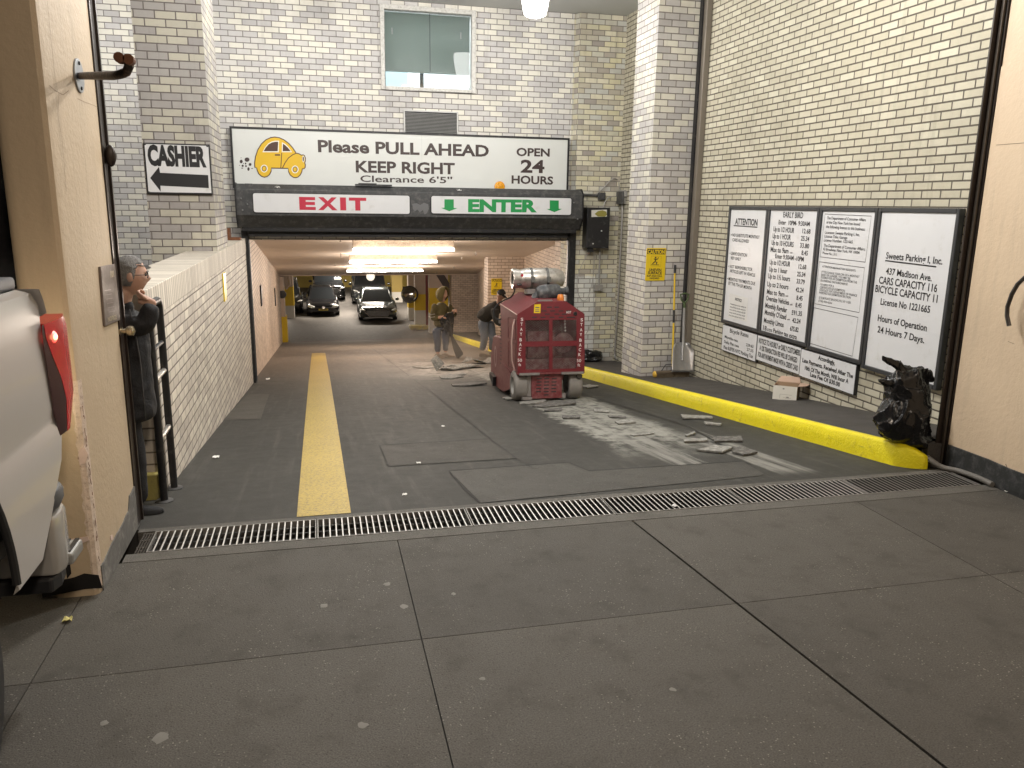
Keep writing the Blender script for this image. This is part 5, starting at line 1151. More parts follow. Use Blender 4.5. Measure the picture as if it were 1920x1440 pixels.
# air filter and beacon
ya = .42; a = ML(1012, 549, ya); b_ = ML(1050, 546, ya)
w = mb(); w.lathe(a+V((-.03, 0, -.005)), (b_-a), [(-.02, .05), (0, .08), (.03, .095), (.10, .10), (.11, .107), (.125, .107), (.135, .10), (.26, .098), (.29, .08), (.30, .045), (.36, .04), (.365, .052), (.40, .05)], 28)
w.build('air_filter', M('filter_black', (.035, .038, .042), .5, var=.3, dust=(.16, .16, .16), dk=.6), t, smooth=True)
w = mb(); c = ML(1010, 556, ya); w.tube([c+V((-.0, 0, .04)), c+V((-.04, 0, .0)), c+V((-.05, 0, -.06))], .05, 14); w.build('intake_elbow', _mc['filter_black'], t, smooth=True)
yb_ = .16; c = ML(1051, 562, yb_); w = mb(); w.lathe((c.x, yb_, ztp), (0, 0, 1), [(0, .045), (.015, .046), (.016, .040), (.03, .046), (.075, .036), (.085, .025), (.086, .001)], 20)
w.build('beacon', M('beacon_amber', (.62, .20, .03), .35), t, smooth=True)
w = mb(); P = [(-.15, .03, ztp+.012), (.03, .03, ztp+.012)]; w.box(P[0][0], P[1][0], .02, .05, ztp+.001, ztp+.022); w.build('hinge', DUSTM, t)
# ================================================================== people
def skin(mb, nodes, edges, sub=2, root=0):
    """grow a surface over a skeleton: nodes = [(pos, radius | (rx, ry))]"""
    bm = bmesh.new(); L = bm.verts.layers.skin.verify(); vs = []
    for i, (p, r) in enumerate(nodes):
        v = bm.verts.new(p); r = r if isinstance(r, (tuple, list)) else (r, r); v[L].radius = r; v[L].use_root = (i == root); vs.append(v)
    for a, b in edges: bm.edges.new((vs[a], vs[b]))
    me = D.meshes.new('sk'); bm.to_mesh(me); bm.free(); o = D.objects.new('sk', me); COL.objects.link(o)
    m = o.modifiers.new('s', 'SKIN'); m.use_smooth_shade = True
    if sub: q = o.modifiers.new('u', 'SUBSURF'); q.levels = sub; q.render_levels = sub
    grab(mb, o)
def grab(mb, o):
    bpy.context.view_layer.update()
    ev = o.evaluated_get(bpy.context.evaluated_depsgraph_get()); me = ev.to_mesh()
    mb.add([v.co.copy() for v in me.vertices], [tuple(p.vertices) for p in me.polygons]); me2 = o.data
    D.objects.remove(o); D.meshes.remove(me2)
def merge(mb, vox, smooth=4, jitter=0, js=12):
    """one continuous surface out of overlapping closed pieces"""
    me = D.meshes.new('rm'); me.from_pydata([tuple(v) for v in mb.v], [], mb.f); o = D.objects.new('rm', me); COL.objects.link(o)
    m = o.modifiers.new('r', 'REMESH'); m.mode = 'VOXEL'; m.voxel_size = vox
    if smooth: q = o.modifiers.new('s', 'SMOOTH'); q.iterations = smooth; q.factor = .5
    out = MB(); grab(out, o)
    if jitter:
        out.v = [v+V((noise.noise(v*js), noise.noise(v*js+V((9, 3, 1))), noise.noise(v*js+V((2, 7, 5)))))*jitter for v in out.v]
    return out
def chain(mb, pts, rs, sub=2):
    skin(mb, list(zip([V(p) for p in pts], rs)), [(i, i+1) for i in range(len(pts)-1)], sub)
def head(mb, c, R, s=1.0):
    """a head with brow, nose, mouth, chin and ears; R maps local (x right, y face, z up) to world"""
    n, m = 40, 30; vs = []
    for i in range(m+1):
        t = math.pi*i/m
        for j in range(n):
            p = 2*math.pi*j/n; x, y, z = math.sin(t)*math.cos(p), math.sin(t)*math.sin(p), math.cos(t)
            q = V((x*.075, y*.096, z*.118))
            if z < 0: q.x *= 1+.28*z; q.y *= 1+.12*z if y < 0 else 1+.02*z
            if z < -.1 and y < 0: q.z *= .80+.2*(1+y)
            g = lambda a, b, sx, sz: math.exp(-((q.x-a)/sx)**2-((q.z-b)/sz)**2)*max(0, y)
            q.y += .024*g(0, -.016, .011, .020)+.008*g(0, .004, .008, .025)      # nose
            q.y += .006*g(0, .030, .05, .010)                                        # brow
            q.y -= .010*(g(-.030, .014, .015, .012)+g(.030, .014, .015, .012))      # eye sockets
            q.y += .007*g(0, -.052, .022, .008)+.006*g(0, -.064, .018, .007)-.004*g(0, -.058, .022, .004)  # lips
            q.y += .010*g(0, -.092, .022, .016)                                      # chin
            q.x += math.copysign(.005, q.x)*math.exp(-((q.z+.02)/.03)**2)*max(0, .8-abs(y-.5)) if abs(x) > .3 else 0
            vs.append(c+R @ (q*s))
    mb.add(vs, [(i*n+j, (i+1)*n+j, (i+1)*n+(j+1) % n, i*n+(j+1) % n) for i in range(m) for j in range(n)])
    for sx in (-1, 1): mb.sph(c+R @ V((sx*.076*s, -.008*s, -.004*s)), (.010*s, .020*s, .032*s), 12, 8, R)
def face_R(yaw, pitch=0, roll=0):
    """yaw measured from +X towards +Y: direction the face looks"""
    return (Matrix.Rotation(math.radians(yaw-90), 3, 'Z') @ Matrix.Rotation(math.radians(pitch), 3, 'X') @ Matrix.Rotation(math.radians(roll), 3, 'Y'))
def hair(c, R, s, mat, par, low=-.01, ex=.008, name='hair', front=.06):
    n, m = 40, 26; mb = MB(); vs = []; keep = []
    for i in range(m+1):
        t = math.pi*i/m*.72
        for j in range(n):
            p = 2*math.pi*j/n; x, y, z = math.sin(t)*math.cos(p), math.sin(t)*math.sin(p), math.cos(t)
            q = V((x*(.075+ex), y*(.096+ex), z*(.118+ex))); 
            lim = low if y < .35 else front
            if y > .1 and y <= .35: lim = low+(front-low)*(y-.1)/.25
            lim += .010*noise.noise(V((x*6, y*6, 3)))
            if q.z < lim: q = V((q.x*.86, q.y*.86, max(q.z, lim-.012)))
            w_ = noise.noise(V((x*9, y*9, z*22)))*.0045+noise.noise(V((x*26, y*26, z*9)))*.003
            vs.append(c+R @ ((q+V((x, y, z))*w_)*s))
    mb.add(vs, [(i*n+j, (i+1)*n+j, (i+1)*n+(j+1) % n, i*n+(j+1) % n) for i in range(m) for j in range(n)])
    return mb.build(name, mat, par, smooth='all')
def hand(mb, wrist, d, palm, s=1.0, curl=1.2, spread=.12, fist=False):
    """palm with five fingers; d = direction wrist->knuckles, palm = direction the palm faces"""
    d = V(d).normalized(); pn = V(palm); pn = (pn-d*pn.dot(d)).normalized(); sd = d.cross(pn)
    wrist = V(wrist); k = wrist+d*.085*s
    chain(mb, [wrist-d*.03*s, wrist+d*.02*s, wrist+d*.06*s, k], [(.022*s, .026*s), (.022*s, .030*s), (.017*s, .038*s), (.014*s, .036*s)], 2)
    for f, (off, ln) in enumerate(((-.030, .072), (-.010, .082), (.011, .077), (.030, .060))):
        b = wrist+d*.075*s+sd*off*s; a = 0; P = [b]; dd = d
        for sg, fr in enumerate((.45, .32, .23)):
            a += curl*(.62, .75, .55)[sg]*(1+.06*f)
            dd = d*math.cos(a)+pn*math.sin(a)+sd*off*spread*8*max(0, 1-a); P.append(P[-1]+dd.normalized()*ln*fr*s)
        chain(mb, [b-d*.02*s]+P, [.0095*s, .0098*s, .0088*s, .0080*s, .0066*s], 2)
    b = wrist+d*.025*s-sd*.028*s; P = [b, b+(-sd*.7+d*.6+pn*.3).normalized()*.030*s, b+(-sd*.5+d*1.2+pn*.5).normalized()*.055*s, b+(-sd*.15+d*1.4+pn*.75).normalized()*.080*s]
    chain(mb, P, [.0125*s, .0115*s, .0098*s, .0078*s], 2)
def shoe(mb, heel, d, s=1.0, up=V((0, 0, 1))):
    d = V(d).normalized(); sd = d.cross(up).normalized(); heel = V(heel); rows = []
    for t, wd, h in ((-.01, .022, .05), (.0, .032, .075), (.05, .036, .085), (.10, .038, .075), (.15, .044, .055), (.20, .047, .042), (.25, .040, .034), (.275, .025, .026), (.282, .008, .018)):
        c = heel+d*t*s; r = []
        for k in range(12):
            a = 2*math.pi*k/12; x = math.cos(a)*wd*s; z = math.sin(a); z = (h*s if z > 0 else .004)*z+.006*s if z > 0 else .004*z+.006*s
            r.append(c+sd*x+up*z)
        rows.append(r)
    mb.grid(rows, closed=True); mb.add(rows[0], [tuple(range(12))]); mb.add(rows[-1], [tuple(range(12))[::-1]])
def skinmat(name, col):
    b = NB(name); v = b.obj(); n = b.noise(v, 18, 4, .6); c = b.mix(n, sc(col, .82), sc(col, 1.12))
    b.put(b.b.inputs['Subsurface Weight'], .08); b.b.inputs['Subsurface Radius'].default_value = (.012, .004, .002); b.bump(b.noise(v, 220, 2), .08, .002)
    return b.fin(c, .5, 0, .45)
def cloth(name, col, var=.25, rough=.85, bs=150):
    b = NB(name); v = b.obj(); n = b.noise(v, 6, 5, .6); f = b.noise(v, bs, 3, .6); c = b.mix(n, sc(col, 1-var), sc(col, 1+var))
    b.bump(b.ma('ADD', b.ma('MULTIPLY', b.noise(v, 13, 3, .6, dist=1.0), 2.0), f), .35, .012); b.put(b.b.inputs['Sheen Weight'], .02)
    return b.fin(c, rough, 0, .3)
SK1 = skinmat('skin_tan', (.50, .31, .235)); SK2 = skinmat('skin_brown', (.30, .165, .11))
# ---------------------------------------------------------------- man at the guard rail, in profile
YM = 4.86
P1 = lambda x, y, d=0.0: PY(x, y, YM+d)
base = V((-1.02, YM, zr(YM)))
t = thing('person', 'grey-haired man in glasses and long black coat, chin on fist, by the guard rail', 'person', base)
R = face_R(18, -4)
hc = P1(243, 517, .0); b = MB(); head(b, hc, R, .93)
chain(b, [hc+V((-.025, 0, -.05)), hc+V((-.045, 0, -.11)), hc+V((-.06, 0, -.17))], [.052, .054, .060])
pel = V((-1.13, YM+.03, .70)); ch = V((-1.13, YM+.02, 1.02))
chain(b, [ch+V((.01, 0, .16)), ch, pel+V((0, 0, .12)), pel], [.07, .12, .115, .12])
for dy, fx in ((-.08, -1.04), (.09, -1.10)):
    chain(b, [pel+V((0, dy, 0)), V((fx-.05, YM+dy, .36)), V((fx-.04, YM+dy, .04))], [.085, .058, .042])
sh = ch+V((.02, -.15, .10)); el = P1(274, 612, -.13); wr = P1(285, 568, -.10); 
chain(b, [sh, el, wr], [.055, .044, .032])
hand(b, wr, (-.75, .10, .28), (.1, .3, .75), .92, 1.55)
sh2 = ch+V((.0, .17, .10)); chain(b, [sh2, V((-1.16, YM+.22, .86)), V((-1.10, YM+.2, .66))], [.055, .044, .034])
hand(b, V((-1.10, YM+.2, .66)), (.25, 0, -1), (0, -1, 0), .9, .8)
merge(b, .0055, 2).build('body', SK1, t, smooth='all')
hair(hc, R, .93, M('grey_hair', (.20, .195, .19), .75, var=.65, scale=75, bump=.9, bs=190), t, -.045, .006, front=.080)
g_ = MB(); 
for sx in (-1, 1):
    c = hc+R @ (V((sx*.031, .096, .010))*.93); r = [c+R @ (V((math.cos(a)*.021, 0, math.sin(a)*.017))*.93) for a in [2*math.pi*k/16 for k in range(16)]]
    g_.tube(r, .0022, 6, closed=True); g_.tube([hc+R @ (V((sx*.052, .095, .014))*.93), hc+R @ (V((sx*.074, .05, .012))*.93), hc+R @ (V((sx*.080, -.01, .008))*.93), hc+R @ (V((sx*.078, -.022, -.006))*.93)], .002, 6)
g_.tube([hc+R @ (V((-.010, .098, .012))*.93), hc+R @ (V((.010, .098, .012))*.93)], .002, 6)
g_.build('glasses', M('glasses_frame', (.03, .022, .018), .35), t, smooth='all')
e_ = MB(); br_ = MB()
for sx in (-1, 1):
    e_.sph(hc+R @ (V((sx*.031, .083, .012))*.93), .0085, 10, 8); br_.tube([hc+R @ (V((sx*.016, .100, .030))*.93), hc+R @ (V((sx*.032, .099, .034))*.93), hc+R @ (V((sx*.046, .088, .029))*.93)], .0035, 6)
e_.build('eyes', M('eye_dark', (.06, .045, .035), .2), t, smooth='all'); br_.build('eyebrows', M('grey_hair', (.23, .225, .22)), t, smooth='all')
BCOAT = cloth('black_coat', (.012, .012, .014), .3, .7)
c_ = MB()
chain(c_, [P1(231, 574, 0), P1(229, 600, 0), P1(229, 650, 0), P1(231, 710, 0), P1(237, 770, 0), P1(240, 792, 0)], [(.085, .075), (.125, .15), (.150, .165), (.158, .170), (.175, .180), (.178, .180)])
chain(c_, [sh+V((-.02, .01, -.0)), sh.lerp(el, .55), el, el.lerp(wr, .5), wr+(wr-el)*.02], [.078, .068, .064, .056, .050])
chain(c_, [sh2, V((-1.16, YM+.22, .86)), V((-1.105, YM+.2, .69))], [.075, .062, .052])
chain(c_, [P1(222, 566, .06), P1(236, 572, 0), P1(247, 580, -.05)], [.03, .05, .03], 1)
merge(c_, .009, 3, .006, 16).build('coat', BCOAT, t, smooth='all')
z_ = MB(); z_.tube([P1(243, 580, -.155), P1(253, 620, -.155), P1(262, 670, -.16), P1(268, 730, -.165), P1(272, 785, -.17)], .0035, 6)
z_.build('zip_edge', M('zip', (.06, .06, .065), .5), t, smooth='all')
bd = MB(); a = [P1(x, y, -.172) for x, y in ((232, 608), (250, 605), (252, 617), (234, 621))]; bd.prism(a, (0, -.006, 0)); bd.build('chest_badge', M('badge', (.42, .38, .38), .5, var=.4, scale=60), t)
bt = MB(); a = [P1(x, y, -.179) for x, y in ((238, 610), (247, 608), (248, 611), (239, 614))]; bt.prism(a, (0, -.002, 0)); bt.build('badge_print', M('badge_red', (.35, .05, .05), .5), t)
tr = MB()
for dy, fx in ((-.08, -1.04), (.09, -1.10)): chain(tr, [pel+V((.0, dy*.9, .05)), V((fx-.04, YM+dy, .36)), V((fx-.035, YM+dy, .05))], [.105, .078, .062])
merge(tr, .01, 3, .005, 14).build('trousers', cloth('black_trousers', (.014, .014, .016), .3), t, smooth='all')
for dy, px, py in ((-.08, 306, 962), (.09, 291, 934)):
    tip = PR(px, py); f = MB(); shoe(f, V((tip.x-.27, tip.y, zr(tip.y)+.002)), (1, .02, 0), .97); f.build('shoe', M('black_shoe', (.010, .010, .011), .65, spec=.25), t, smooth=True)
# ---------------------------------------------------------------- hooded worker holding a black bag
YW = 18.45; zw = zr(YW); q = lambda x, y, d=0.0: PY(x, y, YW+d)
base = V((q(828, 668).x, YW, zw)); cx = base.x
t = thing('person', 'worker in an olive hooded jacket and jeans holding a black bag', 'person', base)
R = face_R(-38, -10); hc = q(831, 551, -.03)
b = MB(); head(b, hc, R, 1.05); chain(b, [hc+V((-.01, 0, -.06)), hc+V((-.03, 0, -.2))], [.06, .07])
hipz = q(828, 615).z; sz = q(828, 574).z
chain(b, [V((cx+.02, YW, sz)), V((cx-.02, YW, hipz+.25)), V((cx-.02, YW, hipz))], [(.13, .10), (.14, .11), (.15, .12)])
legs = ((V((cx-.13, YW-.05, hipz)), q(820, 640, -.06), q(821, 664, -.04)), (V((cx+.10, YW+.05, hipz)), q(836, 638, .03), q(835, 661, .08)))
for L in legs: chain(b, L, [.10, .075, .05])
# arms: near (right) arm bends across, far arm reaches forward
aR = [q(815, 575, -.10), q(811, 598, -.18), q(829, 594, -.30)]; aL = [q(843, 576, .0), q(852, 592, -.05), q(849, 583, -.22)]
for A in (aR, aL): chain(b, A, [.07, .055, .038])
hand(b, aR[2], (1, -.2, 0), (0, .3, -1), 1.0, 1.3); hand(b, aL[2], (.8, -.5, .25), (-.3, .5, -.6), 1.0, 1.3)
merge(b, .011, 2).build('body', SK1, t, smooth='all')
OLV2 = cloth('olive_jacket', (.088, .076, .034), .22, .9, 60)
c_ = MB(); chain(c_, [q(829, 566), q(827, 578), q(826, 592), q(826, 608), q(826, 613)], [(.15, .12), (.265, .165), (.245, .175), (.225, .175), (.20, .16)])
chain(c_, [aR[0]+V((.04, .04, .02)), aR[0], aR[1], aR[1].lerp(aR[2], .75)], [.10, .088, .080, .058]); chain(c_, [aL[0]+V((-.05, 0, .02)), aL[0], aL[1], aL[1].lerp(aL[2], .75)], [.10, .092, .080, .056])
merge(c_, .015, 3, .012, 9).build('jacket', OLV2, t, smooth='all')
# hood: shell open at the face
n, m = 36, 22; rows = []
for i in range(m+1):
    th = math.pi*i/m; r = []
    for j in range(n+1):
        ph = math.pi*.5+.98+(2*math.pi-1.96)*j/n
        x, y, z = math.sin(th)*math.cos(ph), math.sin(th)*math.sin(ph), math.cos(th)
        k = 1+.03*noise.noise(V((x, y, z))*4); low = .02 if z < -.5 else 0
        r.append(hc+R @ V((x*.135*k, y*.150*k-.008+(.035*z if z > 0 else 0), z*.168*k-.004)))
    rows.append(r)
h_ = MB(); h_.grid(rows); h_ = h_.build('hood', cloth('hood_olive', (.135, .115, .050), .2, .9, 60), t, smooth='all', fix=False)
sm_ = h_.modifiers.new('s', 'SOLIDIFY'); sm_.thickness = .022
st_ = MB()
for k in range(2): c = q(809, 590+k*5, -.24); st_.tube([c+V((-.06, .05, -.015)), c+V((0, 0, 0)), c+V((.08, -.02, .015))], .012, 6)
st_.build('sleeve_stripes', M('stripe_grey', (.30, .29, .25), .7), t, smooth='all')
JEAN = cloth('blue_jeans', (.060, .075, .108), .35, .85, 70)
j_ = MB()
for L in legs: chain(j_, [L[0]+V((0, 0, .03)), L[0].lerp(L[1], .5), L[1], L[2]+V((0, 0, .02))], [.120, .108, .088, .072])
chain(j_, [V((cx-.03, YW, hipz+.06)), V((cx-.02, YW, hipz-.06))], [(.165, .14), (.155, .13)])
merge(j_, .014, 3, .010, 10).build('jeans', JEAN, t, smooth='all')
for L, d in zip(legs, ((.9, -.5, 0), (1, -.2, 0))):
    f = MB(); dd = V(d).normalized(); hx = L[2]-dd*.07; shoe(f, V((hx.x, hx.y, zr(hx.y)+.004)), (dd.x, dd.y, -.137*dd.y), 1.08); f.build('shoe', M('dusty_boot', (.20, .165, .13), .85, var=.3), t, smooth=True)
# bag and scraper in his hands
bg = MB(); A = [q(x, y, -.34) for x, y in ((829, 594), (836, 590), (850, 584), (852, 590), (851, 612), (850, 634), (845, 632), (838, 622), (830, 612), (825, 603))]
bg.prism(A, (0, .09, 0)); rows = None
bgm = merge(bg, .02, 5, .02, 8); o = bgm.build('plastic_bag', M('black_bag', (.012, .012, .013), .28, var=.3), None, smooth='all', origin=A[2]); tag(o, 'limp black plastic bag held by the hooded worker', 'bag')
w = MB(); A, B_ = q(841, 595, -.42), q(848, 634, -.50); w.cyl(A, B_, .016, n=10)
t = thing('floor_scoop', 'long black scoop with a flared blade hanging from the hooded worker\'s hands', 'scoop', q(862, 671, -.6))
w.build('handle', BLK, t, smooth=True)
w = MB(); pts = [(845, 632), (850, 631), (858, 645), (868, 661), (868, 665), (860, 672), (856, 671), (850, 655)]; w.prism([q(x, y, -.52) for x, y in pts], (0, .02, 0)); w.build('blade', M('scoop_grey', (.05, .052, .052), .5, .2), t)
# ---------------------------------------------------------------- bending worker behind the machine
YO = 18.3; q3 = lambda x, y, d=0.0: PY(x, y, YO+d); base = V((q3(904, 662).x, YO, zr(YO)))
t = thing('person', 'worker in a black cap, black top and jeans bending forward behind the red machine', 'person', base)
R = face_R(-40, -28, 0); hc = q3(939, 553, -.35)
hip = [q3(905, 600), q3(916, 603, .12)]; chs = q3(932, 578, -.2); nk = q3(937, 567, -.28)
b = MB(); head(b, hc, R, 1.05); chain(b, [hc+V((-.03, .03, -.05)), nk, chs], [.06, .07, .13]); chain(b, [nk, chs, q3(916, 588, -.05), q3(909, 600, .04)], [.08, .14, .14, .15])
legs = ((hip[0], q3(909, 632, -.1), q3(904, 657)), (hip[1], q3(924, 632, .0), q3(922, 657, .12)))
for L in legs: chain(b, L, [.11, .078, .052])
arms = ([q3(928, 581, -.38), q3(930, 603, -.42), q3(946, 612, -.46)], [q3(944, 580, -.1), q3(952, 604, -.2), q3(962, 612, -.3)])
for A in arms: chain(b, A, [.068, .055, .038]); hand(b, A[2], (.8, -.1, -.5), (0, 0, -1), 1.0, 1.0)
merge(b, .011, 2).build('body', SK2, t, smooth='all')
c_ = MB(); chain(c_, [nk, q3(930, 578, -.2), q3(916, 586, -.08), q3(906, 594, .0), q3(903, 601, .02)], [.10, (.19, .19), (.185, .2), (.175, .19), (.165, .18)])
for A in arms: chain(c_, [A[0]+V((0, 0, .03)), A[0], A[1], A[1].lerp(A[2], .7)], [.10, .10, .08, .06])
merge(c_, .015, 3, .010, 9).build('top', cloth('black_top', (.028, .027, .024), .3, .85, 60), t, smooth='all')
j_ = MB()
for L in legs: chain(j_, [L[0]+V((0, 0, .04)), L[0].lerp(L[1], .5), L[1], L[2]], [.15, .125, .095, .08])
merge(j_, .014, 3, .012, 10).build('jeans', cloth('pale_jeans', (.115, .135, .165), .35, .85, 70), t, smooth='all')
for L in legs:
    f = MB(); hx = L[2]; shoe(f, V((hx.x-.06, hx.y, zr(hx.y)+.004)), (1, -.15, .02), 1.05); f.build('shoe', M('dusty_boot', (.20, .165, .13)), t, smooth=True)
cp = hair(hc, R, 1.05, M('black_cap', (.012, .012, .013), .7), t, .02, .016, 'cap', .03)
w = MB(); rows = []
for i in range(6):
    f = i/5; rows.append([hc+R @ V(((k-4)/4*.075*(1-.25*f*f), .09+.085*f-.03*abs((k-4)/4)**2*(1+f), .042-.016*f-.012*abs((k-4)/4)**2)) for k in range(9)])
w.grid(rows); o = w.build('cap_brim', _mc['black_cap'], t, smooth='all', fix=False); sm_ = o.modifiers.new('s', 'SOLIDIFY'); sm_.thickness = .008
w = MB(); c = hc+R @ V((.03, .115, .075)); w.sph(c, (.03, .01, .012), 8, 6); w.build('cap_badge', M('cap_mark', (.5, .5, .5), .5), t, smooth='all')
# ================================================================== things on the ground
t = thing('guard_rail', 'black steel guard rail frame with two bare silver rungs beside the low brick wall', 'rail', (-1.005, 5.35, zr(5.35)))
xr_ = -1.005; ya, yb = 5.17, 5.53; zt_ = PX(289, 566, xr_).z
w = MB(); P = [V((xr_, ya, zr(ya)))]+[V((xr_, ya, .9))]+[V((xr_, ya+.06*(1-math.cos(a)), zt_-.06+.06*math.sin(a))) for a in (.0, .4, .8, 1.2, 1.57)]+[V((xr_, yb-.06+.06*math.sin(a), zt_-.06+.06*math.cos(a))) for a in (0, .4, .8, 1.2, 1.57)]+[V((xr_, yb, .9)), V((xr_, yb, zr(yb)))]
w.tube(P, .0235, 14); w.build('frame', BLK, t, smooth=True)
for zz in (PX(297, 706, xr_).z, PX(303, 820, xr_).z):
    w = MB(); w.cyl((xr_, ya+.02, zz), (xr_, yb-.02, zz), .017, n=12); w.build('rung', M('bare_rung', (.55, .53, .50), .3, .8), t, smooth=True)
w = MB(); w.cyl((xr_, ya-.005, zt_-.28), (xr_, yb, zt_-.28), .014, n=10); w.build('upper_bar', BLK, t, smooth=True)
for y in (ya, yb):
    w = MB(); w.lathe((xr_, y, zr(y)+.001), (0, 0, 1), [(-.0, .055), (.008, .055), (.012, .03)], 16); w.build('foot_plate', DKGREY, t)
# broom
YBm = 9.90; q = lambda x, y, d=0.0: PY(x, y, YBm+d)
t = thing('push_broom', 'yellow-handled push broom with a black grip leaning on the brick pillar', 'broom', q(1260, 705, -.1))
for a, b_, nm, m_, r in (((1266, 497), (1265.2, 512), 'grip', BLK, .016), ((1265.2, 512.5), (1263.6, 581), 'handle', YCOL, .0125), ((1263.6, 581.5), (1263, 605), 'joint', BLK, .015), ((1263, 605.5), (1260.5, 688), 'handle', YCOL, .0125)):
    d = lambda y: .17-(y-497)/195*.24
    w = MB(); w.cyl(q(*a, d(a[1])), q(*b_, d(b_[1])), r, n=12); w.build(nm, m_, t, smooth=True)
hz = zr(YBm-.07)+KH
hx0, hx1 = q(1228, 704, -.07).x, q(1290, 704, -.07).x
w = MB(); w.box(hx0, hx1, YBm-.115, YBm-.035, hz+.05, hz+.09); w.build('head', M('broom_wood', (.12, .09, .06), .7, var=.3), t, bevel=.01)
w = MB(); nb = 46
for k in range(nb):
    x = hx0+.008+(hx1-hx0-.016)*k/(nb-1)
    for j in range(3): w.cyl((x, YBm-.105+.03*j, hz+.05), (x+random.uniform(-.008, .008), YBm-.112+.037*j+random.uniform(-.008, .008), hz+.001), .0045, .0055, n=5, cap=False)
w.build('bristles', M('bristles', (.10, .075, .045), .9, var=.4), t, fix=False)
w = MB(); w.sph((hx0-.005, YBm-.075, hz+.045), (.03, .045, .045), 14, 10); w.build('end_cap', M('cap_yellow', (.62, .38, .05), .6, var=.2), t, smooth=True)
w = MB(); jn = q(1260.5, 683, -.06)
for x in (hx0+.09, hx1-.09): w.tube([jn, jn.lerp(V((x, YBm-.075, hz+.09)), .35)+V(((x-jn.x)*.25, 0, .03)), V((x, YBm-.075, hz+.09))], .006, 8)
w.cyl(q(1260.5, 687, -.06), V(((hx0+hx1)/2, YBm-.075, hz+.09)), .016); w.build('brace', BLK, t, smooth=True)
# shovel
YSv = 9.86; q = lambda x, y, d=0.0: PY(x, y, YSv+d); sb = zr(YSv)+KH
t = thing('scoop_shovel', 'aluminium scoop shovel with a green D-grip leaning beside the downpipe', 'shovel', q(1281, 697))
w = MB(); P = []
for (x, y) in ((1268, 644), (1275, 641.5), (1289, 641.5), (1297, 645), (1301.5, 655), (1301.5, 694), (1298, 697.5), (1262, 697.5), (1258.5, 692), (1262, 652)): P.append((x, y))
rows = []
nx, ny = 11, 12
for i in range(ny):
    f = i/(ny-1); y = 642+f*55.5; r = []
    xl_ = 1267-5*min(1, f*5)-3*f; xr2 = 1291+8*min(1, f*4)+2.5*min(1, f*4)
    for j in range(nx):
        g_ = j/(nx-1)*2-1; xx = (xl_+xr2)/2+(xr2-xl_)/2*g_
        dep = .055*(1-abs(g_)**4)*(1-.75*f) ; p = q(xx, y, -.02-.10*f+dep); r.append(p)
    rows.append(r)
low = min(p.z for r in rows for p in r); 
w.grid(rows); o = w.build('blade', M('shovel_aluminium', (.36, .36, .37), .38, .75, var=.35, scale=9, dust=(.40, .37, .34), dk=.6), t, smooth='all', fix=False); sm_ = o.modifiers.new('s', 'SOLIDIFY'); sm_.thickness = .005
w = MB(); w.tube([q(1279.5, 676, -.075), q(1280, 655, -.02), q(1281, 640, .01), q(1283, 577, .045)], [.010, .019, .019, .017], 12); w.build('shaft', M('grey_shaft', (.36, .36, .36), .4, .5), t, smooth=True)
w = MB(); gc = lambda x, y: q(x, y, .05)
w.tube([gc(1283, 580), gc(1283, 572), gc(1283.2, 567)], [.019, .022, .018], 12)
w.tube([gc(1283.2, 569), gc(1277.5, 562), gc(1276, 552), gc(1284, 550), gc(1291, 552), gc(1289, 562), gc(1283.2, 569)], .0125, 10); w.build('grip', M('green_grip', (.055, .085, .03), .5), t, smooth=True)
# carton
a = PR(1448, 748, KH); b_ = PR(1493, 750, KH); d1 = (b_-a); d1.z = 0; d1 = V((d1.x, d1.y, 0)); L = d1.length; d1.normalize(); d2 = V((-d1.y, d1.x, 0)); Hh = .150; Dd = .215; up = V((0, 0, 1))
a = V((a.x, a.y, zr(a.y)+KH+.001)); b_ = a+d1*L+V((0, 0, .004)); 
t = thing('carton', 'small open cardboard carton with a white printed end on the walkway under the notices', 'box', a)
w = MB(); e = .004
c00, c10, c11, c01 = a, b_, b_+d2*Dd, a+d2*Dd
w.hexa([c00, c10, c10+d2*e, c00+d2*e]+[p+up*Hh for p in (c00, c10, c10+d2*e, c00+d2*e)]); w.build('end_panel', M('white_carton', (.72, .70, .64), .6, var=.06), t)
w = MB(); w.hexa([c10-d1*e+d2*e*1.1, c10+d2*e*1.1, c11, c11-d1*e]+[p+up*Hh for p in (c10-d1*e+d2*e*1.1, c10+d2*e*1.1, c11, c11-d1*e)])
b = NB('printed_carton'); v = b.obj(); n_ = b.noise(v, 26, 3, .6); PRC = b.fin(b.ramp(n_, [(.3, (.10, .07, .05)), (.45, (.30, .20, .07)), (.55, (.09, .09, .13)), (.7, (.40, .28, .12))]), .6); w.build('side_panel', PRC, t)
w = MB(); w.hexa([c00+d2*e*1.1, c00+d1*e+d2*e*1.1, c01+d1*e, c01]+[p+up*Hh for p in (c00+d2*e*1.1, c00+d1*e+d2*e*1.1, c01+d1*e, c01)]); w.hexa([c01+d1*e*1.1-d2*e, c11-d1*e*1.1-d2*e, c11-d1*e*1.1, c01+d1*e*1.1]+[p+up*Hh for p in (c01+d1*e*1.1-d2*e, c11-d1*e*1.1-d2*e, c11-d1*e*1.1, c01+d1*e*1.1)]); w.hexa([c00+d1*.01+d2*.01+up*.003, c10-d1*.01+d2*.01+up*.003, c11-d1*.01-d2*.01+up*.003, c01+d1*.01-d2*.01+up*.003]+[p+up*.006 for p in (c00+d1*.01+d2*.01, c10-d1*.01+d2*.01, c11-d1*.01-d2*.01, c01+d1*.01-d2*.01)]); w.build('back_panels', M('kraft', (.36, .25, .16), .75), t)
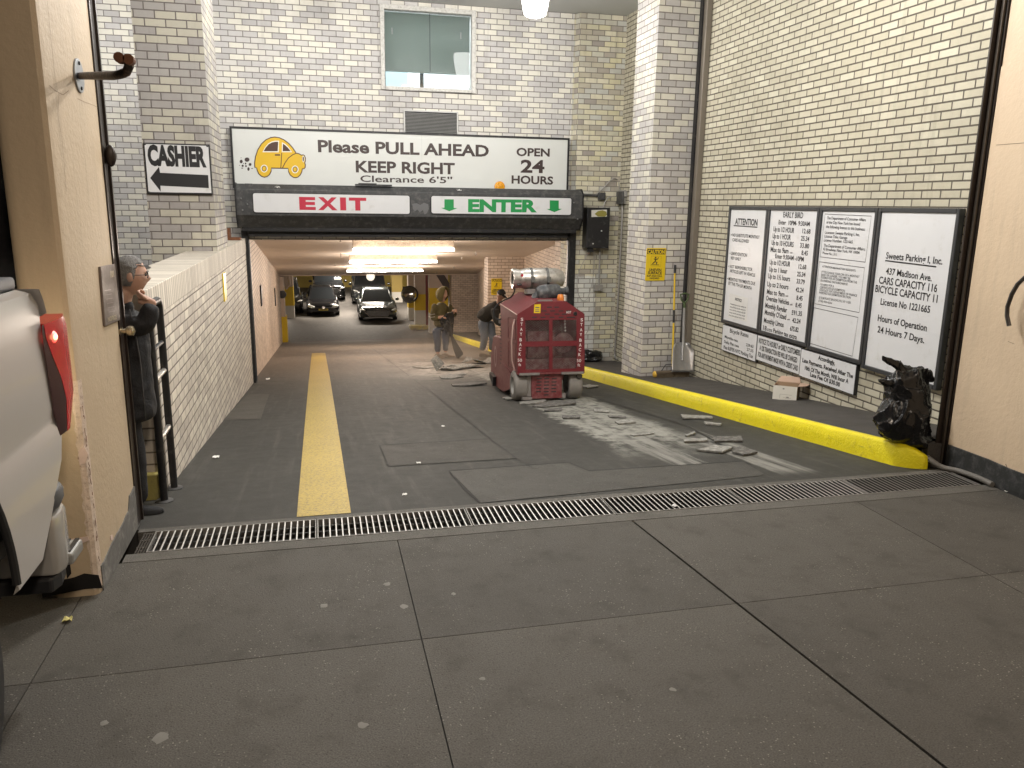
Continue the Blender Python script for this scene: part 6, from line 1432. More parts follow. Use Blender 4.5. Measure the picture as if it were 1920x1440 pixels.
w = MB(); f0, f1 = c10+up*Hh, c11+up*Hh; o_ = d1*.115+up*.012; w.hexa([f0+up*.001+d2*.02, f1+up*.001, f1+o_*.9, f0+o_*.75+d2*.05]+[p+up*.004 for p in (f0+up*.001+d2*.02, f1+up*.001, f1+o_*.9, f0+o_*.75+d2*.05)]); w.build('flap', M('kraft_pink', (.46, .32, .24), .7), t)
w = MB(); f0, f1 = c01+up*Hh, c11+up*Hh; o_ = d2*.06+up*.05; w.hexa([f0, f1, f1+o_-d1*.02, f0+o_+d1*.03]+[p+up*.004 for p in (f0, f1, f1+o_-d1*.02, f0+o_+d1*.03)]); w.build('flap', M('kraft_pink', (.46, .32, .24)), t)
w = MB(); es = d2*-.0012
def on(u, v): return a+d1*(L*u)+up*(Hh*v)+es
w.add([on(.40, .86), on(.47, .86), on(.47, .97-.20), on(.40, .77)], [(0, 1, 2, 3)]); 
for (u0, v0, u1, v1) in ((.30, .42, .80, .405), (.30, .42, .31, .10), (.44, .20, .78, .185), (.58, .27, .68, .19), (.53, .17, .70, .155)): w.add([on(u0, v0), on(u1, v0), on(u1, v1), on(u0, v1)], [(0, 1, 2, 3)])
w.build('end_print', M('print_grey', (.25, .235, .22), .6), t, fix=False)
w = MB(); e2 = d1*.0012; w.add([c10+e2, c10+d2*.02+e2, c10+d2*.02+e2+up*Hh, c10+e2+up*Hh], [(0, 1, 2, 3)]); w.build('yellow_edge', M('carton_yellow', (.55, .42, .03), .5), t, fix=False)
# garbage bags
def plastic():
    b = NB('bag_plastic'); v = b.obj(); n1 = b.noise(v, 6, 3, .5, dist=1.5); n2 = b.noise(b.scale(v, (1, 1, .4)), 18, 3, .5, dist=1.0)
    b.bump(b.ma('ADD', b.ma('MULTIPLY', n1, 1.0), b.ma('MULTIPLY', n2, .12)), .45, .03); return b.fin((.008, .008, .009), .24, 0, .45)
BAGM = plastic()
def bag(parts, vox, jit, js, label, origin, fold=.012, extra=None):
    mb = MB()
    if extra: extra(mb)
    for c, r in parts: mb.sph(c, r, 20, 14)
    m_ = merge(mb, vox, 7, 0); cc = V(origin)
    out = []
    for v in m_.v:
        p = V((v.x*5.2, v.y*5.2, v.z*3.4)); p = p+V((noise.noise(p*1.3), noise.noise(p*1.3+V((7, 2, 1))), noise.noise(p*1.3+V((3, 9, 4)))))*.55
        r1 = max(0, 1-abs(noise.noise(p))*3.2)**2; p2 = p*2.3+V((5, 1, 8)); r2 = max(0, 1-abs(noise.noise(p2))*3.0)**2
        d = V((v.x-cc.x, v.y-cc.y, (v.z-cc.z)*.3)); d = d.normalized() if d.length > 1e-4 else d
        out.append(v+d*(r1*fold*1.7+r2*fold*.7-fold*.6+noise.noise(v*5+V((1, 1, js)))*jit*2))
    m_.v = out; return tag(m_.build('garbage_bag', BAGM, None, smooth='all', origin=origin), label, 'garbage bag')
YB_ = 4.80; q = lambda x, y, d=0.0: PY(x, y, YB_+d)
c = q(1712, 790); zb = .13
def ear(mb, pts, rs): chain(mb, [q(*p) for p in pts], rs, 2)
EARS = lambda mb: (ear(mb, ((1700, 735), (1694, 706), (1690, 690), (1678, 680), (1664, 676), (1655, 674)), [.06, .042, .036, (.022, .034), (.018, .028), (.010, .014)]),
    ear(mb, ((1704, 716), (1690, 712), (1675, 717), (1660, 719), (1650, 714)), [.05, (.036, .030), (.026, .034), (.022, .030), (.010, .012)]),
    ear(mb, ((1700, 720), (1716, 698), (1734, 704), (1748, 716)), [.05, .045, .050, .030]))
bag([((4.13, YB_, zb+.19), (.185, .16, .20)), ((4.15, YB_+.02, zb+.36), (.155, .14, .19)), ((4.16, YB_, zb+.09), (.18, .15, .10)), ((4.12, YB_-.01, zb+.47), (.10, .09, .10)), ((4.21, YB_+.02, zb+.25), (.13, .12, .22)), ((4.21, YB_-.06, zb+.03), (.13, .12, .055))], .008, .006, 9, 'large shiny black garbage bag with tied ears slumped against the right gate track', (4.15, YB_, zb+.02), .017, EARS)
c = PR(1108, 678, KH); z0 = zr(c.y)+KH
bag([((c.x-.06, c.y+.05, z0+.10), (.19, .12, .105)), ((c.x+.08, c.y+.05, z0+.09), (.14, .11, .10)), ((c.x-.01, c.y+.03, z0+.04), (.24, .14, .045))], .014, .014, 12, 'low black garbage bag on the walkway behind the red machine', (c.x, c.y, z0), .016)
# hose at the drain end
P = [(1733, 836, .16), (1736, 850, .12), (1744, 864, .06)]
hp = [PX(1733, 838, 4.24), PX(1735, 852, 4.235), V((4.23, 4.56, .05)), V((4.27, 4.50, .022)), V((4.32, 4.42, .022)), V((4.335, 4.30, .024)), V((4.335, 4.20, .024)), V((4.33, 4.13, .022))]
cable('hose', hp, .019, M('grey_hose', (.16, .15, .135), .6, var=.3), 'thick grey hose curling over the right end of the drain', 'hose', n=12)
# rubble under the bag
# peeled slabs of floor covering
SLAB = M('slab_grey', (.17, .165, .15), .85, var=.35, scale=12, dust=(.42, .41, .38), dk=.7, bump=.4, bs=50); SLAB2 = M('slab_dark', (.085, .08, .073), .8, var=.3, scale=12, dust=(.3, .29, .27), dk=.5, bump=.4, bs=50)
zc5 = zz_(700, 620, 2.743)
def slab(pts, label, th=.014, lift=.012, tilt=0, zf=zc5, mat=None):
    P = [zf(*p) if zf else p for p in pts]; P = [PR(*p) for p in P]; n = len(P); c = sum(P, V())/n
    Q = []
    for i in range(n):     # ragged broken edge
        A, B_ = P[i], P[(i+1) % n]
        for k in range(3):
            p = A.lerp(B_, k/3)
            if k: p = p+V((random.uniform(-1, 1), random.uniform(-1, 1), 0))*.013*min(1, (B_-A).length*2.2)
            Q.append(p)
    tx, ty = random.uniform(-.05, .05), random.uniform(-.02, .08)
    Q = [V((p.x, p.y, zr(p.y)+lift+max(-.004, (p.x-c.x)*tx+(p.y-c.y)*(ty+tilt))+.007*noise.noise(p*6))) for p in Q]
    w = MB(); w.prism(Q, (0, 0, th)); return tag(w.build('debris_slab', mat or random.choice((SLAB, SLAB, SLAB2)), origin=c, tri=True), label, 'debris', 'broken slabs of peeled floor covering')
for pts, lab in (
    ([(750, 372), (885, 363), (890, 372), (820, 382), (755, 383)], 'flat broken slab right behind the left rear wheel of the red machine'),
    ([(815, 392), (900, 374), (1040, 373), (1042, 383), (950, 392), (870, 398), (830, 397)], 'long ragged slab directly behind the red machine tail'),
    ([(878, 407), (970, 405), (968, 415), (880, 419)], 'thin strip slab just in front of the ragged one behind the machine'),
    ([(970, 447), (1065, 445), (1060, 454), (975, 457)], 'small sliver slab at the left edge of the pale dust strip'),
    ([(1130, 410), (1215, 417), (1210, 425), (1140, 421)], 'small dark chip in the middle of the pale dust strip'),
    ([(1205, 441), (1300, 445), (1298, 453), (1215, 451)], 'second dark chip further down the pale dust strip'),
    ([(1580, 441), (1740, 446), (1745, 457), (1590, 459)], 'straight plank-like slab lying near the yellow kerb'),
    ([(1595, 569), (1715, 564), (1718, 575), (1600, 580)], 'narrow slab at the near end of the pale strip, left of two bigger ones'),
    ([(1745, 560), (1890, 556), (1898, 575), (1755, 578)], 'thick pale-edged slab near the near end of the kerb'),
    ([(1660, 622), (1748, 600), (1850, 614), (1795, 637)], 'broad slab nearest the drain, dark edged'),
    ([(1842, 632), (1893, 610), (1976, 636), (1900, 649)], 'broken pointed slab right of the broad one nearest the drain'),
    ([(1600, 545), (1650, 530), (1657, 536), (1612, 549)], 'small bent offcut above the narrow slab'),
    ([(1320, 541), (1440, 526), (1444, 534), (1340, 546)], 'flat thin slab at the lower left of the pale strip'),
    ([(340, 239), (400, 229), (465, 240), (400, 251), (350, 249)], 'pale slab lying left of the red machine'),
    ([(400, 281), (520, 271), (585, 278), (500, 287), (410, 288)], 'dark-cored slab left of the machine, nearer than the pale one'),
    ([(400, 229), (470, 223), (478, 228), (405, 234)], 'thin sliver above the pale slab left of the machine'),
    ([(663, 352), (695, 346), (720, 356), (690, 361)], 'small slab peeking out beside the left rear wheel'),
    ([(200, 192), (290, 186), (330, 192), (260, 196)], 'far thin strip left of the tilted slab'),
    ([(1060, 290), (1110, 280), (1160, 292), (1100, 300)], 'dark cracked fragment beside the machine right wheel'),
    ([(1240, 475), (1330, 470), (1350, 480), (1260, 486)], 'small pale fragment on the dust strip'),
    ([(1700, 480), (1790, 486), (1785, 492), (1710, 490)], 'slim fragment between the strip and the kerb')):
    slab(pts, lab, .007 if 'thin' in lab or 'chip' in lab else .014, .008)
# curled sheets by the hooded worker and a slab tipped on edge
def curl(px, py, wx_, ln, amp, yaw, label):
    c = PR(px, py); rows = []; Rz = Matrix.Rotation(math.radians(yaw), 3, 'Z')
    for i in range(13):
        u = i/12-.5; r = []
        for j in range(6):
            v = j/5-.5; p = Rz @ V((u*wx_, v*ln*(1+.3*noise.noise(V((u*3, px, v)))), 0)); z = amp*(abs(math.sin(u*3.2+v*1.4+px))**1.3)*(1+.8*noise.noise(V((u*5, v*3, py))))+.02*noise.noise(V((u*4, v*4, px)))
            r.append(V((c.x+p.x, c.y+p.y, zr(c.y+p.y)+.012+max(0, z))))
        rows.append(r)
    w = MB(); w.grid(rows); o = w.build('debris_sheet', SLAB, origin=c, smooth='all', fix=False); s_ = o.modifiers.new('s', 'SOLIDIFY'); s_.thickness = .012
    return tag(o, label, 'debris', 'broken slabs of peeled floor covering')
curl(868, 690, .75, .5, .05, 10, 'rumpled grey sheet of covering between the worker and the machine')
curl(898, 682, .6, .5, .09, -20, 'curled grey sheet rearing up beside the machine front')
curl(846, 694, .5, .35, .035, 30, 'low buckled sheet in front of the hooded worker')
P = [(818, 666), (833, 682), (818, 696), (808, 676)]; yy = PR(818, 696).y
w = MB(); pts = [PY(x, y, yy+d) for (x, y), d in zip(P, (.22, .12, 0, .08))]; w.prism(pts, (.0, .012, .010)); tag(w.build('debris_slab', SLAB, origin=pts[2]), 'square grey slab tipped up on its edge in front of the hooded worker', 'debris', 'broken slabs of peeled floor covering')
def scrap(px, py, s, label, col=(.75, .74, .72), fn=PR):
    c = fn(px, py); z0 = zr(c.y) if fn is PR else 0; rows = []
    for i in range(5): rows.append([V((c.x+(i-2)*s/4+random.uniform(-.1, .1)*s, c.y+(j-1)*s/3, z0+.006+random.uniform(0, .28)*s)) for j in range(4)])
    w = MB(); w.grid(rows); o = w.build('litter', M('litter_%.2f' % col[0], col, .7), origin=c, fix=False); md = o.modifiers.new('s', 'SOLIDIFY'); md.thickness = .002
    return tag(o, label, 'litter', 'bits of litter')
scrap(405, 860, .05, 'white crumpled scrap on the ramp left of the yellow line'); scrap(502, 712, .06, 'white scrap on the pale patch by the left gate post')
scrap(127, 1166, .035, 'yellowish scrap on the sidewalk near the pickup tyre', (.55, .50, .20), lambda x, y: PZ(x, y)); scrap(1265, 950, .03, 'tiny crumpled foil on the fourth grate section', (.70, .70, .71), lambda x, y: PZ(x, y, .004))
scrap(831, 801, .03, 'small white fleck above the near floor patch'); scrap(785, 870, .03, 'small white fleck on the ramp by the near patch corner'); scrap(1888, 924, .02, 'tiny white fleck by the right black baseboard', (.75, .74, .72), lambda x, y: PZ(x, y)); scrap(759, 930, .028, 'white fleck just beyond the drain right of the yellow line')
# litter and gear on the parapet by the column
w = MB(); c = PZ(302, 500, 1.25); w.tube([V((-1.34, 6.75, 1.258)), V((-1.35, 6.85, 1.27)), V((-1.34, 6.98, 1.268)), V((-1.33, 7.08, 1.258))], [.006, .018, .016, .006], 8); tag(w.build('dark_cloth', BLK, smooth=True, origin=(-1.3, 6.9, 1.25)), 'dark bundle lying on top of the parapet wall', 'bundle')
t = thing('steel_angle', 'small rusty steel bracket at the far end of the parapet top', 'bracket', (-1.15, 12.2, 1.25))
w = MB(); w.box(-1.22, -1.05, 12.1, 12.3, 1.253, 1.29); w.box(-1.22, -1.19, 12.1, 12.3, 1.2905, 1.42); w.build('angle', RUST, t)
# ceiling bits in the tunnel: hooks and small sprinkler heads
for px, py, l in ((639, 475, .07), (628, 493, .06), (638, 446, .05), (892, 472, .06), (851, 500, .05), (866, 482, .04), (819, 510, .05)):
    c = CEIL(px, py); w = MB(); w.cyl(c+V((0, 0, .0)), c+V((0, 0, -l)), .010, n=8); w.lathe(c+V((0, 0, -l)), (0, 0, -1), [(0, .012), (.01, .022), (.02, .010)], 10)
    tag(w.build('sprinkler_head', M('sprinkler_metal', (.35, .32, .28), .4, .6), origin=c, smooth=True), 'small sprinkler head on the sloping tunnel ceiling at %s' % {639: 'the left of the nearest lamp', 628: 'the left of the middle lamp', 638: 'the left edge behind the gate bar', 892: 'the right above the tank', 851: 'the right of the farthest lamp', 866: 'the right of the middle lamp', 819: 'the far end of the ceiling'}[px], 'sprinkler', 'sprinkler heads on the tunnel ceiling')
# round light on the far beam, traffic mirror, pipe guard
c = PY(695, 519, YE+.1); w = MB(); w.lathe(c+V((0, .1, 0)), (0, -1, 0), [(0, .17), (.05, .17), (.10, .14), (.13, .06), (.135, .001)], 20); tag(w.build('bulkhead_lamp', emit('bulkhead', (1, .90, .70), 1.1), smooth=True, origin=c), 'round cream bulkhead lamp on the beam at the ramp foot', 'lamp')
t = thing('traffic_mirror', 'round convex traffic mirror on an arm beside the yellow columns', 'mirror', PY(768, 552, 36.0))
c = PY(768, 552, 36.0); r = (PY(784, 552, 36).x-PY(753, 552, 36).x)/2; ax = V((-.35, -1, .12)).normalized()
w = MB(); w.lathe(c, ax, [(0, r), (.05, r*.93), (.11, r*.70), (.15, r*.4), (.165, .001)], 28, cap=False); b = NB('mirror_face'); MIR = b.fin((.55, .55, .55), .08, 1.0); w.build('mirror_face', MIR, t, smooth='all')
w = MB(); w.lathe(c, -ax, [(-.01, r+.02), (.03, r+.02), (.05, r*.5), (.06, .001)], 28, cap=False); w.build('rim', DKGREY, t, smooth=True)
w = MB(); w.cyl(c-ax*.05, V((PY(776, 552, 38.6).x, 38.6, c.z)), .03); w.build('arm', DKGREY, t)
c = PZ(783, 617, FLZ); 
w = MB(); w.box(c.x-.35, c.x+.75, c.y-.2, c.y+.4, FLZ, FLZ+.16); tag(w.build('kerb_island', worn_paint('island_paint', (.45, .36, .08), (.2, .19, .17), .45, .65), origin=(c.x, c.y, FLZ), bevel=.02), 'low kerb island with worn yellow edges beside the far columns', 'kerb')
w = MB(); w.cyl((c.x+.45, c.y+.1, FLZ+.16), (c.x+.45, c.y+.1, CZ), .06, n=10); tag(w.build('red_pipe', M('red_pipe_paint', (.16, .03, .03), .45), smooth=True, origin=(c.x+.45, c.y+.1, FLZ+.16)), 'dark red standpipe rising from the kerb island', 'pipe')
w = MB(); c = PZ(536, 560, FLZ); cc = PY(541, 522, 36.5); w.tube([V((cc.x-.1, 36.5, CZ)), V((cc.x, 36.4, cc.z+.1)), V((cc.x+.05, 36.4, cc.z-.25)), V((cc.x-.15, 36.4, cc.z-.45))], .06, 8); tag(w.build('duct_pipe', PINKW, smooth=True, origin=cc), 'bent pale pipe at the garage ceiling left of the parked cars', 'pipe')
# ================================================================== parked cars
def car_paint(name, col, rough=.18, metal=.3):
    return M(name, col, rough, metal, var=.06, coat=.8, rv=.08, dust=sc(col, 2.2), dk=.15)
CGL = M('car_glass', (.012, .014, .016), .04, 0, var=.02, spec=.8)
CHR = M('chrome', (.62, .62, .62), .12, 1, var=.02); LAMPG = M('headlight_glass', (.62, .62, .60), .12, .4, var=.2)
def car(label, col, loc, W, L, H, kind, rz=0, matname=None):
    """front faces -y; local origin on the ground under the front bumper"""
    t = thing('parked_car', label, 'car', (0, 0, 0), 'parked cars in the garage')
    m = car_paint(matname or 'paint_%s' % kind, col); hw = W/2
    tall = kind in ('suv', 'van')
    zb_ = .20; zbelt = H*(.60 if not tall else .56); zh = H*(.50 if kind != 'saloon' else .505)+(.06 if tall else 0)
    hl = L*(.235 if kind == 'hatch' else .27 if kind == 'saloon' else .22 if kind == 'suv' else .12)
    # lower body: rounded front, hood rising to the cowl, then belt line to the tail
    st = [(0.0, .30, hw*.80, zh*.52, hw*.82, zh*.68, hw*.66), (.06, .20, hw*.90, zh*.58, hw*.93, zh*.84, hw*.76), (.22, .18, hw*.95, zh*.66, hw*.985, zh*.95, hw*.80), (.5, .18, hw*.97, zh*.74, hw, zh*1.0, hw*.82), (hl, .18, hw*.97, zh*.82, hw, zh*1.10, hw*.84), (hl+.35, .18, hw*.97, zbelt*.86, hw, zbelt, hw*.90), (L*.55, .18, hw*.97, zbelt*.88, hw, zbelt, hw*.90), (L*.8, .18, hw*.97, zbelt*.88, hw, zbelt*1.02, hw*.88), (L-.15, .22, hw*.95, zbelt*.84, hw*.96, zbelt*.98, hw*.80), (L, .36, hw*.85, zbelt*.75, hw*.88, zbelt*.86, hw*.72)]
    rows = []
    for y, z0, w0, z1, w1, z2, w2 in st:
        half = [(w0*.9, z0), (w0, z0+.05), (w1*.995, (z0+z1)/2), (w1, z1), ((w1*.6+w2*.4), z1*.35+z2*.65), (w2, z2), (w2*.5, z2+.018), (0, z2+.025)]
        rows.append([V((-x, y, z)) for x, z in half]+[V((x, y, z)) for x, z in half[-2::-1]])
    w = MB(); w.grid(rows, closed=True); w.add(rows[0], [tuple(range(len(rows[0])))]); w.add(rows[-1], [tuple(range(len(rows[0])))[::-1]])
    w.build('body', m, t, smooth=True)
    # greenhouse
    y0 = hl+.02; y1 = hl+(H-zh)*(1.25 if kind in ('hatch', 'saloon') else .8); y2 = L*(.80 if kind == 'hatch' else .66 if kind == 'saloon' else .95); y3 = L*(.97 if kind == 'hatch' else .86 if kind == 'saloon' else .99)
    zz0 = zh*1.06; wr = hw*(.66 if not tall else .76)
    g = [[(-hw*.84, y0, zz0), (hw*.84, y0, zz0), (hw*.88, y3, zbelt-.02), (-hw*.88, y3, zbelt-.02)], [(-wr, y1, H-.06), (wr, y1, H-.06), (wr, y2, H-.06), (-wr, y2, H-.06)]]
    w = MB(); w.hexa([V(p) for p in g[0]]+[V(p) for p in g[1]]); w.build('windows', CGL, t, bevel=.03)
    w = MB(); w.hexa([V((-wr-.01, y1+.02, H-.075)), V((wr+.01, y1+.02, H-.075)), V((wr+.01, y2-.02, H-.075)), V((-wr-.01, y2-.02, H-.075)), V((-wr+.10, y1+.14, H)), V((wr-.10, y1+.14, H)), V((wr-.10, y2-.1, H)), V((-wr+.10, y2-.1, H))]); w.build('roof', m, t, bevel=.03, smooth=True)
    for sx in (-1, 1):
        w = MB(); w.tube([(sx*hw*.845, y0, zz0), (sx*(wr+.005), y1, H-.06)], .03, 8); w.tube([(sx*hw*.885, y3, zbelt), (sx*(wr+.005), y2, H-.06)], .04, 8); yB = (y1+y2)/2; w.tube([(sx*hw*.875, yB+.05, zbelt), (sx*(wr+.01), yB, H-.06)], .035, 8); w.build('pillars', m, t, smooth=True)
        w = MB(); w.sph((sx*(hw+.09), hl+.42, zbelt+.06), (.10, .06, .075), 12, 8); w.build('mirror', m, t, smooth=True)
        w = MB()
        if kind == 'hatch': w.sph((sx*hw*.70, .10, zh*.74), (.20, .13, .085), 14, 10, Matrix.Rotation(-sx*.25, 3, 'Y'))
        else: w.sph((sx*hw*.78, .13, zh*.80), (.18, .13, .055), 14, 10, Matrix.Rotation(-sx*.22, 3, 'Y'))
        w.build('headlight', LAMPG, t, smooth=True)
        for yw in (L*.19, L*.80):
            w = MB(); r = .32 if not tall else .36; w.lathe((sx*(hw-.20), yw, r), (sx, 0, 0), [(0, r*.6), (0, r*.95), (.03, r), (.18, r), (.205, r*.94), (.205, r*.62)], 24, cap=False); wh = w.build('wheel', RUBBER, t, smooth=True)
            w = MB(); w.lathe((sx*(hw-.01), yw, r), (sx, 0, 0), [(0, r*.62), (.0, r*.55), (-.04, r*.5), (-.03, .05), (-.01, .001)], 20, cap=False); w.build('rim', ALU, wh, smooth=True)
            w = MB(); w.lathe((sx*(hw*.975), yw, r+.02), (sx, 0, 0), [(0, r+.07), (.02, r+.07), (.022, r+.0)], 24, cap=False); w.build('wheel_arch', INK, t)
    if kind == 'hatch':
        w = MB(); w.box(-hw*.5, hw*.5, -.015, .06, zh*.64, zh*.70); w.build('grille', INK, t, bevel=.01)
        w = MB(); w.box(-hw*.62, hw*.62, -.012, .05, .26, .36); w.build('lower_intake', INK, t, bevel=.02)
        w = MB(); w.lathe((0, -.02, zh*.70), (0, -1, .2), [(0, .075), (.015, .075), (.016, .06), (.010, .055), (.010, .001)], 20); w.build('round_emblem', CHR, t)
        w = MB(); w.box(-.23, .23, -.03, -.016, zh*.47, zh*.60); w.build('number_plate', M('plate_yellow', (.70, .55, .08), .5), t)
        w = MB(); w.box(-.17, .17, -.032, -.0305, zh*.51, zh*.565); w.build('plate_print', INKG, t)
        w = MB(); w.sph((0, hl+.05, zh*1.06), (.35, .03, .01), 10, 6); w.build('wiper', INK, t)
    elif kind == 'saloon':
        c = [(-.50, .60), (-.62, .47), (-.42, .27), (.42, .27), (.62, .47), (.50, .60)]
        w = MB(); w.prism([(x, -.02, z) for x, z in c], (0, .06, 0)); w.build('grille', M('grille_dark', (.03, .03, .03), .4), t)
        w = MB(); w.tube([(x, -.025, z) for x, z in c], .018, 6, closed=True)
        for z in (.32, .37, .42, .47, .52): w.box(-.40-.18*min(1, (z-.27)/.2)+.02, .40+.18*min(1, (z-.27)/.2)-.02, -.03, -.022, z-.008, z+.008)
        w.build('grille_bars', CHR, t)
        w = MB()
        for k in range(4): w.tube([(-.135+.09*k+.058*math.cos(a), -.04, .555+.058*math.sin(a)) for a in [2*math.pi*j/14 for j in range(14)]], .009, 5, closed=True)
        w.build('ring_emblem', CHR, t)
        for sx in (-1, 1):
            w = MB(); w.box(sx*.72-.12, sx*.72+.12, -.0, .08, .27, .38); w.build('side_intake', INK, t, bevel=.02)
        w = MB(); w.box(-hw*.7, hw*.7, -.01, .05, .20, .235); w.build('splitter', CHR, t)
    else:
        w = MB(); w.box(-hw*.55, hw*.55, -.015, .05, zh*.5, zh*.78); w.build('grille', M('grille_dark', (.03, .03, .03), .4), t, bevel=.02)
        w = MB(); w.box(-.25, .25, -.03, -.018, zh*.36, zh*.47); w.build('number_plate', M('plate_pale', (.55, .52, .40), .5), t)
    t.location = loc; t.rotation_euler = (0, 0, rz)
    return t
def gp(px, py): p = PZ(px, py, FLZ); return p
p = gp(607, 594); wpx = (gp(637, 594)-gp(576, 594)).length
k = wpx/1.78; car('black hatchback with a yellow number plate, front and centre left of the parked cars', (.012, .012, .014), (p.x, p.y, FLZ), wpx, 4.2*k, 1.50*k, 'hatch', .02, 'paint_black')
p = gp(710, 604); wpx = (gp(746, 604)-gp(673, 604)).length
k = wpx/1.94; car('dark grey-green saloon with a wide chrome hexagon grille', (.045, .055, .055), (p.x, p.y, FLZ), wpx, 5.1*k, 1.47*k, 'saloon', -.03, 'paint_grey')
p = gp(613, 566); car('black sport utility car parked right behind the black hatchback', (.012, .012, .013), (p.x+.15, p.y+.2, FLZ), 1.85, 4.7, 1.75, 'suv', .02, 'paint_black2')
p = gp(702, 572); car('dark grey van standing behind the grey saloon', (.035, .037, .04), (p.x-.2, p.y, FLZ), 2.0, 5.0, 1.85, 'van', -.02, 'paint_van')
p = gp(556, 592); car('black car at the far left, half hidden by the banded column', (.010, .010, .011), (p.x-.55, p.y+.4, FLZ), 1.8, 4.6, 1.55, 'suv', .05, 'paint_black3')
# ================================================================== white pickup truck
def TX(x, y): return PX(x, y, -.945)
t = thing('pickup_truck', 'white pickup truck at the left edge, tail lamp lit, backed up to the stucco pier', 'truck', (-1.9, 1.0, 0))
WP = M('truck_white_paint', (.46, .44, .42), .3, 0, var=.02, coat=.35, rv=.06, wpos=True)
yT = 3.27; yc, zc2, rw = 1.99, .62, .47; Ra = .60
# bed side: section curve (x offset, z) and wheel-arch cut
prof = [(-.972, .575), (-.953, .59), (-.948, .70), (-.945, .86), (-.944, .985), (-.953, 1.005), (-.954, 1.03), (-.949, 1.06), (-.951, 1.20), (-.957, 1.33), (-.966, 1.43), (-.978, 1.475), (-1.02, 1.488)]
def tail(z):   # rear end of the side skin: follows the lamp's front edge
    L = [(.40, 2.78), (.56, 2.80), (.70, 2.95), (.84, 3.09), (.90, 3.165), (.95, 3.165), (1.10, 3.14), (1.25, 3.115), (1.38, 3.085), (1.40, 3.135), (1.45, 3.115), (1.49, 3.085)]
    for (za, ya_), (zb_, yb_) in zip(L, L[1:]):
        if z <= zb_: return ya_+(yb_-ya_)*(z-za)/(zb_-za)
    return L[-1][1]
ys = [0.95+.04*k for k in range(54)]
w = MB(); rows = []
for y in ys:
    r = []
    zmin = .575
    if abs(y-yc) < Ra: zmin = max(.575, zc2+math.sqrt(Ra*Ra-(y-yc)**2))
    for i, (x, z) in enumerate(prof):
        zz = z
        if zz < zmin: zz = zmin
        if zz != z:
            for (xa, za), (xb, zb_) in zip(prof, prof[1:]):
                if za <= zz <= zb_: x = xa+(xb-xa)*(zz-za)/(zb_-za)
        dd = abs(y-yc)-Ra; flare = 0*math.exp(-((dd/.055)**2)) if zz < 1.02 and dd > -.2 else 0
        yE = yc+Ra-.01; yy = y if y < yE else yE+(y-yE)/(ys[-1]-yE)*(tail(zz)-yE)
        r.append(V((x+flare, yy, zz)))
    rows.append(r)
w.grid(rows); w.build('bed_side', WP, t, smooth=True)
w = MB(); w.grid([[V((-2.9+(-.945-p.x)*1.0, p.y, p.z)) for p in r] for r in rows]); w.build('bed_side', WP, t, smooth=True)
# corner post behind and above the lamp, tailgate
w = MB(); rr = []
for z, yk in ((.62, 3.16), (.75, 3.2), (.93, 3.25), (1.10, 3.25), (1.375, 3.21), (1.40, 3.155), (1.45, 3.135), (1.49, 3.11)):
    xo = -.985 if z < 1.40 else -.975
    rr.append([V((xo+(.03 if z > 1.39 else 0), tail(z)+.001, z)), V((xo+.005, (tail(z)+yk)/2, z)), V((xo-.03, yk-.01, z)), V((xo-.10, yk, z))])
w.grid(rr); w.build('corner_post', WP, t, smooth=True)
w = MB(); w.box(-2.82, -1.09, 3.13, 3.225, .72, 1.46); w.build('tailgate', WP, t, bevel=.02, smooth=True)
w = MB(); w.box(-1.10, -1.03, .95, 3.13, 1.485, 1.53); w.box(-2.87, -2.80, .95, 3.13, 1.485, 1.53); w.box(-2.8, -1.1, 3.14, 3.25, 1.461, 1.50); w.build('rail_cap', M('rail_plastic', (.10, .10, .105), .55), t, bevel=.012, smooth=True)
w = MB(); w.box(-2.82, -1.06, .96, 3.15, .62, .68); w.build('bed_floor', BLK, t)
# tail lamp
def row(pl, pr, pin=.12):
    a, b_ = TX(*pl), PX(*pr, -.992); z = (a.z+b_.z)/2; ya_, yb_ = a.y, min(b_.y, 3.42)
    return z, ya_, yb_
LR = [row((76, 597), (104, 600)), row((78, 622), (118, 618)), row((83, 655), (124, 655)), row((90, 700), (127, 700)), row((97, 745), (125, 745)), row((106, 790), (117, 790)), row((111, 806), (113, 806))]
FB = [.06, .08, .18, .34, .42, .42, .4]
def strip(f0, f1, off, name, mat, parent, rear=True):
    w = MB(); R_ = []
    for (z, a, b_), fb in zip(LR, FB):
        p = []; f0, f1 = (fb, 1.0) if rear else (0.0, fb)
        for f in [f0+(f1-f0)*k/5 for k in range(6)]:
            y = a+(b_-a)*f; bend = max(0, f-.55)/.45; p.append(V((-.943+off+.006*math.sin(f*math.pi)-.022*bend**2, y, z)))
        if rear: p += [V((-1.03, b_-.005, z)), V((-1.10, b_-.03, z)), V((-1.10, b_-.12, z))]
        R_.append(p)
    w.grid(R_); k = len(R_[0]); w.add(R_[0], [tuple(range(k))]); w.add(R_[-1], [tuple(range(k))[::-1]])
    return w.build(name, mat, parent, smooth=True)
b = NB('tail_lamp_red'); v = b.obj(); n_ = b.noise(v, 40, 2); b.put(b.b.inputs['Emission Color'], (1, .02, .015)); b.put(b.b.inputs['Emission Strength'], .045)
TL = b.fin(b.mix(n_, (.34, .004, .008), (.44, .008, .014)), .2, 0, .4)
lampo = strip(.42, 1.0, 0, 'tail_light', TL, t)
strip(.0, .42, -.001, 'smoked_lens', M('smoked_lens', (.030, .006, .008), .3, 0, var=.1, spec=.25), lampo, False)
c = TX(97, 632)+V((.004, 0, 0)); w = MB(); w.lathe(c, (1, -.25, 0), [(0, .024), (.006, .020), (.010, .001)], 18); w.build('lit_reflector', emit('lamp_red_glow', (1, .03, .02), 1.3), lampo, smooth='all')
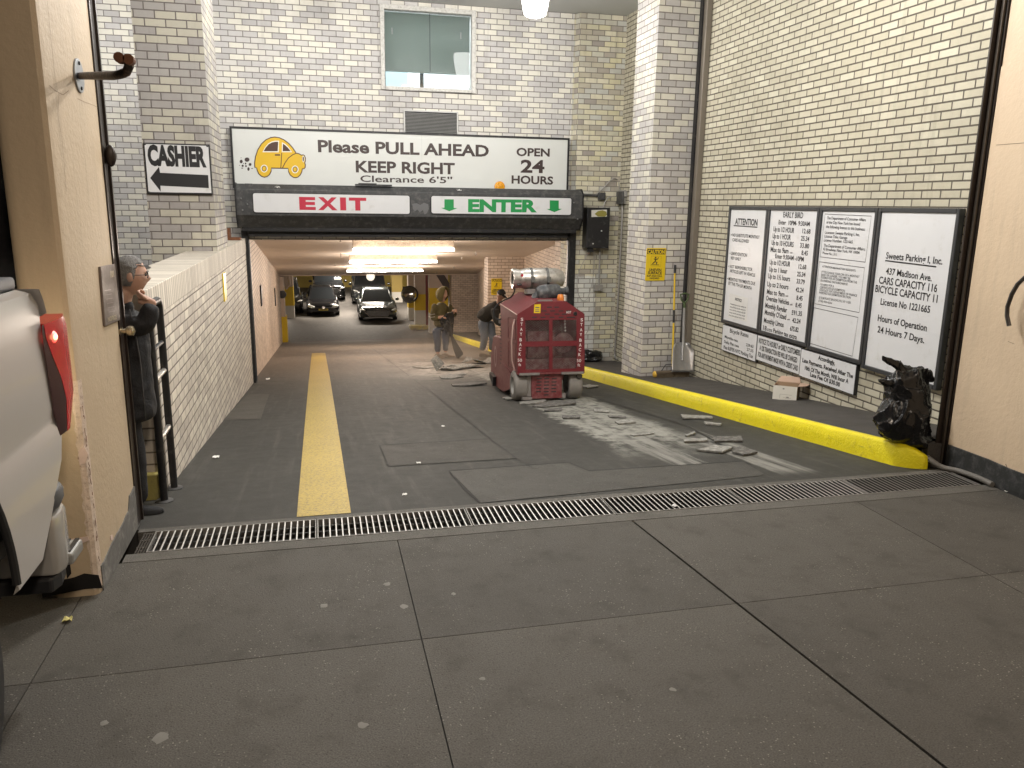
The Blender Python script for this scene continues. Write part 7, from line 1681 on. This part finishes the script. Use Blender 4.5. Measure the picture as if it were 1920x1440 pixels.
w = MB(); w.lathe(c+V((.008, -.002, 0)), (1, -.25, 0), [(0, .011), (.004, .009), (.006, .001)], 14); w.build('bulb', emit('lamp_bulb', (1, .42, .16), 5), lampo, smooth='all')
w = MB(); w.box(-1.16, -1.105, 3.226, 3.232, .98, 1.06); w.build('reverse_light', emit('reverse_lens', (1, .93, .62), 6), t); lamp('reverse_glow', 'POINT', (-1.10, 3.46, 1.05), 3.2, (1, .90, .58), t, shadow_soft_size=.05)
# bumper with step pad
w = MB(); A = lambda x, y: PY(x, y, 3.42)
pts = [(-.957, 2.97), (-.940, 3.03), (-.950, 3.11), (-.995, 3.185), (-1.10, 3.235), (-2.75, 3.235), (-2.9, 3.235), (-2.955, 3.16), (-2.965, 3.07), (-2.945, 3.00)]
w.prism([V((x, y, .46)) for x, y in pts], (0, 0, .23)); w.build('bumper', M('bumper_chrome', (.58, .56, .53), .2, .55, var=.06), t, bevel=.018, smooth=True)
w = MB(); w.prism([V((x*.998, y-.004, .701)) for x, y in pts], (0, 0, .075)); w.build('bumper_pad', M('pad_plastic', (.075, .078, .085), .5), t, bevel=.02, smooth=True)
w = MB(); w.prism([V((x-.02, y-.01, .40)) for x, y in pts], (0, 0, .058)); w.build('bumper_valance', INK, t, bevel=.01)
w = MB(); w.box(-1.10, -.935, 3.08, 3.225, .45, .50); w.build('step', M('step_grey', (.28, .28, .27), .45, .3), t, bevel=.012)
w = MB()
for k in range(5): w.box(-1.08+.03*k, -1.065+.03*k, 3.095, 3.215, .5005, .506)
w.build('step_tread', BLK, t)
# wheels
for (x, y, sx) in ((-.958, yc+.04, 1), (-2.93, yc+.04, -1), (-.985, -1.55, 1), (-2.905, -1.55, -1)):
    w = MB(); w.lathe((x-.25*sx, y, rw), (sx, 0, 0), [(0, .25), (0, rw-.03), (.03, rw), (.20, rw), (.235, rw-.03), (.245, .30), (.24, .25)], 44, cap=False); wh = w.build('wheel', RUBBER, t, smooth=True)
    w = MB(); w.lathe((x-.02*sx, y, rw), (sx, 0, 0), [(0, .255), (-.02, .24), (-.07, .22), (-.05, .07), (-.03, .06), (-.03, .001)], 30, cap=False); w.build('rim', ALU, wh, smooth=True)
w = MB(); R_ = [[V((x, yc+Ra*math.cos(a), zc2+Ra*math.sin(a))) for a in [math.pi*k/24-.08 for k in range(25)]] for x in (-1.0, -1.32)]; w.grid(R_); w.build('wheel_well', INK, t, fix=False)
w = MB(); w.tube([V((-.951, yc+(Ra-.004)*math.cos(a), max(.58, zc2+(Ra-.004)*math.sin(a)))) for a in [math.pi*k/30 for k in range(31)]], .013, 8); w.build('arch_lip', RUBBER, t, smooth=True)
# cab, hood, windows
rows = []
for y, zt2, wd in ((.94, 1.20, .93), (.90, 1.22, .95), (-1.15, 1.22, .96), (-1.2, 1.20, .96), (-2.35, 1.12, .93), (-2.5, .98, .86)):
    c_x = -1.925; half = [(wd*.9, .42), (wd, .52), (wd+.03, .85), (wd, zt2-.05), (wd-.06, zt2), (0, zt2+.02)]
    rows.append([V((c_x-x, y, z)) for x, z in half]+[V((c_x+x, y, z)) for x, z in half[-2::-1]])
w = MB(); w.grid(rows, closed=True); w.add(rows[0], [tuple(range(11))]); w.add(rows[-1], [tuple(range(11))[::-1]]); w.build('cab_body', WP, t, smooth=True)
w = MB(); w.hexa([V((-2.82, -1.1, 1.23)), V((-1.03, -1.1, 1.23)), V((-1.03, .88, 1.23)), V((-2.82, .88, 1.23)), V((-2.70, -.35, 1.86)), V((-1.15, -.35, 1.86)), V((-1.15, .75, 1.86)), V((-2.70, .75, 1.86))]); w.build('cab_windows', CGL, t, bevel=.04)
w = MB(); w.box(-2.70, -1.15, -.35, .75, 1.861, 1.93); w.build('roof', WP, t, bevel=.03, smooth=True)
for x in (-.96, -2.89):
    w = MB(); w.sph((x+(.16 if x > -1.5 else -.16), -.75, 1.35), (.13, .09, .14), 14, 10); w.build('mirror', BLK, t, smooth=True)

# ================================================================== floating dust where the covering is being ripped up
w = MB(); w.sph((2.75, 17.3, -1.12), (1.7, 2.6, .85), 24, 16)
b = NB('dust_air'); b.n.remove(b.b); pv = b.add('ShaderNodeVolumePrincipled'); p = b.pos()
d = b.add('ShaderNodeVectorMath', operation='SUBTRACT'); b.put(d.inputs[0], p); d.inputs[1].default_value = (2.75, 17.3, -1.25)
d2_ = b.scale(d.outputs[0], (1/1.6, 1/2.4, 1/.75)); l = b.add('ShaderNodeVectorMath', operation='LENGTH'); b.put(l.inputs[0], d2_)
den = b.ma('MULTIPLY', b.ss(l.outputs['Value'], 1.0, .2), b.ss(b.noise(p, 1.1, 3), .3, .75))
b.put(pv.inputs['Density'], b.ma('MULTIPLY', den, .16)); pv.inputs['Color'].default_value = (.93, .88, .80, 1); pv.inputs['Anisotropy'].default_value = .2
b.t.links.new(pv.outputs[0], b.out.inputs['Volume'])
o = w.build('dust_cloud', b.m); o['kind'] = 'stuff'
